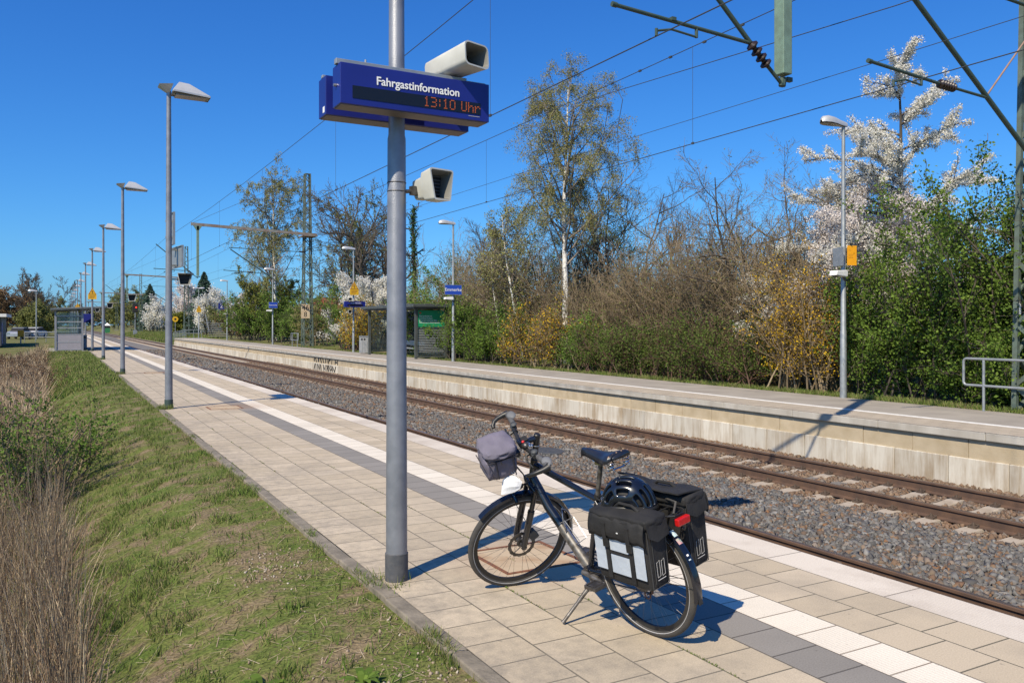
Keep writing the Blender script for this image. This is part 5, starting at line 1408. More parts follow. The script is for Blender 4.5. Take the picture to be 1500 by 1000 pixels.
def mudguard(cx, X, a0, a1, label=None, tip=False):
    hub = Vector((cx, 0, WR)); R0 = WR + 0.020; n = 40; prof = [(-0.029, -0.014), (-0.022, 0.001), (0, 0.007), (0.022, 0.001), (0.029, -0.014), (0.026, -0.015), (0.02, -0.003), (0, 0.003), (-0.02, -0.003), (-0.026, -0.015)]
    k = len(prof); vs_ = []
    for i in range(n + 1):
        a = R_(a0 + (a1 - a0) * i / n)
        for y, dr in prof: vs_.append(hub + Vector(((R0 + dr) * math.cos(a), y, (R0 + dr) * math.sin(a))))
    m = MB(X); m.add(vs_, [(i * k + q, i * k + (q + 1) % k, (i + 1) * k + (q + 1) % k, (i + 1) * k + q) for i in range(n) for q in range(k)] + [tuple(range(k)), tuple(range((n + 1) * k - 1, n * k - 1, -1))])
    g = m.build('mudguard', M['black_paint'], bike, smooth=True)
    s_ = MB(X)
    for sg in (-1, 1):
        for aa in ((a1 - 12,) if not tip else (a1 - 15, a1 - 55)):
            a = R_(aa); s_.tube([hub + Vector((0.0, sg * 0.058, 0.0)), hub + Vector(((R0 - 0.01) * math.cos(a), sg * 0.03, (R0 - 0.01) * math.sin(a)))], 0.0022, 6)
    s_.build('stay', M['steel_dark'], g)
    return g
mudguard(WB, STEER, 58, 205)
mg = mudguard(0.0, None, 40, 190, tip=True)
def fender_patch(a0, a1, mname, w0=-0.018, w1=0.012):
    m = MB(); hub = Vector((0, 0, WR)); R0 = WR + 0.0215; n = 6; vs_ = []
    for i in range(n + 1):
        a = R_(a0 + (a1 - a0) * i / n)
        for y in (w0, (w0 + w1) / 2, w1): vs_.append(hub + Vector(((R0 + 0.0085 - 0.006 * abs(y) / 0.022) * math.cos(a), y, (R0 + 0.0085 - 0.006 * abs(y) / 0.022) * math.sin(a))))
    m.add(vs_, [(3 * i + q, 3 * i + q + 1, 3 * i + 4 + q, 3 * i + 3 + q) for i in range(n) for q in range(2)])
    m.build('sticker', M[mname], mg)
fender_patch(127, 133, 'sticker_blue'); fender_patch(135, 140, 'sticker_pink', -0.014, 0.016)
fender_patch(149, 150.5, 'white', 0.0, 0.012); fender_patch(153, 154, 'sticker_blue', -0.002, 0.012)
rf = MB(); rf.box((-0.003, -0.014, 0), (0.003, 0.014, 0.05), T=Matrix.Translation((-(WR + 0.03) * math.cos(R_(10)), 0, WR - 0.07)) @ Matrix.Rotation(R_(10), 4, 'Y')); rf.build('mud_flap', M['black_plastic'], mg)

# frame
BBp = Vector((0.45, 0, 0.285)); STd = Vector((-0.292, 0, 0.956)); STt = BBp + STd * 0.50; HT0, HT1 = ax(0.455), ax(0.60)
f = MB()
f.tube([BBp, STt], [0.018, 0.017], 14)
f.tube([HT0 - FORK * 0.005, HT1], 0.024, 16)
f.tube([ax(0.575), STt - STd * 0.025], [0.022, 0.018], 14)
f.tube([ax(0.480), ax(0.44) * 0.7 + BBp * 0.3, BBp], [0.028, 0.030, 0.027], 16)
f.cyl(BBp + Vector((0, -0.036, 0)), BBp + Vector((0, 0.036, 0)), 0.024, 0.024, 16)
for s_ in (-1, 1):
    f.tube([BBp + Vector((-0.01, s_ * 0.022, 0)), Vector((0.25, s_ * 0.042, 0.31)), Vector((0.0, s_ * 0.066, WR))], [0.013, 0.011, 0.009], 10)
    f.tube([STt - STd * 0.03 + Vector((0, s_ * 0.015, 0)), Vector((0.17, s_ * 0.05, 0.60)), Vector((0.0, s_ * 0.066, WR))], [0.010, 0.009, 0.008], 10)
    f.box((-0.018, s_ * 0.062 - 0.004, WR - 0.03), (0.02, s_ * 0.062 + 0.004, WR + 0.025))
f.build('frame', M['black_paint'], bike, smooth=True)
m = MB(); q0, q1 = ax(0.44), BBp; d = (q1 - q0); m.tube([q0 + d * 0.52 + Vector((0.0, 0, 0)), q0 + d * 0.97], 0.0312, 16); m.build('bare_down_tube', M['alu_dirty'], bike, smooth=True)
# bottle cage
m = MB(); c0 = q0 + d * 0.60; up = Vector((0.56, 0, 0.83)).cross(Vector((0, 1, 0))); up = Vector((-d.z, 0, d.x)).normalized(); up = up if up.z > 0 else -up
u = d.normalized()
for s_ in (-1, 1):
    m.tube([c0 + up * 0.03, c0 + up * 0.04 + Vector((0, s_ * 0.03, 0)), c0 + up * 0.09 - u * 0.05 + Vector((0, s_ * 0.038, 0)), c0 + up * 0.105 - u * 0.10 + Vector((0, s_ * 0.015, 0)), c0 + up * 0.095 - u * 0.12], 0.003, 6)
    m.tube([c0 + up * 0.035 + u * 0.10 + Vector((0, s_ * 0.01, 0)), c0 + up * 0.10 + u * 0.11 + Vector((0, s_ * 0.03, 0)), c0 + up * 0.10 - u * 0.04 + Vector((0, s_ * 0.038, 0)), c0 + up * 0.03 - u * 0.06 + Vector((0, s_ * 0.012, 0))], 0.003, 6)
m.bar(c0 + up * 0.033 - u * 0.06, c0 + up * 0.033 + u * 0.11, 0.014, 0.003); m.build('bottle_cage', M['alu'], bike, smooth=True)
# seat post and saddle
m = MB(); m.tube([STt - STd * 0.06, BBp + STd * 0.715], 0.0145, 14); m.build('seat_post', M['alu_dirty'], bike, smooth=True)
m = MB(); m.tube([STt - STd * 0.012, STt + STd * 0.012], 0.021, 14); m.tube([STt + Vector((-0.02, -0.02, 0)), STt + Vector((-0.02, 0.03, 0)), STt + Vector((-0.055, 0.032, -0.01))], 0.006, 8); m.build('seat_clamp', M['black_plastic'], bike, smooth=True)
SZ = 1.045
m = MB(); secs = []
prof = [(0.385, 0.010, -0.030, 0.022), (0.375, 0.021, 0.002, 0.035), (0.33, 0.026, 0.004, 0.045), (0.27, 0.034, -0.002, 0.05), (0.20, 0.055, -0.006, 0.055), (0.15, 0.083, 0.0, 0.055), (0.11, 0.098, 0.010, 0.05), (0.085, 0.090, 0.014, 0.042), (0.078, 0.07, 0.008, 0.03)]
n = 11; vs_ = []
for x, hw, dz, drop in prof:
    for k in range(n):
        t = -1 + 2 * k / (n - 1)
        vs_.append((x, hw * math.sin(t * PI / 2), SZ + dz - drop * abs(t) ** 2.6))
m.add(vs_, [(i * n + k, i * n + k + 1, (i + 1) * n + k + 1, (i + 1) * n + k) for i in range(len(prof) - 1) for k in range(n - 1)])
m.add(vs_[:n], [tuple(range(n))]); m.add(vs_[-n:], [tuple(range(n - 1, -1, -1))])
sd = m.build('saddle', M['leather'], bike, smooth=True)
sol = sd.modifiers.new('thick', 'SOLIDIFY'); sol.thickness = 0.005
m = MB()
for s_ in (-1, 1):
    m.tube([(0.36, s_ * 0.012, SZ - 0.03), (0.27, s_ * 0.022, SZ - 0.062), (0.18, s_ * 0.022, SZ - 0.062), (0.10, s_ * 0.04, SZ - 0.075)], 0.0035, 8)
    hx, hy = 0.10, s_ * 0.062; pts = []
    for k in range(49):
        a = k * PI / 6; pts.append((hx + 0.017 * math.cos(a), hy + 0.017 * math.sin(a), SZ - 0.085 + 0.070 * k / 48))
    m.tube(pts, 0.0032, 6)
m.tube([(0.10, -0.075, SZ - 0.082), (0.10, 0.075, SZ - 0.082)], 0.005, 8); m.box((0.20, -0.03, SZ - 0.078), (0.26, 0.03, SZ - 0.05))
m.build('saddle_springs', M['chrome'], sd, smooth=True)
m = MB()
for k in range(3):
    for s_ in (-1, 1): m.ellip((0.084 + 0.004 * k, s_ * (0.02 + 0.028 * k), SZ + 0.012 - 0.006 * k), (0.005, 0.006, 0.005), 8, 5)
m.build('rivet', M['copper'], sd, smooth=True)

# fork, stem, bar (all turned with the steering)
X = STEER; m = MB(X)
cr = ax(0.425)
for s_ in (-1, 1):
    leg0 = cr + Vector((0, s_ * 0.066, 0.0)); leg1 = Vector((WB - 0.008, s_ * 0.066, WR))
    m.tube([leg0, leg0.lerp(leg1, 0.38)], 0.0165, 12); m.tube([leg0.lerp(leg1, 0.36), leg0.lerp(leg1, 0.40), leg0.lerp(leg1, 0.42), leg1 + FORK * 0.02, leg1 - FORK * 0.02], [0.022, 0.024, 0.0225, 0.021, 0.017], 14)
    m.ellip(tuple(leg1), (0.02, 0.022, 0.026), 10, 8)
m.tube([cr + Vector((0, -0.085, 0)), cr + Vector((0.008, -0.03, 0.014)), cr + Vector((0.008, 0.03, 0.014)), cr + Vector((0, 0.085, 0))], [0.022, 0.026, 0.026, 0.022], 12)
br0 = Vector((WB, 0, WR)) + PERP * 0.0
m.tube([Vector((WB - 0.05, -0.066, WR + 0.355)) + FORK * 0.02, Vector((WB - 0.05, -0.03, WR + 0.39)), Vector((WB - 0.05, 0.03, WR + 0.39)), Vector((WB - 0.05, 0.066, WR + 0.355))], 0.010, 8)
fk = m.build('fork', M['black_paint'], bike, smooth=True)
m = MB(X); m.box((-0.03, -0.012, -0.035), (0.03, 0.026, 0.035), T=Matrix.Translation((WB - 0.085, 0.052, WR + 0.055)) @ Matrix.Rotation(R_(20), 4, 'Y')); m.build('brake_caliper', M['dark_grey'], fk, bevel=0.006)
m = MB(X); m.tube([ax(0.60), ax(0.615), ax(0.618), ax(0.75)], [0.023, 0.023, 0.0185, 0.0185], 14)
for k in range(5): m.tube([ax(0.622 + 0.018 * k), ax(0.636 + 0.018 * k)], 0.0195, 14)
m.tube([ax(0.735), ax(0.79), ax(0.795)], [0.021, 0.021, 0.016], 14); m.build('steerer_spacers', M['black_plastic'], bike, smooth=True)
m = MB(X); m.ring(tuple(ax(0.715)), tuple(FORK), 0.0195, 0.003, 20, 6); m.build('spacer_ring', M['alu'], bike, smooth=True)
CL = ax(0.765) + Vector((0.105, 0, 0.012))
m = MB(X); m.tube([ax(0.765), ax(0.765).lerp(CL, 0.5), CL], [0.019, 0.017, 0.019], 12); m.tube([CL + Vector((0, -0.026, 0)), CL + Vector((0, 0.026, 0))], 0.024, 14); m.build('stem', M['black_paint'], bike, smooth=True)
m = MB(X)
bpts = [CL + Vector(p) for p in ((-0.045, -0.335, 0.012), (-0.03, -0.22, 0.014), (-0.006, -0.10, 0.006), (0, -0.05, 0), (0, 0.05, 0), (-0.006, 0.10, 0.006), (-0.03, 0.22, 0.014), (-0.045, 0.335, 0.012))]
m.tube(bpts, [0.0112, 0.0112, 0.0118, 0.0155, 0.0155, 0.0118, 0.0112, 0.0112], 12)
hb = m.build('handlebar', M['black_plastic'], bike, smooth=True)
for s_ in (-1, 1):
    g0, g1 = CL + Vector((-0.030, s_ * 0.205, 0.014)), CL + Vector((-0.044, s_ * 0.325, 0.012))
    m = MB(X); m.tube([g0, g0.lerp(g1, 0.1), g0.lerp(g1, 0.5), g0.lerp(g1, 0.8), g1], [0.015, 0.0175, 0.017, 0.022, 0.024], 12); m.build('grip', M['grip'], hb, smooth=True)
    m = MB(X); c = g0.lerp(g1, 0.72) + Vector((-0.012, 0, 0.010)); m.ellip(tuple(c), (0.030, 0.045, 0.014), 12, 8); m.build('palm_rest', M['grip_light'], hb, smooth=True)
    m = MB(X); e1 = g1 + Vector((0, s_ * 0.010, 0)); m.tube([e1, e1 + Vector((0.035, s_ * 0.005, 0.0)), e1 + Vector((0.075, s_ * 0.0, -0.002)), e1 + Vector((0.105, -s_ * 0.010, -0.008)), e1 + Vector((0.125, -s_ * 0.030, -0.020)), e1 + Vector((0.128, -s_ * 0.045, -0.028))], [0.024, 0.017, 0.0145, 0.014, 0.0135, 0.011], 12); m.build('bar_end', M['black_plastic'], hb, smooth=True)
    m = MB(X); m.tube([e1 + Vector((-0.005, s_ * 0.001, 0)), e1 + Vector((-0.005, s_ * 0.006, 0))], 0.010, 10); m.build('end_cap', M['alu'], hb, smooth=True)
    m = MB(X); l0 = CL + Vector((-0.012, s_ * 0.135, 0.006)); m.tube([l0, l0 + Vector((0.035, 0, -0.008)), l0 + Vector((0.045, s_ * 0.04, -0.02)), l0 + Vector((0.035, s_ * 0.105, -0.03))], [0.010, 0.008, 0.006, 0.005], 8); m.tube([l0 + Vector((0, -s_ * 0.018, 0)), l0 + Vector((0, s_ * 0.018, 0))], 0.017, 12); m.build('brake_lever', M['black_plastic'], hb, smooth=True)
    m = MB(X); l1 = CL + Vector((-0.02, s_ * 0.17, 0.010)); m.tube([l1 + Vector((0, -s_ * 0.012, 0)), l1 + Vector((0, s_ * 0.02, 0))], 0.019, 12); m.ellip(tuple(l1 + Vector((-0.005, 0, 0.022))), (0.022, 0.02, 0.010), 12, 6); m.build('shifter', M['dark_grey'], hb, smooth=True)
m = MB(X)
for (y, dz, dy) in ((0.13, 0, 0.02), (-0.13, 0, -0.02), (0.17, 0.02, 0.05), (-0.17, 0.02, -0.05)):
    p0 = CL + Vector((0.02, y, -0.005)); m.tube([p0, p0 + Vector((0.07, -y * 0.2, 0.01 + dz)), p0 + Vector((0.08, -y * 0.6, -0.06)), ax(0.52, (0.06, dy * 0.5, 0)), ax(0.40, (0.02, dy, 0))], 0.0024, 6)
p0 = Vector((WB - 0.03, 0.075, WR + 0.40)); m.tube([p0, Vector((WB - 0.06, 0.09, WR + 0.22)), Vector((WB - 0.085, 0.07, WR + 0.09))], 0.0024, 6)
m.build('cables', M['rubber'], hb, smooth=True)
m = MB(X); c = CL + Vector((-0.005, 0.075, 0.03)); m.ellip(tuple(c), (0.020, 0.024, 0.018), 12, 8); m.build('bell', M['steel_dark'], hb, smooth=True)
m = MB(X); c = CL + Vector((-0.02, 0.02, 0.035)); m.box(tuple(c - Vector((0.02, 0.024, 0.006))), tuple(c + Vector((0.02, 0.024, 0.008)))); m.build('bike_computer', M['dark'], hb, bevel=0.004)
m = MB(X); c = CL + Vector((0.0, 0.06, 0.05)); m.ellip(tuple(c), (0.010, 0.010, 0.008), 10, 6); m.build('red_button', M['red_plastic'], hb, smooth=True)
m = MB(X); c = CL + Vector((-0.03, 0.105, 0.035)); m.ring(tuple(c), (-0.6, 0.2, 0.7), 0.012, 0.0035, 16, 6); m.ring(tuple(c + Vector((0.004, -0.03, -0.004))), (-0.6, 0.2, 0.7), 0.012, 0.003, 16, 6); m.build('lock_ring', M['chrome'], hb, smooth=True)
m = MB(X); c = ax(0.425) + Vector((0.06, 0.0, 0.03)); m.tube([c, c + Vector((0.03, 0, 0.004)), c + Vector((0.06, 0, 0.006))], [0.018, 0.026, 0.030], 16); m.tube([c, ax(0.425) + Vector((0.02, 0, 0.02))], 0.006, 8); hl = m.build('headlight', M['black_plastic'], bike, smooth=True)
m = MB(X); m.tube([c + Vector((0.0602, 0, 0.006)), c + Vector((0.062, 0, 0.006))], 0.027, 16); m.build('lens', M['glass'], hl)

# drivetrain, kickstand, rack
m = MB()
for r_, y in ((0.092, -0.050), (0.075, -0.043), (0.055, -0.037)): m.ring(tuple(BBp + Vector((0, y, 0))), (0, 1, 0), r_, 0.004, 44, 6)
for k in range(5):
    a = k * 2 * PI / 5; m.bar(tuple(BBp + Vector((0, -0.045, 0))), tuple(BBp + Vector((0.088 * math.cos(a), -0.047, 0.088 * math.sin(a)))), 0.014, 0.005)
cs = m.build('chainrings', M['steel_dark'], bike, smooth=True)
cd = Vector((math.cos(R_(5)), 0, math.sin(R_(5)))) * 0.172
for s_ in (-1, 1):
    c = BBp + Vector((0, s_ * 0.062, 0)); t = BBp + cd * (-s_) + Vector((0, s_ * 0.078, 0))
    m = MB(); m.tube([tuple(BBp + Vector((0, s_ * 0.036, 0))), tuple(c)], 0.014, 10); m.tube([tuple(c), tuple(t)], [0.0155, 0.011], 10); ck = m.build('crank', M['alu_dirty'], bike, smooth=True)
    m = MB(); pc = t + Vector((0, s_ * 0.055, 0)); m.tube([tuple(t), tuple(t + Vector((0, s_ * 0.10, 0)))], 0.007, 8)
    for dx in (-0.04, 0.04): m.box((pc.x + dx - 0.006, pc.y - 0.045, pc.z - 0.012), (pc.x + dx + 0.006, pc.y + 0.045, pc.z + 0.012))
    for dy in (-0.045, 0.04): m.box((pc.x - 0.046, pc.y + dy, pc.z - 0.011), (pc.x + 0.046, pc.y + dy + 0.006, pc.z + 0.011))
    m.box((pc.x - 0.03, pc.y - 0.03, pc.z - 0.011), (pc.x + 0.03, pc.y + 0.03, pc.z + 0.011))
    m.build('pedal', M['steel_dark'], ck, bevel=0.002)
m = MB(); yc = -0.043
m.tube([(0.45, yc, 0.285 + 0.088), (0.0, yc, WR + 0.045)], 0.0045, 6); m.tube([(0.45, yc, 0.285 - 0.088), (0.02, yc, 0.225), (0.045, yc, 0.21)], 0.0045, 6)
m.build('chain', M['steel_dark'], bike)
m = MB()
for k in range(7): m.ring((0, -0.026 - 0.0035 * k, WR), (0, 1, 0), 0.055 - 0.005 * k, 0.0025, 32, 5)
m.build('cassette', M['steel_dark'], bike, smooth=True)
m = MB(); m.bar((0.0, -0.06, WR - 0.02), (0.03, -0.062, 0.21), 0.02, 0.012); m.ring((0.02, -0.045, 0.285), (0, 1, 0), 0.02, 0.004, 20, 6); m.ring((0.045, -0.045, 0.205), (0, 1, 0), 0.02, 0.004, 20, 6); m.build('derailleur', M['rust'], bike, smooth=True)
inv = BIKE.inverted()
foot = inv @ Vector((2.585, 4.075, 0.012)); piv = Vector((0.385, 0.035, 0.245))
m = MB(); m.ellip(tuple(piv), (0.034, 0.03, 0.034), 12, 8); m.tube([tuple(piv), tuple(piv.lerp(foot, 0.12)), tuple(piv.lerp(foot, 0.5)), tuple(piv.lerp(foot, 0.52)), tuple(piv.lerp(foot, 0.93)), tuple(foot)], [0.016, 0.014, 0.0125, 0.010, 0.011, 0.013], 12); m.box(tuple(piv + Vector((-0.03, -0.05, -0.012))), tuple(piv + Vector((0.05, 0.0, 0.03))))
m.build('kickstand', M['alu_dirty'], bike, smooth=True)
m = MB(); RZ = 0.765
for s_ in (-1, 1):
    m.tube([(0.20, s_ * 0.045, RZ), (0.10, s_ * 0.065, RZ), (-0.26, s_ * 0.065, RZ), (-0.30, s_ * 0.03, RZ)], 0.0055, 8)
    m.tube([(0.20, s_ * 0.045, RZ), (0.27, s_ * 0.03, 0.72)], 0.0045, 8)
    m.tube([(0.02, s_ * 0.075, WR + 0.03), (0.06, s_ * 0.075, RZ - 0.06), (0.07, s_ * 0.065, RZ)], 0.005, 8); m.tube([(0.0, s_ * 0.075, WR + 0.03), (-0.16, s_ * 0.075, RZ - 0.06), (-0.18, s_ * 0.065, RZ)], 0.005, 8)
    m.tube([(0.0, s_ * 0.085, WR + 0.12), (-0.03, s_ * 0.085, 0.60), (-0.18, s_ * 0.082, 0.66), (-0.20, s_ * 0.075, RZ)], 0.004, 8)
for x in (0.10, -0.04, -0.18, -0.27): m.tube([(x, -0.065, RZ), (x, 0.065, RZ)], 0.0045, 8)
m.tube([(-0.30, -0.03, RZ), (-0.30, 0.03, RZ)], 0.0055, 8); rk_ = m.build('luggage_rack', M['black_plastic'], bike, smooth=True)
m = MB(); m.box((-0.335, -0.048, RZ - 0.05), (-0.305, 0.048, RZ - 0.01)); tl = m.build('rear_light', M['red_lens'], bike, bevel=0.006)
m = MB(); m.box((-0.306, -0.05, RZ - 0.052), (-0.298, 0.05, RZ - 0.005)); m.build('light_bracket', M['black_plastic'], tl)
m = MB(); m.tube([(-0.29, 0.03, RZ + 0.01), (-0.27, -0.02, RZ + 0.055), (-0.16, -0.07, RZ + 0.04), (-0.10, -0.10, RZ - 0.05), (-0.20, -0.095, RZ - 0.16), (-0.27, -0.06, RZ - 0.10)], 0.006, 8); m.build('elastic_strap', M['rubber'], bike, smooth=True)

# panniers hang from the rack: things of their own
def soft_box(e, name, lo, hi, mname, bulge=0.012, div=8, taper=0.0, seed=0, bev=0.018):
    """Fabric box with slightly bulged faces."""
    rr = random.Random(seed); m = MB()
    c = [(lo[i] + hi[i]) / 2 for i in range(3)]; h = [(hi[i] - lo[i]) / 2 for i in range(3)]
    import itertools
    for axis in range(3):
        for sg in (-1, 1):
            a, b_ = [(1, 2), (2, 0), (0, 1)][axis]; vs_ = []
            for i in range(div + 1):
                for j in range(div + 1):
                    p = [0, 0, 0]; s_, t = -1 + 2 * i / div, -1 + 2 * j / div
                    p[axis] = sg; p[a] = s_; p[b_] = t
                    edge = (1 - abs(s_) ** 4) * (1 - abs(t) ** 4)
                    q = [c[k] + h[k] * p[k] for k in range(3)]
                    q[axis] += sg * bulge * edge * (0.8 + 0.4 * math.sin(5 * s_ + seed) * math.sin(4 * t + 2 * seed))
                    tz = (q[2] - lo[2]) / (hi[2] - lo[2])
                    q[1] = c[1] + (q[1] - c[1]) * (1 + taper * (tz - 0.5))
                    vs_.append(tuple(q))
            n = div + 1
            fs = [(i * n + j, (i + 1) * n + j, (i + 1) * n + j + 1, i * n + j + 1) for i in range(div) for j in range(div)]
            m.add(vs_, fs if sg > 0 else [f_[::-1] for f_ in fs])
    o = m.build(name, M[mname], e, smooth=False)
    bm_weld = o.modifiers.new('weld', 'WELD'); bm_weld.merge_threshold = 0.0005
    bv = o.modifiers.new('bevel', 'BEVEL'); bv.width = bev; bv.segments = 3; bv.limit_method = 'ANGLE'; bv.angle_limit = R_(50)
    for p in o.data.polygons: p.use_smooth = True
    return o
M['seam'] = mat('seam', (0.045, 0.045, 0.047), rough=0.7)
def pannier(sgn, label):
    e = empty('pannier', (0, 0, 0), 0, label, 'pannier', 'black panniers on the bicycle rack')
    e.matrix_world = BIKE
    y0, y1 = (0.085, 0.235) if sgn > 0 else (-0.245, -0.085)
    yo = y1 if sgn > 0 else y0                     # outer side
    x0, x1, z0, z1 = -0.265, 0.115, 0.41, (0.76 if sgn > 0 else 0.785)
    soft_box(e, 'bag', (x0, y0, z0), (x1, y1, z1), 'fabric', 0.010, 8, 0.10, 3 + sgn)
    so = 1 if sgn > 0 else -1
    soft_box(e, 'flap', (x0 - 0.012, y0 - 0.004, z1 - 0.012), (x1 + 0.012, y1 + 0.008, z1 + 0.038), 'fabric', 0.012, 8, 0.0, 5 + sgn, 0.02)
    m = MB(); yf = yo + so * 0.014
    for k in range(6):
        pass
    n = 10; vs_ = []
    for i in range(n + 1):
        for j in range(7):
            x = x0 - 0.010 + (x1 - x0 + 0.02) * i / n; t = j / 6
            vs_.append((x, yo + so * (0.013 + 0.016 * math.sin(t * PI * 0.8) + 0.004 * math.sin(9 * x / 0.1 + t * 3)), z1 + 0.02 - 0.115 * t - 0.006 * math.cos(3 * i)))
    for i in range(n + 1):
        x = x0 - 0.010 + (x1 - x0 + 0.02) * i / n; vs_.append((x, yo + so * 0.004, z1 - 0.095)); vs_.append((x, yo + so * 0.002, z1 + 0.02))
    m.add(vs_[:(n + 1) * 7], [(i * 7 + j, i * 7 + j + 1, (i + 1) * 7 + j + 1, (i + 1) * 7 + j) for i in range(n) for j in range(6)])
    fo = m.build('flap_front', M['fabric'], e, smooth=True)
    sf = fo.modifiers.new('t', 'SOLIDIFY'); sf.thickness = 0.006; sf.offset = 0
    # rear end flap corner folding down
    m = MB(); xe = x0 - 0.012
    m.add([(xe - 0.004, y0, z1 + 0.02), (xe - 0.004, y1, z1 + 0.02), (xe - 0.018, y1 + 0.004, z1 - 0.05), (xe - 0.020, (y0 + y1) / 2 + 0.02, z1 - 0.085), (xe - 0.018, y0 - 0.002, z1 - 0.07)], [(0, 1, 2, 3, 4)])
    fo = m.build('end_flap', M['fabric'], e); sf = fo.modifiers.new('t', 'SOLIDIFY'); sf.thickness = 0.006
    if sgn > 0:                                    # reflective front with pockets and buckled straps
        yp = yo + 0.0135
        for k, (a, c, za, zb) in enumerate(((x0 + 0.012, x0 + 0.085, z0 + 0.065, z1 - 0.07), (x0 + 0.115, x0 + 0.255, z0 + 0.185, z1 - 0.075), (x0 + 0.115, x0 + 0.255, z0 + 0.060, z0 + 0.165), (x0 + 0.285, x1 - 0.012, z0 + 0.065, z1 - 0.075))):
            q = MB(); q.box((a, yp - 0.004, za), (c, yp + 0.002, zb)); o = q.build('reflective_panel', M['reflective'], e, bevel=0.004)
        for a in (x0 + 0.10, x0 + 0.27):
            q = MB(); q.box((a - 0.014, yp + 0.003, z0 + 0.03), (a + 0.014, yp + 0.007, z1 - 0.06)); q.box((a - 0.014, yo + 0.032, z1 - 0.10), (a + 0.014, yo + 0.036, z1 - 0.01)); sp = q.build('strap', M['fabric'], e)
            q = MB(); q.box((a - 0.018, yp + 0.008, z1 - 0.145), (a + 0.018, yp + 0.020, z1 - 0.095)); q.build('buckle', M['black_plastic'], sp, bevel=0.004)
        q = MB(); q.box((x0 + 0.11, yp + 0.002, z0 + 0.168), (x0 + 0.26, yp + 0.0045, z0 + 0.182)); q.build('pocket_edge', M['fabric'], e)
        q = MB(); q.box((x0 + 0.165, yo + 0.0315, z1 - 0.052), (x0 + 0.20, yo + 0.0335, z1 - 0.046)); q.build('woven_label', M['white'], e)
    pp = MB()                                       # piped seams round the rear end and the outer side
    for ring_ in ([(x0 - 0.003, y0 + 0.014, z0 + 0.012), (x0 - 0.003, y1 - 0.014, z0 + 0.012), (x0 - 0.004, y1 - 0.005, z1 - 0.02), (x0 - 0.004, y0 + 0.005, z1 - 0.02)],
                  [(x0 + 0.014, yo - so * 0.008, z0 + 0.010), (x1 - 0.014, yo - so * 0.008, z0 + 0.010), (x1 - 0.01, yo + so * 0.003, z1 - 0.03), (x0 + 0.01, yo + so * 0.003, z1 - 0.03)]):
        pp.tube(ring_, 0.0035, 6, closed=True)
    pp.tube([(x0 - 0.012, (y0 + y1) / 2 + 0.045, z0 + 0.04), (x0 - 0.010, (y0 + y1) / 2 + 0.045, z1 - 0.06)], 0.0025, 5)
    pp.build('piping', M['seam'], e)
    hd = MB(); hd.tube([(x0 + 0.10, (y0 + y1) / 2, z1 + 0.045), (x0 + 0.14, (y0 + y1) / 2 + 0.005, z1 + 0.072), (x0 + 0.23, (y0 + y1) / 2 + 0.005, z1 + 0.072), (x0 + 0.27, (y0 + y1) / 2, z1 + 0.045)], 0.009, 8); hd.build('carrying_handle', M['fabric'], e)
    # two outlined bars as the emblem on the rear end
    ye = (y0 + y1) / 2
    q = MB(); xo = x0 - 0.0125; 
    for dy in (-0.018, 0.018):
        pts = [(xo, ye + dy - 0.011, z0 + 0.075), (xo, ye + dy + 0.011, z0 + 0.070), (xo, ye + dy + 0.011, z0 + 0.150), (xo, ye + dy - 0.011, z0 + 0.158)]
        q.tube(pts, 0.0014, 4, closed=True)
    q.tube([(xo, ye - 0.03, z0 + 0.057), (xo, ye + 0.03, z0 + 0.055)], 0.0018, 4)
    q.build('emblem', M['outline_grey'], e)
    if sgn < 0:                                    # its lid stands half open
        q = MB(); n_ = 8; vq = []
        for i in range(n_ + 1):
            for j in range(6):
                s_, t = i / n_, j / 5
                vq.append((x0 - 0.01 + (x1 - x0 + 0.05) * s_, y0 - 0.005 + (y1 - y0 + 0.05) * t, z1 + 0.035 + 0.075 * t * (0.35 + 0.9 * s_) + 0.012 * math.sin(7 * s_ + 2 * t)))
        q.add(vq, [(i * 6 + j, (i + 1) * 6 + j, (i + 1) * 6 + j + 1, i * 6 + j + 1) for i in range(n_) for j in range(5)])
        o = q.build('lid_fold', M['fabric'], e); o.modifiers.new('t', 'SOLIDIFY').thickness = 0.008
    return e
pannier(1, 'black pannier with silvery reflective panels on the kickstand side of the bicycle')
pannier(-1, 'plain black pannier on the track side of the bicycle, lid half open')

# helmet lying on the rack
hm = empty('bicycle_helmet', (0, 0, 0), 0, 'black vented bicycle helmet lying on the luggage rack', 'helmet')
hm.matrix_world = BIKE @ Matrix.Translation((0.0, 0.065, 0.805)) @ Matrix.Rotation(R_(25), 4, 'Z') @ Matrix.Rotation(R_(8), 4, 'X')
m = MB(); m.ellip((0, 0, 0), (0.118, 0.084, 0.108), 24, 10, v0=R_(-6), v1=PI / 2); m.build('liner', M['dark'], hm, smooth=True)
def helm(a, b_):                                   # a: 0 front .. PI back along the length, b_: -1 .. 1 across
    y = 0.108 * math.sin(b_ * PI / 2); c = math.cos(b_ * PI / 2)
    rear = 1.0 + 0.10 * max(0.0, -math.cos(a))
    return ((0.150 * math.cos(a)) * (0.35 + 0.65 * c ** 0.7) * rear, y * (1.0 - 0.10 * math.cos(a) ** 2), 0.142 * math.sin(a) * c ** 0.75 + 0.010 * (1 - c) - 0.03 * (abs(math.cos(a)) ** 6))
m = MB(); na, nb_ = 24, 26
vs_ = [helm(PI * i / na, -1 + 2 * j / nb_) for i in range(na + 1) for j in range(nb_ + 1)]
def vent(i, j):                                    # long openings between ribs, split across the crown
    col = j // 2
    if col in (0, 12) or j % 2 == 1 and col % 2 == 0 or col % 2 == 0: return False
    t = i / na
    return (0.10 < t < 0.30) or (0.40 < t < 0.62) or (0.72 < t < 0.92)
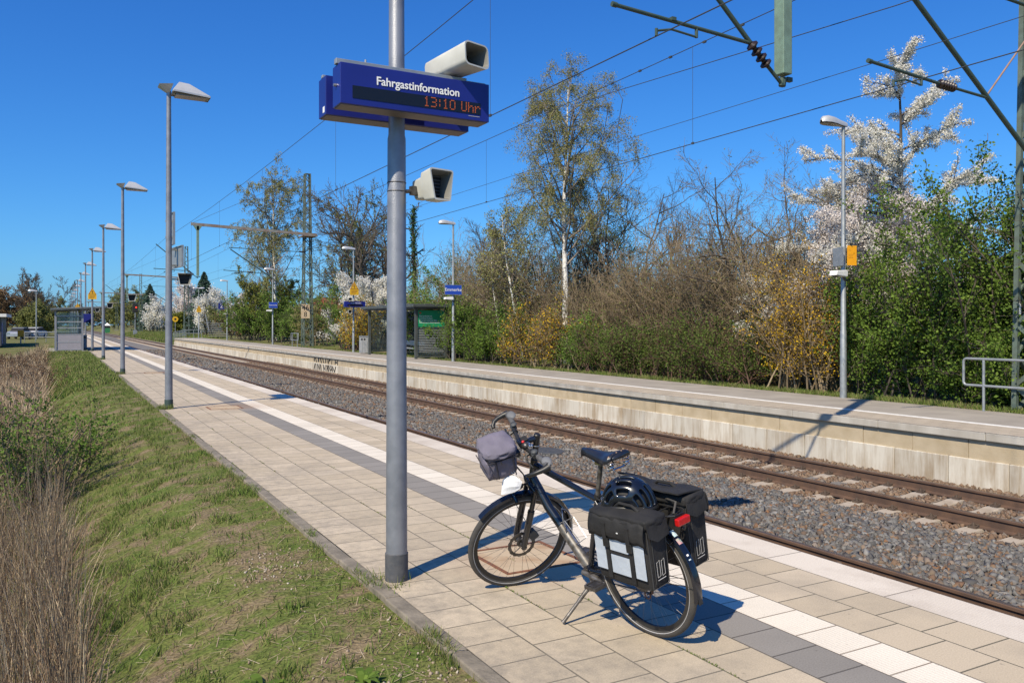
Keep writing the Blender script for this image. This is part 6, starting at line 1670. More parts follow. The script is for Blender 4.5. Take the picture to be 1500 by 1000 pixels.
m.add(vs_, [(i * (nb_ + 1) + j, i * (nb_ + 1) + j + 1, (i + 1) * (nb_ + 1) + j + 1, (i + 1) * (nb_ + 1) + j) for i in range(na) for j in range(nb_) if not vent(i, j)])
sh = m.build('shell', M['black_paint'], hm)
for p in sh.data.polygons: p.use_smooth = True
w_ = sh.modifiers.new('thick', 'SOLIDIFY'); w_.thickness = 0.020; w_.offset = -1
w_ = sh.modifiers.new('round', 'SUBSURF'); w_.levels = 2; w_.render_levels = 2
m = MB(); rim_ = [(0.152 * math.cos(t) * (1.05 if math.cos(t) < 0 else 1.0), 0.109 * math.sin(t), -0.018 - 0.012 * math.cos(t) ** 2) for t in [2 * PI * k / 36 for k in range(36)]]
m.tube(rim_, 0.013, 8, closed=True); m.build('rim_band', M['black_plastic'], hm, smooth=True)
m = MB(); m.tube([(0.13, -0.05, -0.015), (0.165, 0, -0.022), (0.13, 0.05, -0.015)], [0.010, 0.013, 0.010], 8); m.build('visor_edge', M['black_plastic'], hm, smooth=True)
m = MB(); m.tube([(0.05, 0.09, -0.01), (0.03, 0.11, -0.05), (-0.02, 0.115, -0.055), (-0.06, 0.09, -0.01)], 0.005, 6); m.build('chin_strap', M['fabric'], hm)

# handlebar bag and the face mask hanging from it
BAG = BIKE @ STEER
hbag = empty('handlebar_bag', (0, 0, 0), 0, 'grey padded bag hung in front of the handlebar', 'bag')
hbag.matrix_world = BAG @ Matrix.Translation(CL + Vector((0.165, 0.02, 0.0))) @ Matrix.Rotation(R_(-6), 4, 'Y')
soft_box(hbag, 'bag_body', (-0.08, -0.10, -0.105), (0.08, 0.095, 0.07), 'bag_grey', 0.02, 8, 0.05, 2, 0.045)
soft_box(hbag, 'bag_lid', (-0.088, -0.106, 0.045), (0.09, 0.102, 0.098), 'bag_grey', 0.024, 8, 0.0, 4, 0.027)
soft_box(hbag, 'front_pocket', (0.075, -0.08, -0.095), (0.105, 0.085, 0.03), 'bag_grey', 0.014, 6, 0.0, 6, 0.015)
m = MB()
for (a, c) in (((-0.094, 0.114), (0.097, 0.114)), ((0.097, 0.114), (0.097, -0.114))): m.tube([(a[0], a[1], 0.044), (c[0], c[1], 0.044)], 0.004, 6)
m.build('zip', M['bag_dark'], hbag)
m = MB(); m.tube([(0.118, -0.083, 0.0), (0.122, 0.083, 0.0)], 0.003, 6); m.tube([(-0.06, 0.116, 0.05), (-0.06, 0.119, -0.09)], 0.004, 6); m.tube([(0.05, 0.112, 0.05), (0.05, 0.118, -0.08)], 0.004, 6); m.tube([(0.02, 0.118, 0.042), (0.02, 0.124, 0.02)], 0.004, 6); m.build('seams', M['bag_dark'], hbag)
m = MB(); m.box((-0.13, -0.05, -0.03), (-0.085, 0.05, 0.01)); m.build('mount', M['black_plastic'], hbag, bevel=0.005)
mk = empty('face_mask', (0, 0, 0), 0, 'white folded face mask dangling by its loop below the grey handlebar bag', 'face mask')
p0 = BAG @ (CL + Vector((0.135, 0.125, -0.085)))
mk.location = p0
mk.rotation_euler = (0, 0, R_(-29)); mk.scale = (0.86, 0.86, 0.86)
m = MB(); nu_, nv_ = 10, 5; vs_ = []
for i in range(nu_ + 1):                           # folded flat: pleats run from the pointed lower left to the rounded right end
    u_ = i / nu_
    for j in range(nv_ + 1):
        v_ = j / nv_
        top = Vector((-0.066 + 0.138 * u_, 0, -0.064 + 0.048 * math.sin(PI * min(1, u_ * 0.85 + 0.12))))
        bot = Vector((-0.078 + 0.132 * u_, 0, -0.150 + 0.030 * u_ ** 1.5 + 0.035 * max(0, u_ - 0.7)))
        p = top.lerp(bot, v_)
        vs_.append((p.x, -0.016 * math.sin(PI * u_) * math.sin(PI * v_) - (0.004 if j % 2 else 0.0) * math.sin(PI * u_) ** 0.5, p.z))
m.add(vs_, [(i * (nv_ + 1) + j, (i + 1) * (nv_ + 1) + j, (i + 1) * (nv_ + 1) + j + 1, i * (nv_ + 1) + j + 1) for i in range(nu_) for j in range(nv_)])
o = m.build('mask_cup', M['mask_white'], mk); o.modifiers.new('t', 'SOLIDIFY').thickness = 0.003
m = MB(); m.tube([(-0.055, 0, -0.055), (-0.045, 0, 0.0), (-0.02, 0.01, 0.045), (-0.01, 0, 0.01), (0.035, 0, -0.028)], 0.0016, 5); m.tube([(0.055, 0, -0.04), (0.03, 0, -0.004), (-0.02, 0.008, 0.04)], 0.0016, 5); m.build('ear_loop', M['white'], mk)

# ------------------------------------------------------------------ vegetation
def grow(seed, levels, base=(0, 0, 0)):
    """Branch skeleton grown level by level; returns one (points, radii) pair of arrays per level."""
    rng = np.random.default_rng(seed)
    out = []
    l = levels[0]; n = l['n']
    az = rng.uniform(0, 2 * PI) + np.arange(n) * 2.4; tilt = np.abs(rng.normal(l.get('ang', 0), l.get('angj', 3), n)); tilt = np.radians(tilt)
    if 'az' in l: az = np.full(n, np.radians(l['az'])) + rng.normal(0, 0.2, n)
    d = np.stack([np.sin(tilt) * np.cos(az), np.sin(tilt) * np.sin(az), np.cos(tilt)], -1)
    sp = l.get('spread', 0.0); rr = sp * np.sqrt(rng.random(n))
    pos = np.array(base, float)[None] + np.stack([rr * np.cos(az), rr * np.sin(az), 0 * az], -1)
    if 'box' in l: pos = np.array(base, float)[None] + rng.uniform(-1, 1, (n, 3)) * np.array([*l['box'], 0])
    L_ = l['len'] * rng.uniform(1 - l.get('lj', 0.15), 1 + l.get('lj', 0.15), n); r = np.full(n, l['r']) * rng.uniform(0.8, 1.1, n)
    for k, l in enumerate(levels):
        S = l.get('nseg', 4); N = len(pos); pts = [pos]; rads = [r]; tp = l.get('taper', 0.35)
        for s in range(S):
            d = d + rng.normal(0, l.get('wob', 0.12), (N, 3)); d[:, 2] += l.get('up', 0.0)
            d = d / np.linalg.norm(d, axis=1, keepdims=True)
            pos = pos + d * (L_ / S)[:, None]; pts.append(pos); rads.append(r * (1 - (1 - tp) * (s + 1) / S))
        P, Rr = np.stack(pts), np.stack(rads); out.append((P, Rr))
        if k + 1 == len(levels): break
        c = levels[k + 1]; m = c['n']; idx = np.repeat(np.arange(N), m); M_ = len(idx)
        t = c.get('t0', 0.3) + (c.get('t1', 1.0) - c.get('t0', 0.3)) * ((np.tile(np.arange(m), N) + rng.random(M_)) / m)
        ft = t * S; si = np.minimum(ft.astype(int), S - 1); fr = ft - si
        pos = P[si, idx] * (1 - fr)[:, None] + P[si + 1, idx] * fr[:, None]
        pd = P[si + 1, idx] - P[si, idx]; pd /= np.linalg.norm(pd, axis=1, keepdims=True) + 1e-9
        q = rng.normal(size=(M_, 3)); q -= pd * (q * pd).sum(1)[:, None]; q /= np.linalg.norm(q, axis=1, keepdims=True) + 1e-9
        a = np.radians(rng.normal(c.get('ang', 45), c.get('angj', 12), M_))[:, None]
        d = pd * np.cos(a) + q * np.sin(a)
        L_ = L_[idx] * c['len'] * rng.uniform(0.65, 1.2, M_) * (1 - c.get('fall', 0.4) * t)
        r = np.minimum(Rr[si, idx] * 0.75, Rr[0, idx] * c.get('r', 0.5))
    return out

def tubes_np(P, Rr, k):
    S1, N = P.shape[:2]
    T = np.gradient(P, axis=0); T /= np.linalg.norm(T, axis=2, keepdims=True) + 1e-9
    ref = np.array([0.31, 0.52, 0.795]); ref2 = np.array([0.9, -0.3, 0.1])
    par = np.abs(T[0] @ ref) > 0.9
    rf_ = np.where(par[:, None], ref2, ref)[None]
    u = np.cross(T, np.broadcast_to(rf_, T.shape)); u /= np.linalg.norm(u, axis=2, keepdims=True) + 1e-9
    v = np.cross(T, u)
    a = 2 * PI * np.arange(k) / k
    V = P[:, :, None] + Rr[:, :, None, None] * (u[:, :, None] * np.cos(a)[None, None, :, None] + v[:, :, None] * np.sin(a)[None, None, :, None])
    V = V.transpose(1, 0, 2, 3).reshape(-1, 3)                   # branch, ring, side
    b_ = (np.arange(N) * S1 * k)[:, None, None]; i = (np.arange(S1 - 1) * k)[None, :, None]; j = np.arange(k)[None, None]
    j2 = (np.arange(k) + 1)[None, None] % k
    F = np.stack([b_ + i + j, b_ + i + j2, b_ + i + k + j2, b_ + i + k + j], -1).reshape(-1, 4)
    return V, F

def leaves_np(rng, C, s, up=0.3, aspect=0.62):
    """A small leaf, or spray of leaves, as one folded quad at each centre."""
    n = len(C)
    nrm = rng.normal(size=(n, 3)); nrm[:, 2] += up; nrm /= np.linalg.norm(nrm, axis=1, keepdims=True)
    a = rng.normal(size=(n, 3)); a -= nrm * (a * nrm).sum(1)[:, None]; a /= np.linalg.norm(a, axis=1, keepdims=True) + 1e-9
    b_ = np.cross(nrm, a)
    s = s[:, None]
    V = np.stack([C - a * s * 0.5, C + b_ * s * aspect * 0.5 + nrm * s * 0.08, C + a * s * 0.5, C - b_ * s * aspect * 0.5 + nrm * s * 0.08], 1)
    return V.reshape(-1, 3), np.arange(4 * n).reshape(-1, 4)

def along(rng, lv, n, t0=0.2, jit=0.05, even=0.75):
    P, Rr = lv; S1, N = P.shape[:2]
    wt = (rng.gamma(even, size=N) + 0.05) * np.linalg.norm(P[-1] - P[0], axis=1); i = rng.choice(N, n, p=wt / wt.sum()); t = t0 + (1 - t0) * rng.random(n); ft = t * (S1 - 1); s = np.minimum(ft.astype(int), S1 - 2); f = (ft - s)[:, None]
    return P[s, i] * (1 - f) + P[s + 1, i] * f + rng.normal(0, jit, (n, 3))

def plant(name, loc, seed, levels, label, cat_, wood, twig=None, leaf=None, nleaf=0, ls=(0.05, 0.1), jit=0.06, group=None, leaf_levels=(-1,), trunk_levels=2, t0=0.2, rz=0.0, more=None, rmin=0.0, clump=0, up=0.3):
    """Tree or shrub: trunk and limbs, twigs and foliage as parts under one Empty."""
    e = empty(name, loc, rz, label, cat_, group)
    rng = np.random.default_rng(seed + 1000)
    lv = grow(seed, levels)
    sides = [8, 6, 4, 3, 3]
    parts = [tubes_np(P, np.maximum(Rr, rmin), sides[min(i, 4)]) for i, (P, Rr) in enumerate(lv)]
    V, F = cat(parts[:trunk_levels]); np_mesh('trunk' if cat_ == 'tree' else 'stems', V, F, M[wood], e, smooth=True)
    if len(parts) > trunk_levels:
        V, F = cat(parts[trunk_levels:]); np_mesh('twigs', V, F, M[twig or wood], e)
    def foliage(lname, n, ls, jit, lvls, t0, pname, clump=0, up=0.3):
        C = np.concatenate([along(rng, lv[q], n // len(lvls), t0, jit, 5.0 if cat_ == 'tree' else 0.9) for q in lvls])
        if clump:
            C = np.repeat(C, clump, 0) + rng.normal(0, ls[1] * 0.75, (len(C) * clump, 3))
        C = C[C[:, 2] > 0.03]
        V, F = leaves_np(rng, C, rng.uniform(ls[0], ls[1], len(C)), up); np_mesh(pname, V, F, M[lname], e)
    if leaf: foliage(leaf, nleaf, ls, jit, leaf_levels, t0, 'crown', clump, up)
    for f in (more or []): foliage(*f)
    return e

def birch(loc, seed, h, label, n=9000, lean=2, az=0, ls=(0.07, 0.13), w=1.0, group='birch trees'):
    lv = [dict(n=1, len=h, lj=0, ang=lean, angj=0.1, az=az, r=h * 0.0125, nseg=14, wob=0.022, up=0.03, taper=0.12),
          dict(n=34, len=0.52 * w, t0=0.30, t1=0.97, ang=44, angj=9, nseg=7, wob=0.10, up=0.06, r=0.28, fall=0.70, taper=0.3),
          dict(n=8, len=0.42, t0=0.25, ang=40, angj=15, nseg=6, wob=0.14, up=-0.14, r=0.40, fall=0.3, taper=0.4),
          dict(n=5, len=0.60, t0=0.25, ang=30, angj=14, nseg=6, wob=0.10, up=-0.5, r=0.40, fall=0.2, taper=0.5)]
    return plant('birch_tree', loc, seed, lv, label, 'tree', 'bark_birch', 'birch_twig', 'leaf_birch', n, ls, 0.09, group, (-1, -1, -2), 1, 0.15, rmin=0.004)

birch((19.0, 29.8, 0.1), 21, 11.7, 'tall white-trunked birch in thin new leaf, standing clear against the sky', n=62000, lean=0.8, az=0, ls=(0.035, 0.08))
birch((19.3, 36.0, 0.1), 22, 6.6, 'small leaning birch, left one of two thin white trunks behind the shrubs', n=3500, lean=13, az=115, w=0.8)
birch((19.4, 34.2, 0.1), 27, 7.0, 'small upright birch with thin white trunk, nearer the tall birch', n=3500, lean=6, az=110, w=0.8)
birch((19.8, 86.0, 0.1), 24, 15.6, 'distant birch with drooping brownish crown left of the lattice mast', n=26000, lean=3, az=200, ls=(0.08, 0.17), w=1.1)

def bare_tree(loc, seed, h, label, n=16, wood='bark', twig='twig_dark', leaf=None, nleaf=0, stems=1, ang=4, ls=(0.06, 0.12), lim=0.5, group='bare trees behind the opposite platform', rmin=0.0038, spread=0.15, up=0.05, crooked=0.10):
    lv = [dict(n=stems, len=h * (0.92 if stems == 1 else 0.86), lj=0.12, ang=ang, angj=4, r=h * (0.016 if stems == 1 else 0.009), nseg=9, wob=crooked, up=0.04, taper=0.2, spread=spread),
          dict(n=n, len=lim, t0=0.22, t1=0.98, ang=48, angj=12, nseg=7, wob=0.15, up=up, r=0.5, fall=0.35, taper=0.25),
          dict(n=9, len=0.46, t0=0.2, ang=42, angj=14, nseg=5, wob=0.15, up=0.05, r=0.45, fall=0.3, taper=0.35),
          dict(n=8, len=0.50, t0=0.2, ang=38, angj=14, nseg=4, wob=0.12, up=0.04, r=0.5, fall=0.25, taper=0.5)]
    return plant('bare_tree', loc, seed, lv, label, 'tree', wood, twig, leaf, nleaf, ls, 0.08, group, (-1, -2), 2, 0.3, rmin=rmin)

bare_tree((21.5, 71.0, 0), 31, 12.4, 'broad dark tree coming into leaf, just right of the lattice mast', leaf='leaf_olive', nleaf=7000, ls=(0.10, 0.2), lim=0.6, rmin=0.012)
bare_tree((22.0, 59.5, 0), 32, 13.2, 'tall leafless tree behind the foreground post, left side', lim=0.55, rmin=0.012)
bare_tree((23.5, 66.5, 0), 33, 12.5, 'leafless tree with dense twigs behind the foreground post, shorter one', lim=0.5, rmin=0.012)
bare_tree((22.0, 30.5, 0), 34, 8.4, 'dark leafless tree right of the tall birch, crooked trunks', stems=3, ang=14, n=9, crooked=0.16)
bare_tree((22.5, 27.0, 0), 35, 8.9, 'leafless tree with spreading twigs, second right of the tall birch', stems=2, ang=10, n=11, crooked=0.14)
bare_tree((23.5, 33.0, 0), 36, 6.6, 'leafless tree behind the crown of the tall birch, dark forked stems', stems=3, ang=12, n=8, crooked=0.16)
bare_tree((20.6, 19.2, 0), 37, 7.6, 'many-stemmed shrubby tree with fine buds left of the white blossom', stems=7, ang=22, n=9, twig='bark_light', wood='bark', leaf='leaf_olive', nleaf=2600, ls=(0.04, 0.08), spread=0.5)
bare_tree((24.0, 19.0, 0), 43, 6.4, 'thin bare tree behind the budding shrubby tree', stems=4, ang=16, n=9, twig='bark_light', spread=0.5)
bare_tree((22.2, 43.5, 0), 38, 6.6, 'brown leafless tree right of the foreground post above the opposite shelter', stems=4, ang=16, n=9, twig='twig_brown', spread=0.4)
bare_tree((24.5, 39.5, 0), 39, 6.4, 'grey-brown leafless tree between foreground post and small birches', stems=4, ang=14, n=9, twig='twig_brown', spread=0.4)
bare_tree((24.0, 76.0, 0), 40, 9.5, 'dense brown leafless tree behind the lattice mast', stems=4, ang=14, n=10, leaf='leaf_olive', nleaf=3000, ls=(0.1, 0.2), spread=0.5, rmin=0.012)
bare_tree((22.0, 104.0, 0), 41, 10.0, 'brown leafless tree left of the far birch', stems=3, ang=12, n=10, twig='twig_brown', spread=0.5, rmin=0.014)
bare_tree((27.5, 52.0, 0), 42, 9.0, 'leafless tree farther back behind the opposite shelter', stems=3, ang=10, n=10, spread=0.5, rmin=0.01)
bare_tree((27.0, 26.0, 0), 44, 5.4, 'leafless tree farthest back behind the brown thicket', stems=4, ang=14, n=9, twig='twig_brown', spread=0.6)
# green-leaved tree behind the birch, and willow
bare_tree((22.5, 35.0, 0), 45, 7.4, 'yellow-green budding tree left of the tall white trunk', stems=4, ang=14, n=9, leaf='leaf_fresh', nleaf=6500, ls=(0.06, 0.12), spread=0.5)
bare_tree((20.5, 93.0, 0), 46, 7.5, 'yellow-green willow at the foot of the far birch', stems=6, ang=22, n=9, leaf='leaf_willow', nleaf=14000, ls=(0.1, 0.22), spread=0.6, rmin=0.012)

# tree trunk wrapped in ivy
e = plant('ivy_clad_tree', (20.3, 49.9, 0), 51, [dict(n=1, len=9.2, lj=0, ang=1, angj=0.2, r=0.16, nseg=9, wob=0.04, taper=0.3), dict(n=9, len=0.16, t0=0.5, ang=35, nseg=5, wob=0.15, r=0.4), dict(n=6, len=0.5, ang=40, nseg=4, r=0.5)],
          'slim tree trunk wrapped in dark ivy, seen right beside the foreground post', 'tree', 'bark', 'twig_dark', 'ivy', 2600, (0.08, 0.16), 0.11, None, (0,), 2, 0.1, rmin=0.01)

# white blossom
def blossom_tree(loc, seed, h, label, leaf, n, stems=1, ang=3, lim=0.42, nb=16, s=(0.05, 0.11), t0=0.25, clump=4, jit=0.03, up=0.02, droop=-0.02, spread=0.2, group='trees in white blossom', rmin=0.008, fall=0.6, lv2=9):
    lv = [dict(n=stems, len=h * 0.95 if stems == 1 else h * 0.75, lj=0.1, ang=ang, angj=3, r=h * 0.015, nseg=10, wob=0.06 if stems > 1 else 0.018, up=0.05, taper=0.12, spread=spread),
          dict(n=nb, len=lim, t0=t0, t1=0.98, ang=58, angj=10, nseg=8, wob=0.13, up=droop, r=0.45, fall=fall, taper=0.25),
          dict(n=lv2, len=0.34, t0=0.15, ang=48, angj=14, nseg=5, wob=0.15, up=up, r=0.5, fall=0.3, taper=0.4)]
    return plant('blossom_tree', loc, seed, lv, label, 'tree', 'bark', 'twig_dark', leaf, n, s, jit, group, (-1, -1, -2), 2, 0.12, rmin=rmin, clump=clump)
blossom_tree((21.3, 15.2, 0), 61, 9.5, 'tall pear tree in white blossom with an open pointed crown against the sky', 'blossom', 9500, nb=30, lim=0.56, t0=0.36, s=(0.03, 0.07), clump=9, jit=0.012, droop=-0.05, fall=0.86, lv2=9)
blossom_tree((20.4, 14.9, 0), 62, 7.4, 'round pinkish-white blossoming plum under the pear tree', 'blossom_pink', 15000, stems=5, ang=24, lim=0.5, nb=12, s=(0.035, 0.075), clump=6, jit=0.05, spread=0.5)
blossom_tree((19.6, 16.4, 0), 63, 6.0, 'low white blossoming bush left of the pear tree, behind the orange plate', 'blossom', 7500, stems=5, ang=22, lim=0.5, nb=10, s=(0.035, 0.075), clump=6, jit=0.04, spread=0.5)
blossom_tree((19.3, 54.5, 0), 64, 6.3, 'white blossoming tree behind the foreground post and opposite shelter', 'blossom', 9500, stems=6, ang=24, lim=0.5, nb=12, s=(0.06, 0.13), clump=6, jit=0.06, spread=0.6, rmin=0.012)
blossom_tree((18.0, 57.5, 0), 65, 3.4, 'low spray of white blossom left of the sign pole', 'blossom', 700, stems=4, ang=28, lim=0.5, nb=8, s=(0.08, 0.16), clump=4, jit=0.05, spread=0.4, rmin=0.012)

# shrubs
def shrub(name, loc, seed, h, w, label, leaf, n, sr=None, wood='bark', twig='twig_dark', stems=26, ls=(0.05, 0.10), group='shrubs behind the opposite platform', jit=0.10, ang=20, more=None, nb=7, rmin=0.006, depth=None, up=0.3, clump=0, lens=0.42):
    lv = [dict(n=stems, len=h * 0.85, lj=0.42, ang=ang, angj=8, r=sr or 0.016 + 0.004 * h, nseg=6, wob=0.12, up=0.03, taper=0.3, box=(depth or w * 0.55, w)),
          dict(n=nb, len=lens, t0=0.15, ang=42, angj=14, nseg=5, wob=0.16, up=0.04, r=0.5, fall=0.3, taper=0.4),
          dict(n=5, len=0.45, t0=0.2, ang=42, angj=14, nseg=4, wob=0.16, up=0.03, r=0.5, fall=0.3, taper=0.5)]
    return plant(name, loc, seed, lv, label, 'shrub', wood, twig, leaf, n, ls, jit, group, (-1, -1, -2), 1, 0.1, more=more, rmin=rmin, up=up, clump=clump)
shrub('green_shrub', (18.0, 13.0, 0), 71, 2.7, 0.9, 'bright green leafy shrub just right of the street lamp with orange plate', 'leaf_green', 17000, ls=(0.05, 0.10), stems=24, jit=0.12, more=[('leaf_green', 4500, (0.05, 0.11), 0.22, (0,), 0.02, 'leaves')])
shrub('green_shrub', (18.3, 11.3, 0), 72, 3.9, 1.0, 'tallest green leafy shrub at right below the blossom', 'leaf_green', 26000, ls=(0.05, 0.10), stems=30, more=[('leaf_green', 4500, (0.05, 0.11), 0.22, (0,), 0.02, 'leaves')])
shrub('green_shrub', (18.6, 9.4, 0), 73, 4.2, 1.1, 'green leafy shrub at the right edge behind the guard rail', 'leaf_green', 26000, ls=(0.05, 0.10), stems=30, more=[('leaf_green', 4500, (0.05, 0.11), 0.22, (0,), 0.02, 'leaves')])
shrub('green_shrub', (20.2, 10.4, 0), 74, 4.4, 1.1, 'dark green leafy shrub deeper in, between the others at right', 'leaf_green', 16000, ls=(0.06, 0.11), stems=24, jit=0.12)
shrub('green_shrub', (18.2, 10.4, 0), 79, 1.4, 1.5, 'low green leafy growth at the platform edge under the tall shrubs', 'leaf_green', 15000, ls=(0.04, 0.09), stems=30, ang=28, more=[('leaf_green', 4500, (0.05, 0.11), 0.22, (0,), 0.02, 'leaves')])
shrub('forsythia', (17.6, 15.6, 0), 75, 2.7, 1.1, 'yellow-flowering forsythia with brown stems left of the street lamp at right', 'forsythia', 8500, wood='twig_brown', twig='twig_brown', stems=46, ls=(0.04, 0.08), ang=16, more=[('leaf_rust', 3500, (0.04, 0.08), 0.1, (-1, -2), 0.2, 'leaves')], group='forsythia bushes')
shrub('forsythia', (17.7, 29.0, 0), 76, 2.1, 1.9, 'orange-yellow forsythia in front of the tall birch trunk', 'forsythia', 6000, wood='twig_brown', twig='twig_brown', stems=50, ls=(0.05, 0.10), ang=18, more=[('leaf_rust', 5500, (0.05, 0.1), 0.1, (-1, -2), 0.2, 'leaves'), ('leaf_fresh', 2500, (0.05, 0.1), 0.1, (-1, -2), 0.2, 'leaves')], group='forsythia bushes')
shrub('forsythia', (17.4, 52.6, 0), 77, 2.7, 1.3, 'yellow forsythia at the foot of the sign pole left of the shelter', 'forsythia', 4200, wood='twig_red', twig='twig_brown', stems=34, ls=(0.07, 0.15), ang=18, more=[('leaf_fresh', 1500, (0.07, 0.14), 0.1, (-1,), 0.2, 'leaves')], group='forsythia bushes', rmin=0.01)
for i, (y, h, lb) in enumerate(((18.4, 1.6, 'low red-and-green barberry nearest the yellow forsythia at right'), (21.2, 1.7, 'low red-and-green barberry in the middle of the hedge foot'), (24.0, 1.5, 'low red-and-green barberry at the left end of the hedge foot'))):
    shrub('barberry', (17.6, y, 0), 81 + i, h, 1.4, lb, 'leaf_redgreen', 13000, wood='twig_red', twig='twig_red', stems=50, ls=(0.04, 0.08), ang=24, group='low barberries along the platform')
for i, (x, y, h, lb) in enumerate(((19.3, 18.2, 3.5, 'brown twiggy thicket left of the budding shrubby tree'), (19.8, 21.2, 4.1, 'tallest pale brown twiggy thicket in the middle of the bank'), (19.8, 24.4, 3.7, 'brown twiggy thicket behind the left barberry'), (19.6, 27.2, 3.2, 'brown twiggy thicket right of the tall birch trunk'), (21.5, 30.5, 3.4, 'brown twiggy thicket behind the birch trunk'), (22.3, 19.5, 4.2, 'brown twiggy thicket deepest behind the bank'))):
    shrub('thicket', (x, y, 0), 91 + i, h * 1.06, 1.8, lb, 'leaf_olive', 5200, wood='twig_brown', twig='twig_brown', stems=150, ls=(0.03, 0.085), ang=13, nb=9, group='bare brown thickets', sr=0.011, lens=0.34, depth=0.9)
shrub('green_shrub', (17.8, 26.3, 0), 101, 1.7, 1.2, 'olive green shrub between the orange forsythia and the barberries', 'leaf_fresh', 8000, ls=(0.05, 0.09), wood='twig_brown', twig='twig_brown')
shrub('green_shrub', (17.6, 33.0, 0), 102, 2.2, 1.4, 'fresh green shrub left of the orange forsythia', 'leaf_green', 13000, ls=(0.05, 0.11))
shrub('green_shrub', (17.5, 36.3, 0), 103, 2.5, 1.1, 'fresh green shrub behind the lamp with the Emmerke sign', 'leaf_green', 14000, ls=(0.05, 0.11))
shrub('green_shrub', (18.3, 40.5, 0), 104, 3.0, 1.4, 'green shrub pressing against the back of the opposite shelter', 'leaf_fresh', 10000, ls=(0.06, 0.13))
shrub('green_shrub', (19.5, 45.5, 0), 105, 4.2, 2.0, 'tall olive shrub rising above the opposite shelter roof', 'leaf_fresh', 11000, ls=(0.07, 0.14), wood='twig_brown', twig='twig_brown')
shrub('thicket', (20.2, 39.5, 0), 106, 5.0, 2.4, 'brown thicket behind the green shrubs right of the shelter', 'leaf_olive', 3000, wood='twig_brown', twig='twig_brown', stems=130, sr=0.013, ls=(0.05, 0.1), ang=14, group='bare brown thickets')
shrub('thicket', (21.0, 34.5, 0), 107, 4.3, 2.2, 'brown thicket at the feet of the two small birches', 'leaf_olive', 3500, wood='twig_brown', twig='twig_brown', stems=130, sr=0.013, ls=(0.05, 0.1), ang=14, group='bare brown thickets')
shrub('green_shrub', (18.4, 57.2, 0), 108, 3.2, 1.5, 'green shrub left of the yellow forsythia and litter bin', 'leaf_fresh', 9000, ls=(0.08, 0.16), rmin=0.01)
shrub('green_shrub', (19.7, 60.6, 0), 109, 4.0, 1.6, 'green shrub just right of the lattice mast', 'leaf_fresh', 8000, ls=(0.08, 0.17), wood='twig_brown', twig='twig_brown', rmin=0.01)
shrub('green_shrub', (19.4, 69.0, 0), 110, 3.6, 1.6, 'dark brownish shrub behind the small guard rail', 'leaf_olive', 7000, ls=(0.08, 0.17), wood='twig_brown', twig='twig_brown', rmin=0.012)
shrub('green_shrub', (19.4, 76.0, 0), 111, 3.6, 2.4, 'green shrub between the lattice mast and the far birch', 'leaf_fresh', 9000, ls=(0.1, 0.2), rmin=0.012)
shrub('green_shrub', (19.4, 84.0, 0), 112, 4.4, 2.6, 'large green shrub under the far birch', 'leaf_green', 13000, ls=(0.11, 0.22), rmin=0.014)
shrub('green_shrub', (19.4, 92.5, 0), 113, 4.2, 2.6, 'green shrub right of the number 2 sign', 'leaf_fresh', 11000, ls=(0.12, 0.24), rmin=0.014)
shrub('green_shrub', (19.4, 101.0, 0), 114, 3.4, 2.2, 'rusty-orange shrub left of the number 2 sign', 'leaf_rust', 6000, ls=(0.12, 0.24), rmin=0.014, more=[('leaf_fresh', 2500, (0.1, 0.2), 0.15, (-1,), 0.2, 'leaves')])
shrub('green_shrub', (24.5, 66.0, 0), 115, 4.5, 4.0, 'brown undergrowth beneath the leafless trees', 'leaf_olive', 6000, ls=(0.1, 0.2), wood='twig_brown', twig='twig_brown', stems=60, rmin=0.012)
shrub('green_shrub', (24.0, 50.0, 0), 116, 4.6, 3.0, 'brown undergrowth behind the white blossom and shelter', 'leaf_olive', 6000, ls=(0.1, 0.2), wood='twig_brown', twig='twig_brown', stems=60, rmin=0.012)

# far end of the line
def far_tree(loc, seed, h, w, label, leaf, n, ls, name='distant_tree', stems=5):
    lv = [dict(n=stems, len=h * 0.8, lj=0.2, ang=14, angj=6, r=0.10, nseg=6, wob=0.1, up=0.03, taper=0.3, spread=w * 0.3),
          dict(n=9, len=0.45, t0=0.15, ang=48, angj=12, nseg=5, wob=0.15, up=0.04, r=0.5, fall=0.4, taper=0.4),
          dict(n=6, len=0.45, t0=0.2, ang=42, nseg=4, wob=0.15, r=0.5, fall=0.3)]
    return plant(name, loc, seed, lv, label, 'tree', 'bark', 'twig_dark', leaf, n, ls, 0.3, 'distant trees', (-1, -1, -2), 2, 0.1, rmin=0.02)
far_tree((23.0, 150.0, -0.2), 121, 7.5, 3, 'round white blossom tree above the board fence, far down the line', 'blossom', 12000, (0.18, 0.36))
far_tree((24.0, 190.0, -0.2), 122, 11.0, 4, 'large greyish-pink blossom tree behind the red signal', 'blossom_pink', 12000, (0.2, 0.42))
far_tree((19.5, 205.0, -0.3), 123, 8.0, 3, 'white blossom tree left of the red signal, far off', 'blossom', 9000, (0.2, 0.4))
far_tree((24.5, 128.0, -0.2), 124, 6.0, 3, 'pinkish blossom tree behind the ramp railing', 'blossom_pink', 9000, (0.16, 0.3))
far_tree((20.5, 168.0, -0.3), 125, 4.6, 2.5, 'olive round bush in front of the far blossom trees', 'leaf_willow', 6000, (0.2, 0.4))
far_tree((26.0, 142.0, -0.2), 126, 7.0, 3, 'brown distant tree between blossom and conifer', 'leaf_olive', 6000, (0.2, 0.4))
far_tree((20.0, 240.0, -0.3), 127, 12.0, 4, 'olive distant tree behind the green cabin', 'leaf_olive', 8000, (0.25, 0.5))
far_tree((19.0, 330.0, -0.3), 128, 14.0, 6, 'brownish distant tree closing the view down the track', 'leaf_olive', 7000, (0.35, 0.7))
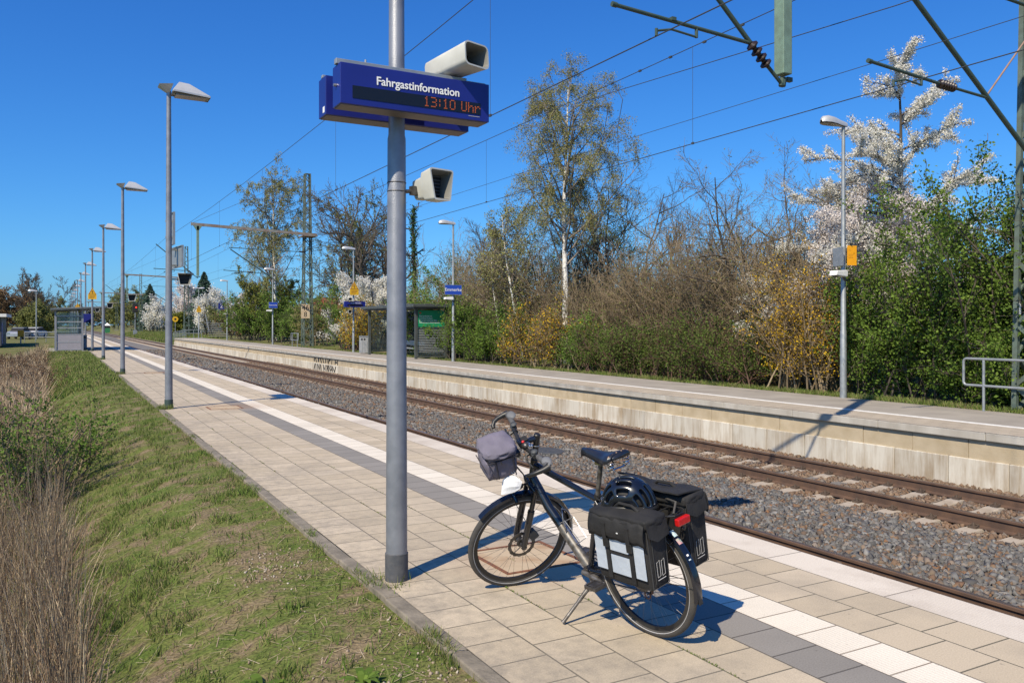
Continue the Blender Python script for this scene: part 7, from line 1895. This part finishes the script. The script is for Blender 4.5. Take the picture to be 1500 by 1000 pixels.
far_tree((-0.5, 340.0, -0.3), 129, 11.0, 6, 'distant tree straight behind the row of lamp posts', 'leaf_olive', 7000, (0.35, 0.7))
far_tree((9.0, 420.0, -0.3), 130, 11.0, 8, 'farthest tree closing the track between the platforms', 'leaf_olive', 7000, (0.4, 0.8))
def conifer(loc, seed, h, label):
    e = empty('conifer', loc, 0, label, 'tree', 'distant conifers')
    rng = np.random.default_rng(seed); m = MB(); m.tube([(0, 0, 0), (0, 0, h)], [h * 0.016, 0.02], 8); m.build('trunk', M['bark'], e)
    n = 5200; t = rng.random(n) ** 0.8; a = rng.uniform(0, 2 * PI, n); tier = 0.75 + 0.35 * np.abs(np.sin(t * 28)); r = (1 - t) ** 0.8 * h * 0.36 * tier * np.sqrt(rng.random(n))
    C = np.stack([r * np.cos(a), r * np.sin(a), h * (0.1 + 0.9 * t) - r * 0.25], -1)
    V, F = leaves_np(rng, C, rng.uniform(0.25, 0.6, n) * h / 9, 0.1, 0.45); np_mesh('crown', V, F, M['leaf_conifer'], e)
    return e
conifer((24.0, 162.0, -0.2), 5, 11.5, 'dark green conifer behind the twin-headed lamp')
conifer((20.5, 225.0, -0.3), 6, 12.0, 'dark conifer behind the distant lattice mast')

# left background
far_tree((-6.6, 165.0, -0.2), 131, 9.0, 4, 'reddish-brown budding tree at far left beyond the parking', 'leaf_rust', 9000, (0.2, 0.42))
far_tree((-10.5, 170.0, -0.2), 132, 8.0, 4, 'reddish-brown tree cut by the left edge', 'leaf_rust', 6000, (0.2, 0.42))
bare_tree((-2.6, 158.0, -0.2), 133, 10.0, 'leafless tree at far left behind the single street lamp', stems=3, ang=16, n=10, group='trees at far left', rmin=0.025)
far_tree((-3.2, 150.0, -0.2), 134, 5.6, 4, 'dark olive bush at far left behind the pipe railing', 'leaf_olive', 9000, (0.18, 0.36))
shrub('bramble_patch', (-3.3, 52.0, -0.95), 135, 1.1, 5.0, 'brown bramble patch on the flat left of the bank', 'leaf_rust', 4000, wood='twig_red', twig='twig_red', stems=90, ls=(0.06, 0.12), ang=30, depth=2.6, group='brambles left of the bank')
shrub('bramble_patch', (-2.0, 36.0, -0.95), 136, 0.95, 5.0, 'brown bramble patch nearer the ditch bush', 'leaf_rust', 4000, wood='twig_red', twig='twig_red', stems=90, ls=(0.05, 0.1), ang=30, depth=1.9, group='brambles left of the bank')
# bush in the ditch, nearest
shrub('ditch_bush', (-0.35, 12.6, -0.86), 137, 1.45, 1.1, 'leafy green bush with long arching shoots in the ditch at left', 'leaf_fresh', 6000, wood='twig_brown', twig='twig_brown', stems=26, ls=(0.025, 0.06), ang=26, depth=0.55, rmin=0.0025, group='green bushes in the ditch', nb=8, jit=0.05, more=[('leaf_fresh', 1400, (0.02, 0.04), 0.05, (-1,), 0.2, 'leaves')])
shrub('ditch_bush', (0.12, 14.6, -0.78), 138, 0.85, 0.7, 'smaller green bush spilling from the ditch onto the bank', 'leaf_fresh', 4500, wood='twig_brown', twig='twig_brown', stems=18, ls=(0.03, 0.06), ang=30, depth=0.45, rmin=0.0025, group='green bushes in the ditch', nb=7, jit=0.05)
# far-off wood along the horizon
rng = np.random.default_rng(77)
n = 42000
x = rng.uniform(-420, 420, n); y = 470 + 0.2 * np.abs(x) + rng.uniform(0, 30, n)
hh = 7 + 7 * fbm(x / 18, x * 0 + 2, 5)
z = hh * np.sqrt(rng.random(n)) - 0.5
V, F = leaves_np(rng, np.stack([x, y, z], -1), rng.uniform(1.0, 2.4, n), 0.2, 0.8)
x2 = rng.uniform(28, 60, 26000); y2 = rng.uniform(-10, 420, 26000); h2 = (3.4 + 2.2 * fbm(x2 / 6, y2 / 6, 6)) * np.clip((x2 - 26) / 10, 0.3, 1)
V2, F2 = leaves_np(rng, np.stack([x2, y2, h2 * np.sqrt(rng.random(26000))], -1), rng.uniform(0.3, 0.8, 26000), 0.2, 0.8)
V, F = cat([(V, F), (V2, F2)])
M['far_wood'] = ramp_mat('far_wood', [(0.085, 0.075, 0.045), (0.11, 0.105, 0.05), (0.13, 0.11, 0.07), (0.09, 0.11, 0.04)], translucent=0.1, noise_mix=0.5, scale=0.05)
tag(np_mesh('far_wood', V, F, M['far_wood'], label='far-off brown and green wood along the horizon'), None, None, None, 'stuff')
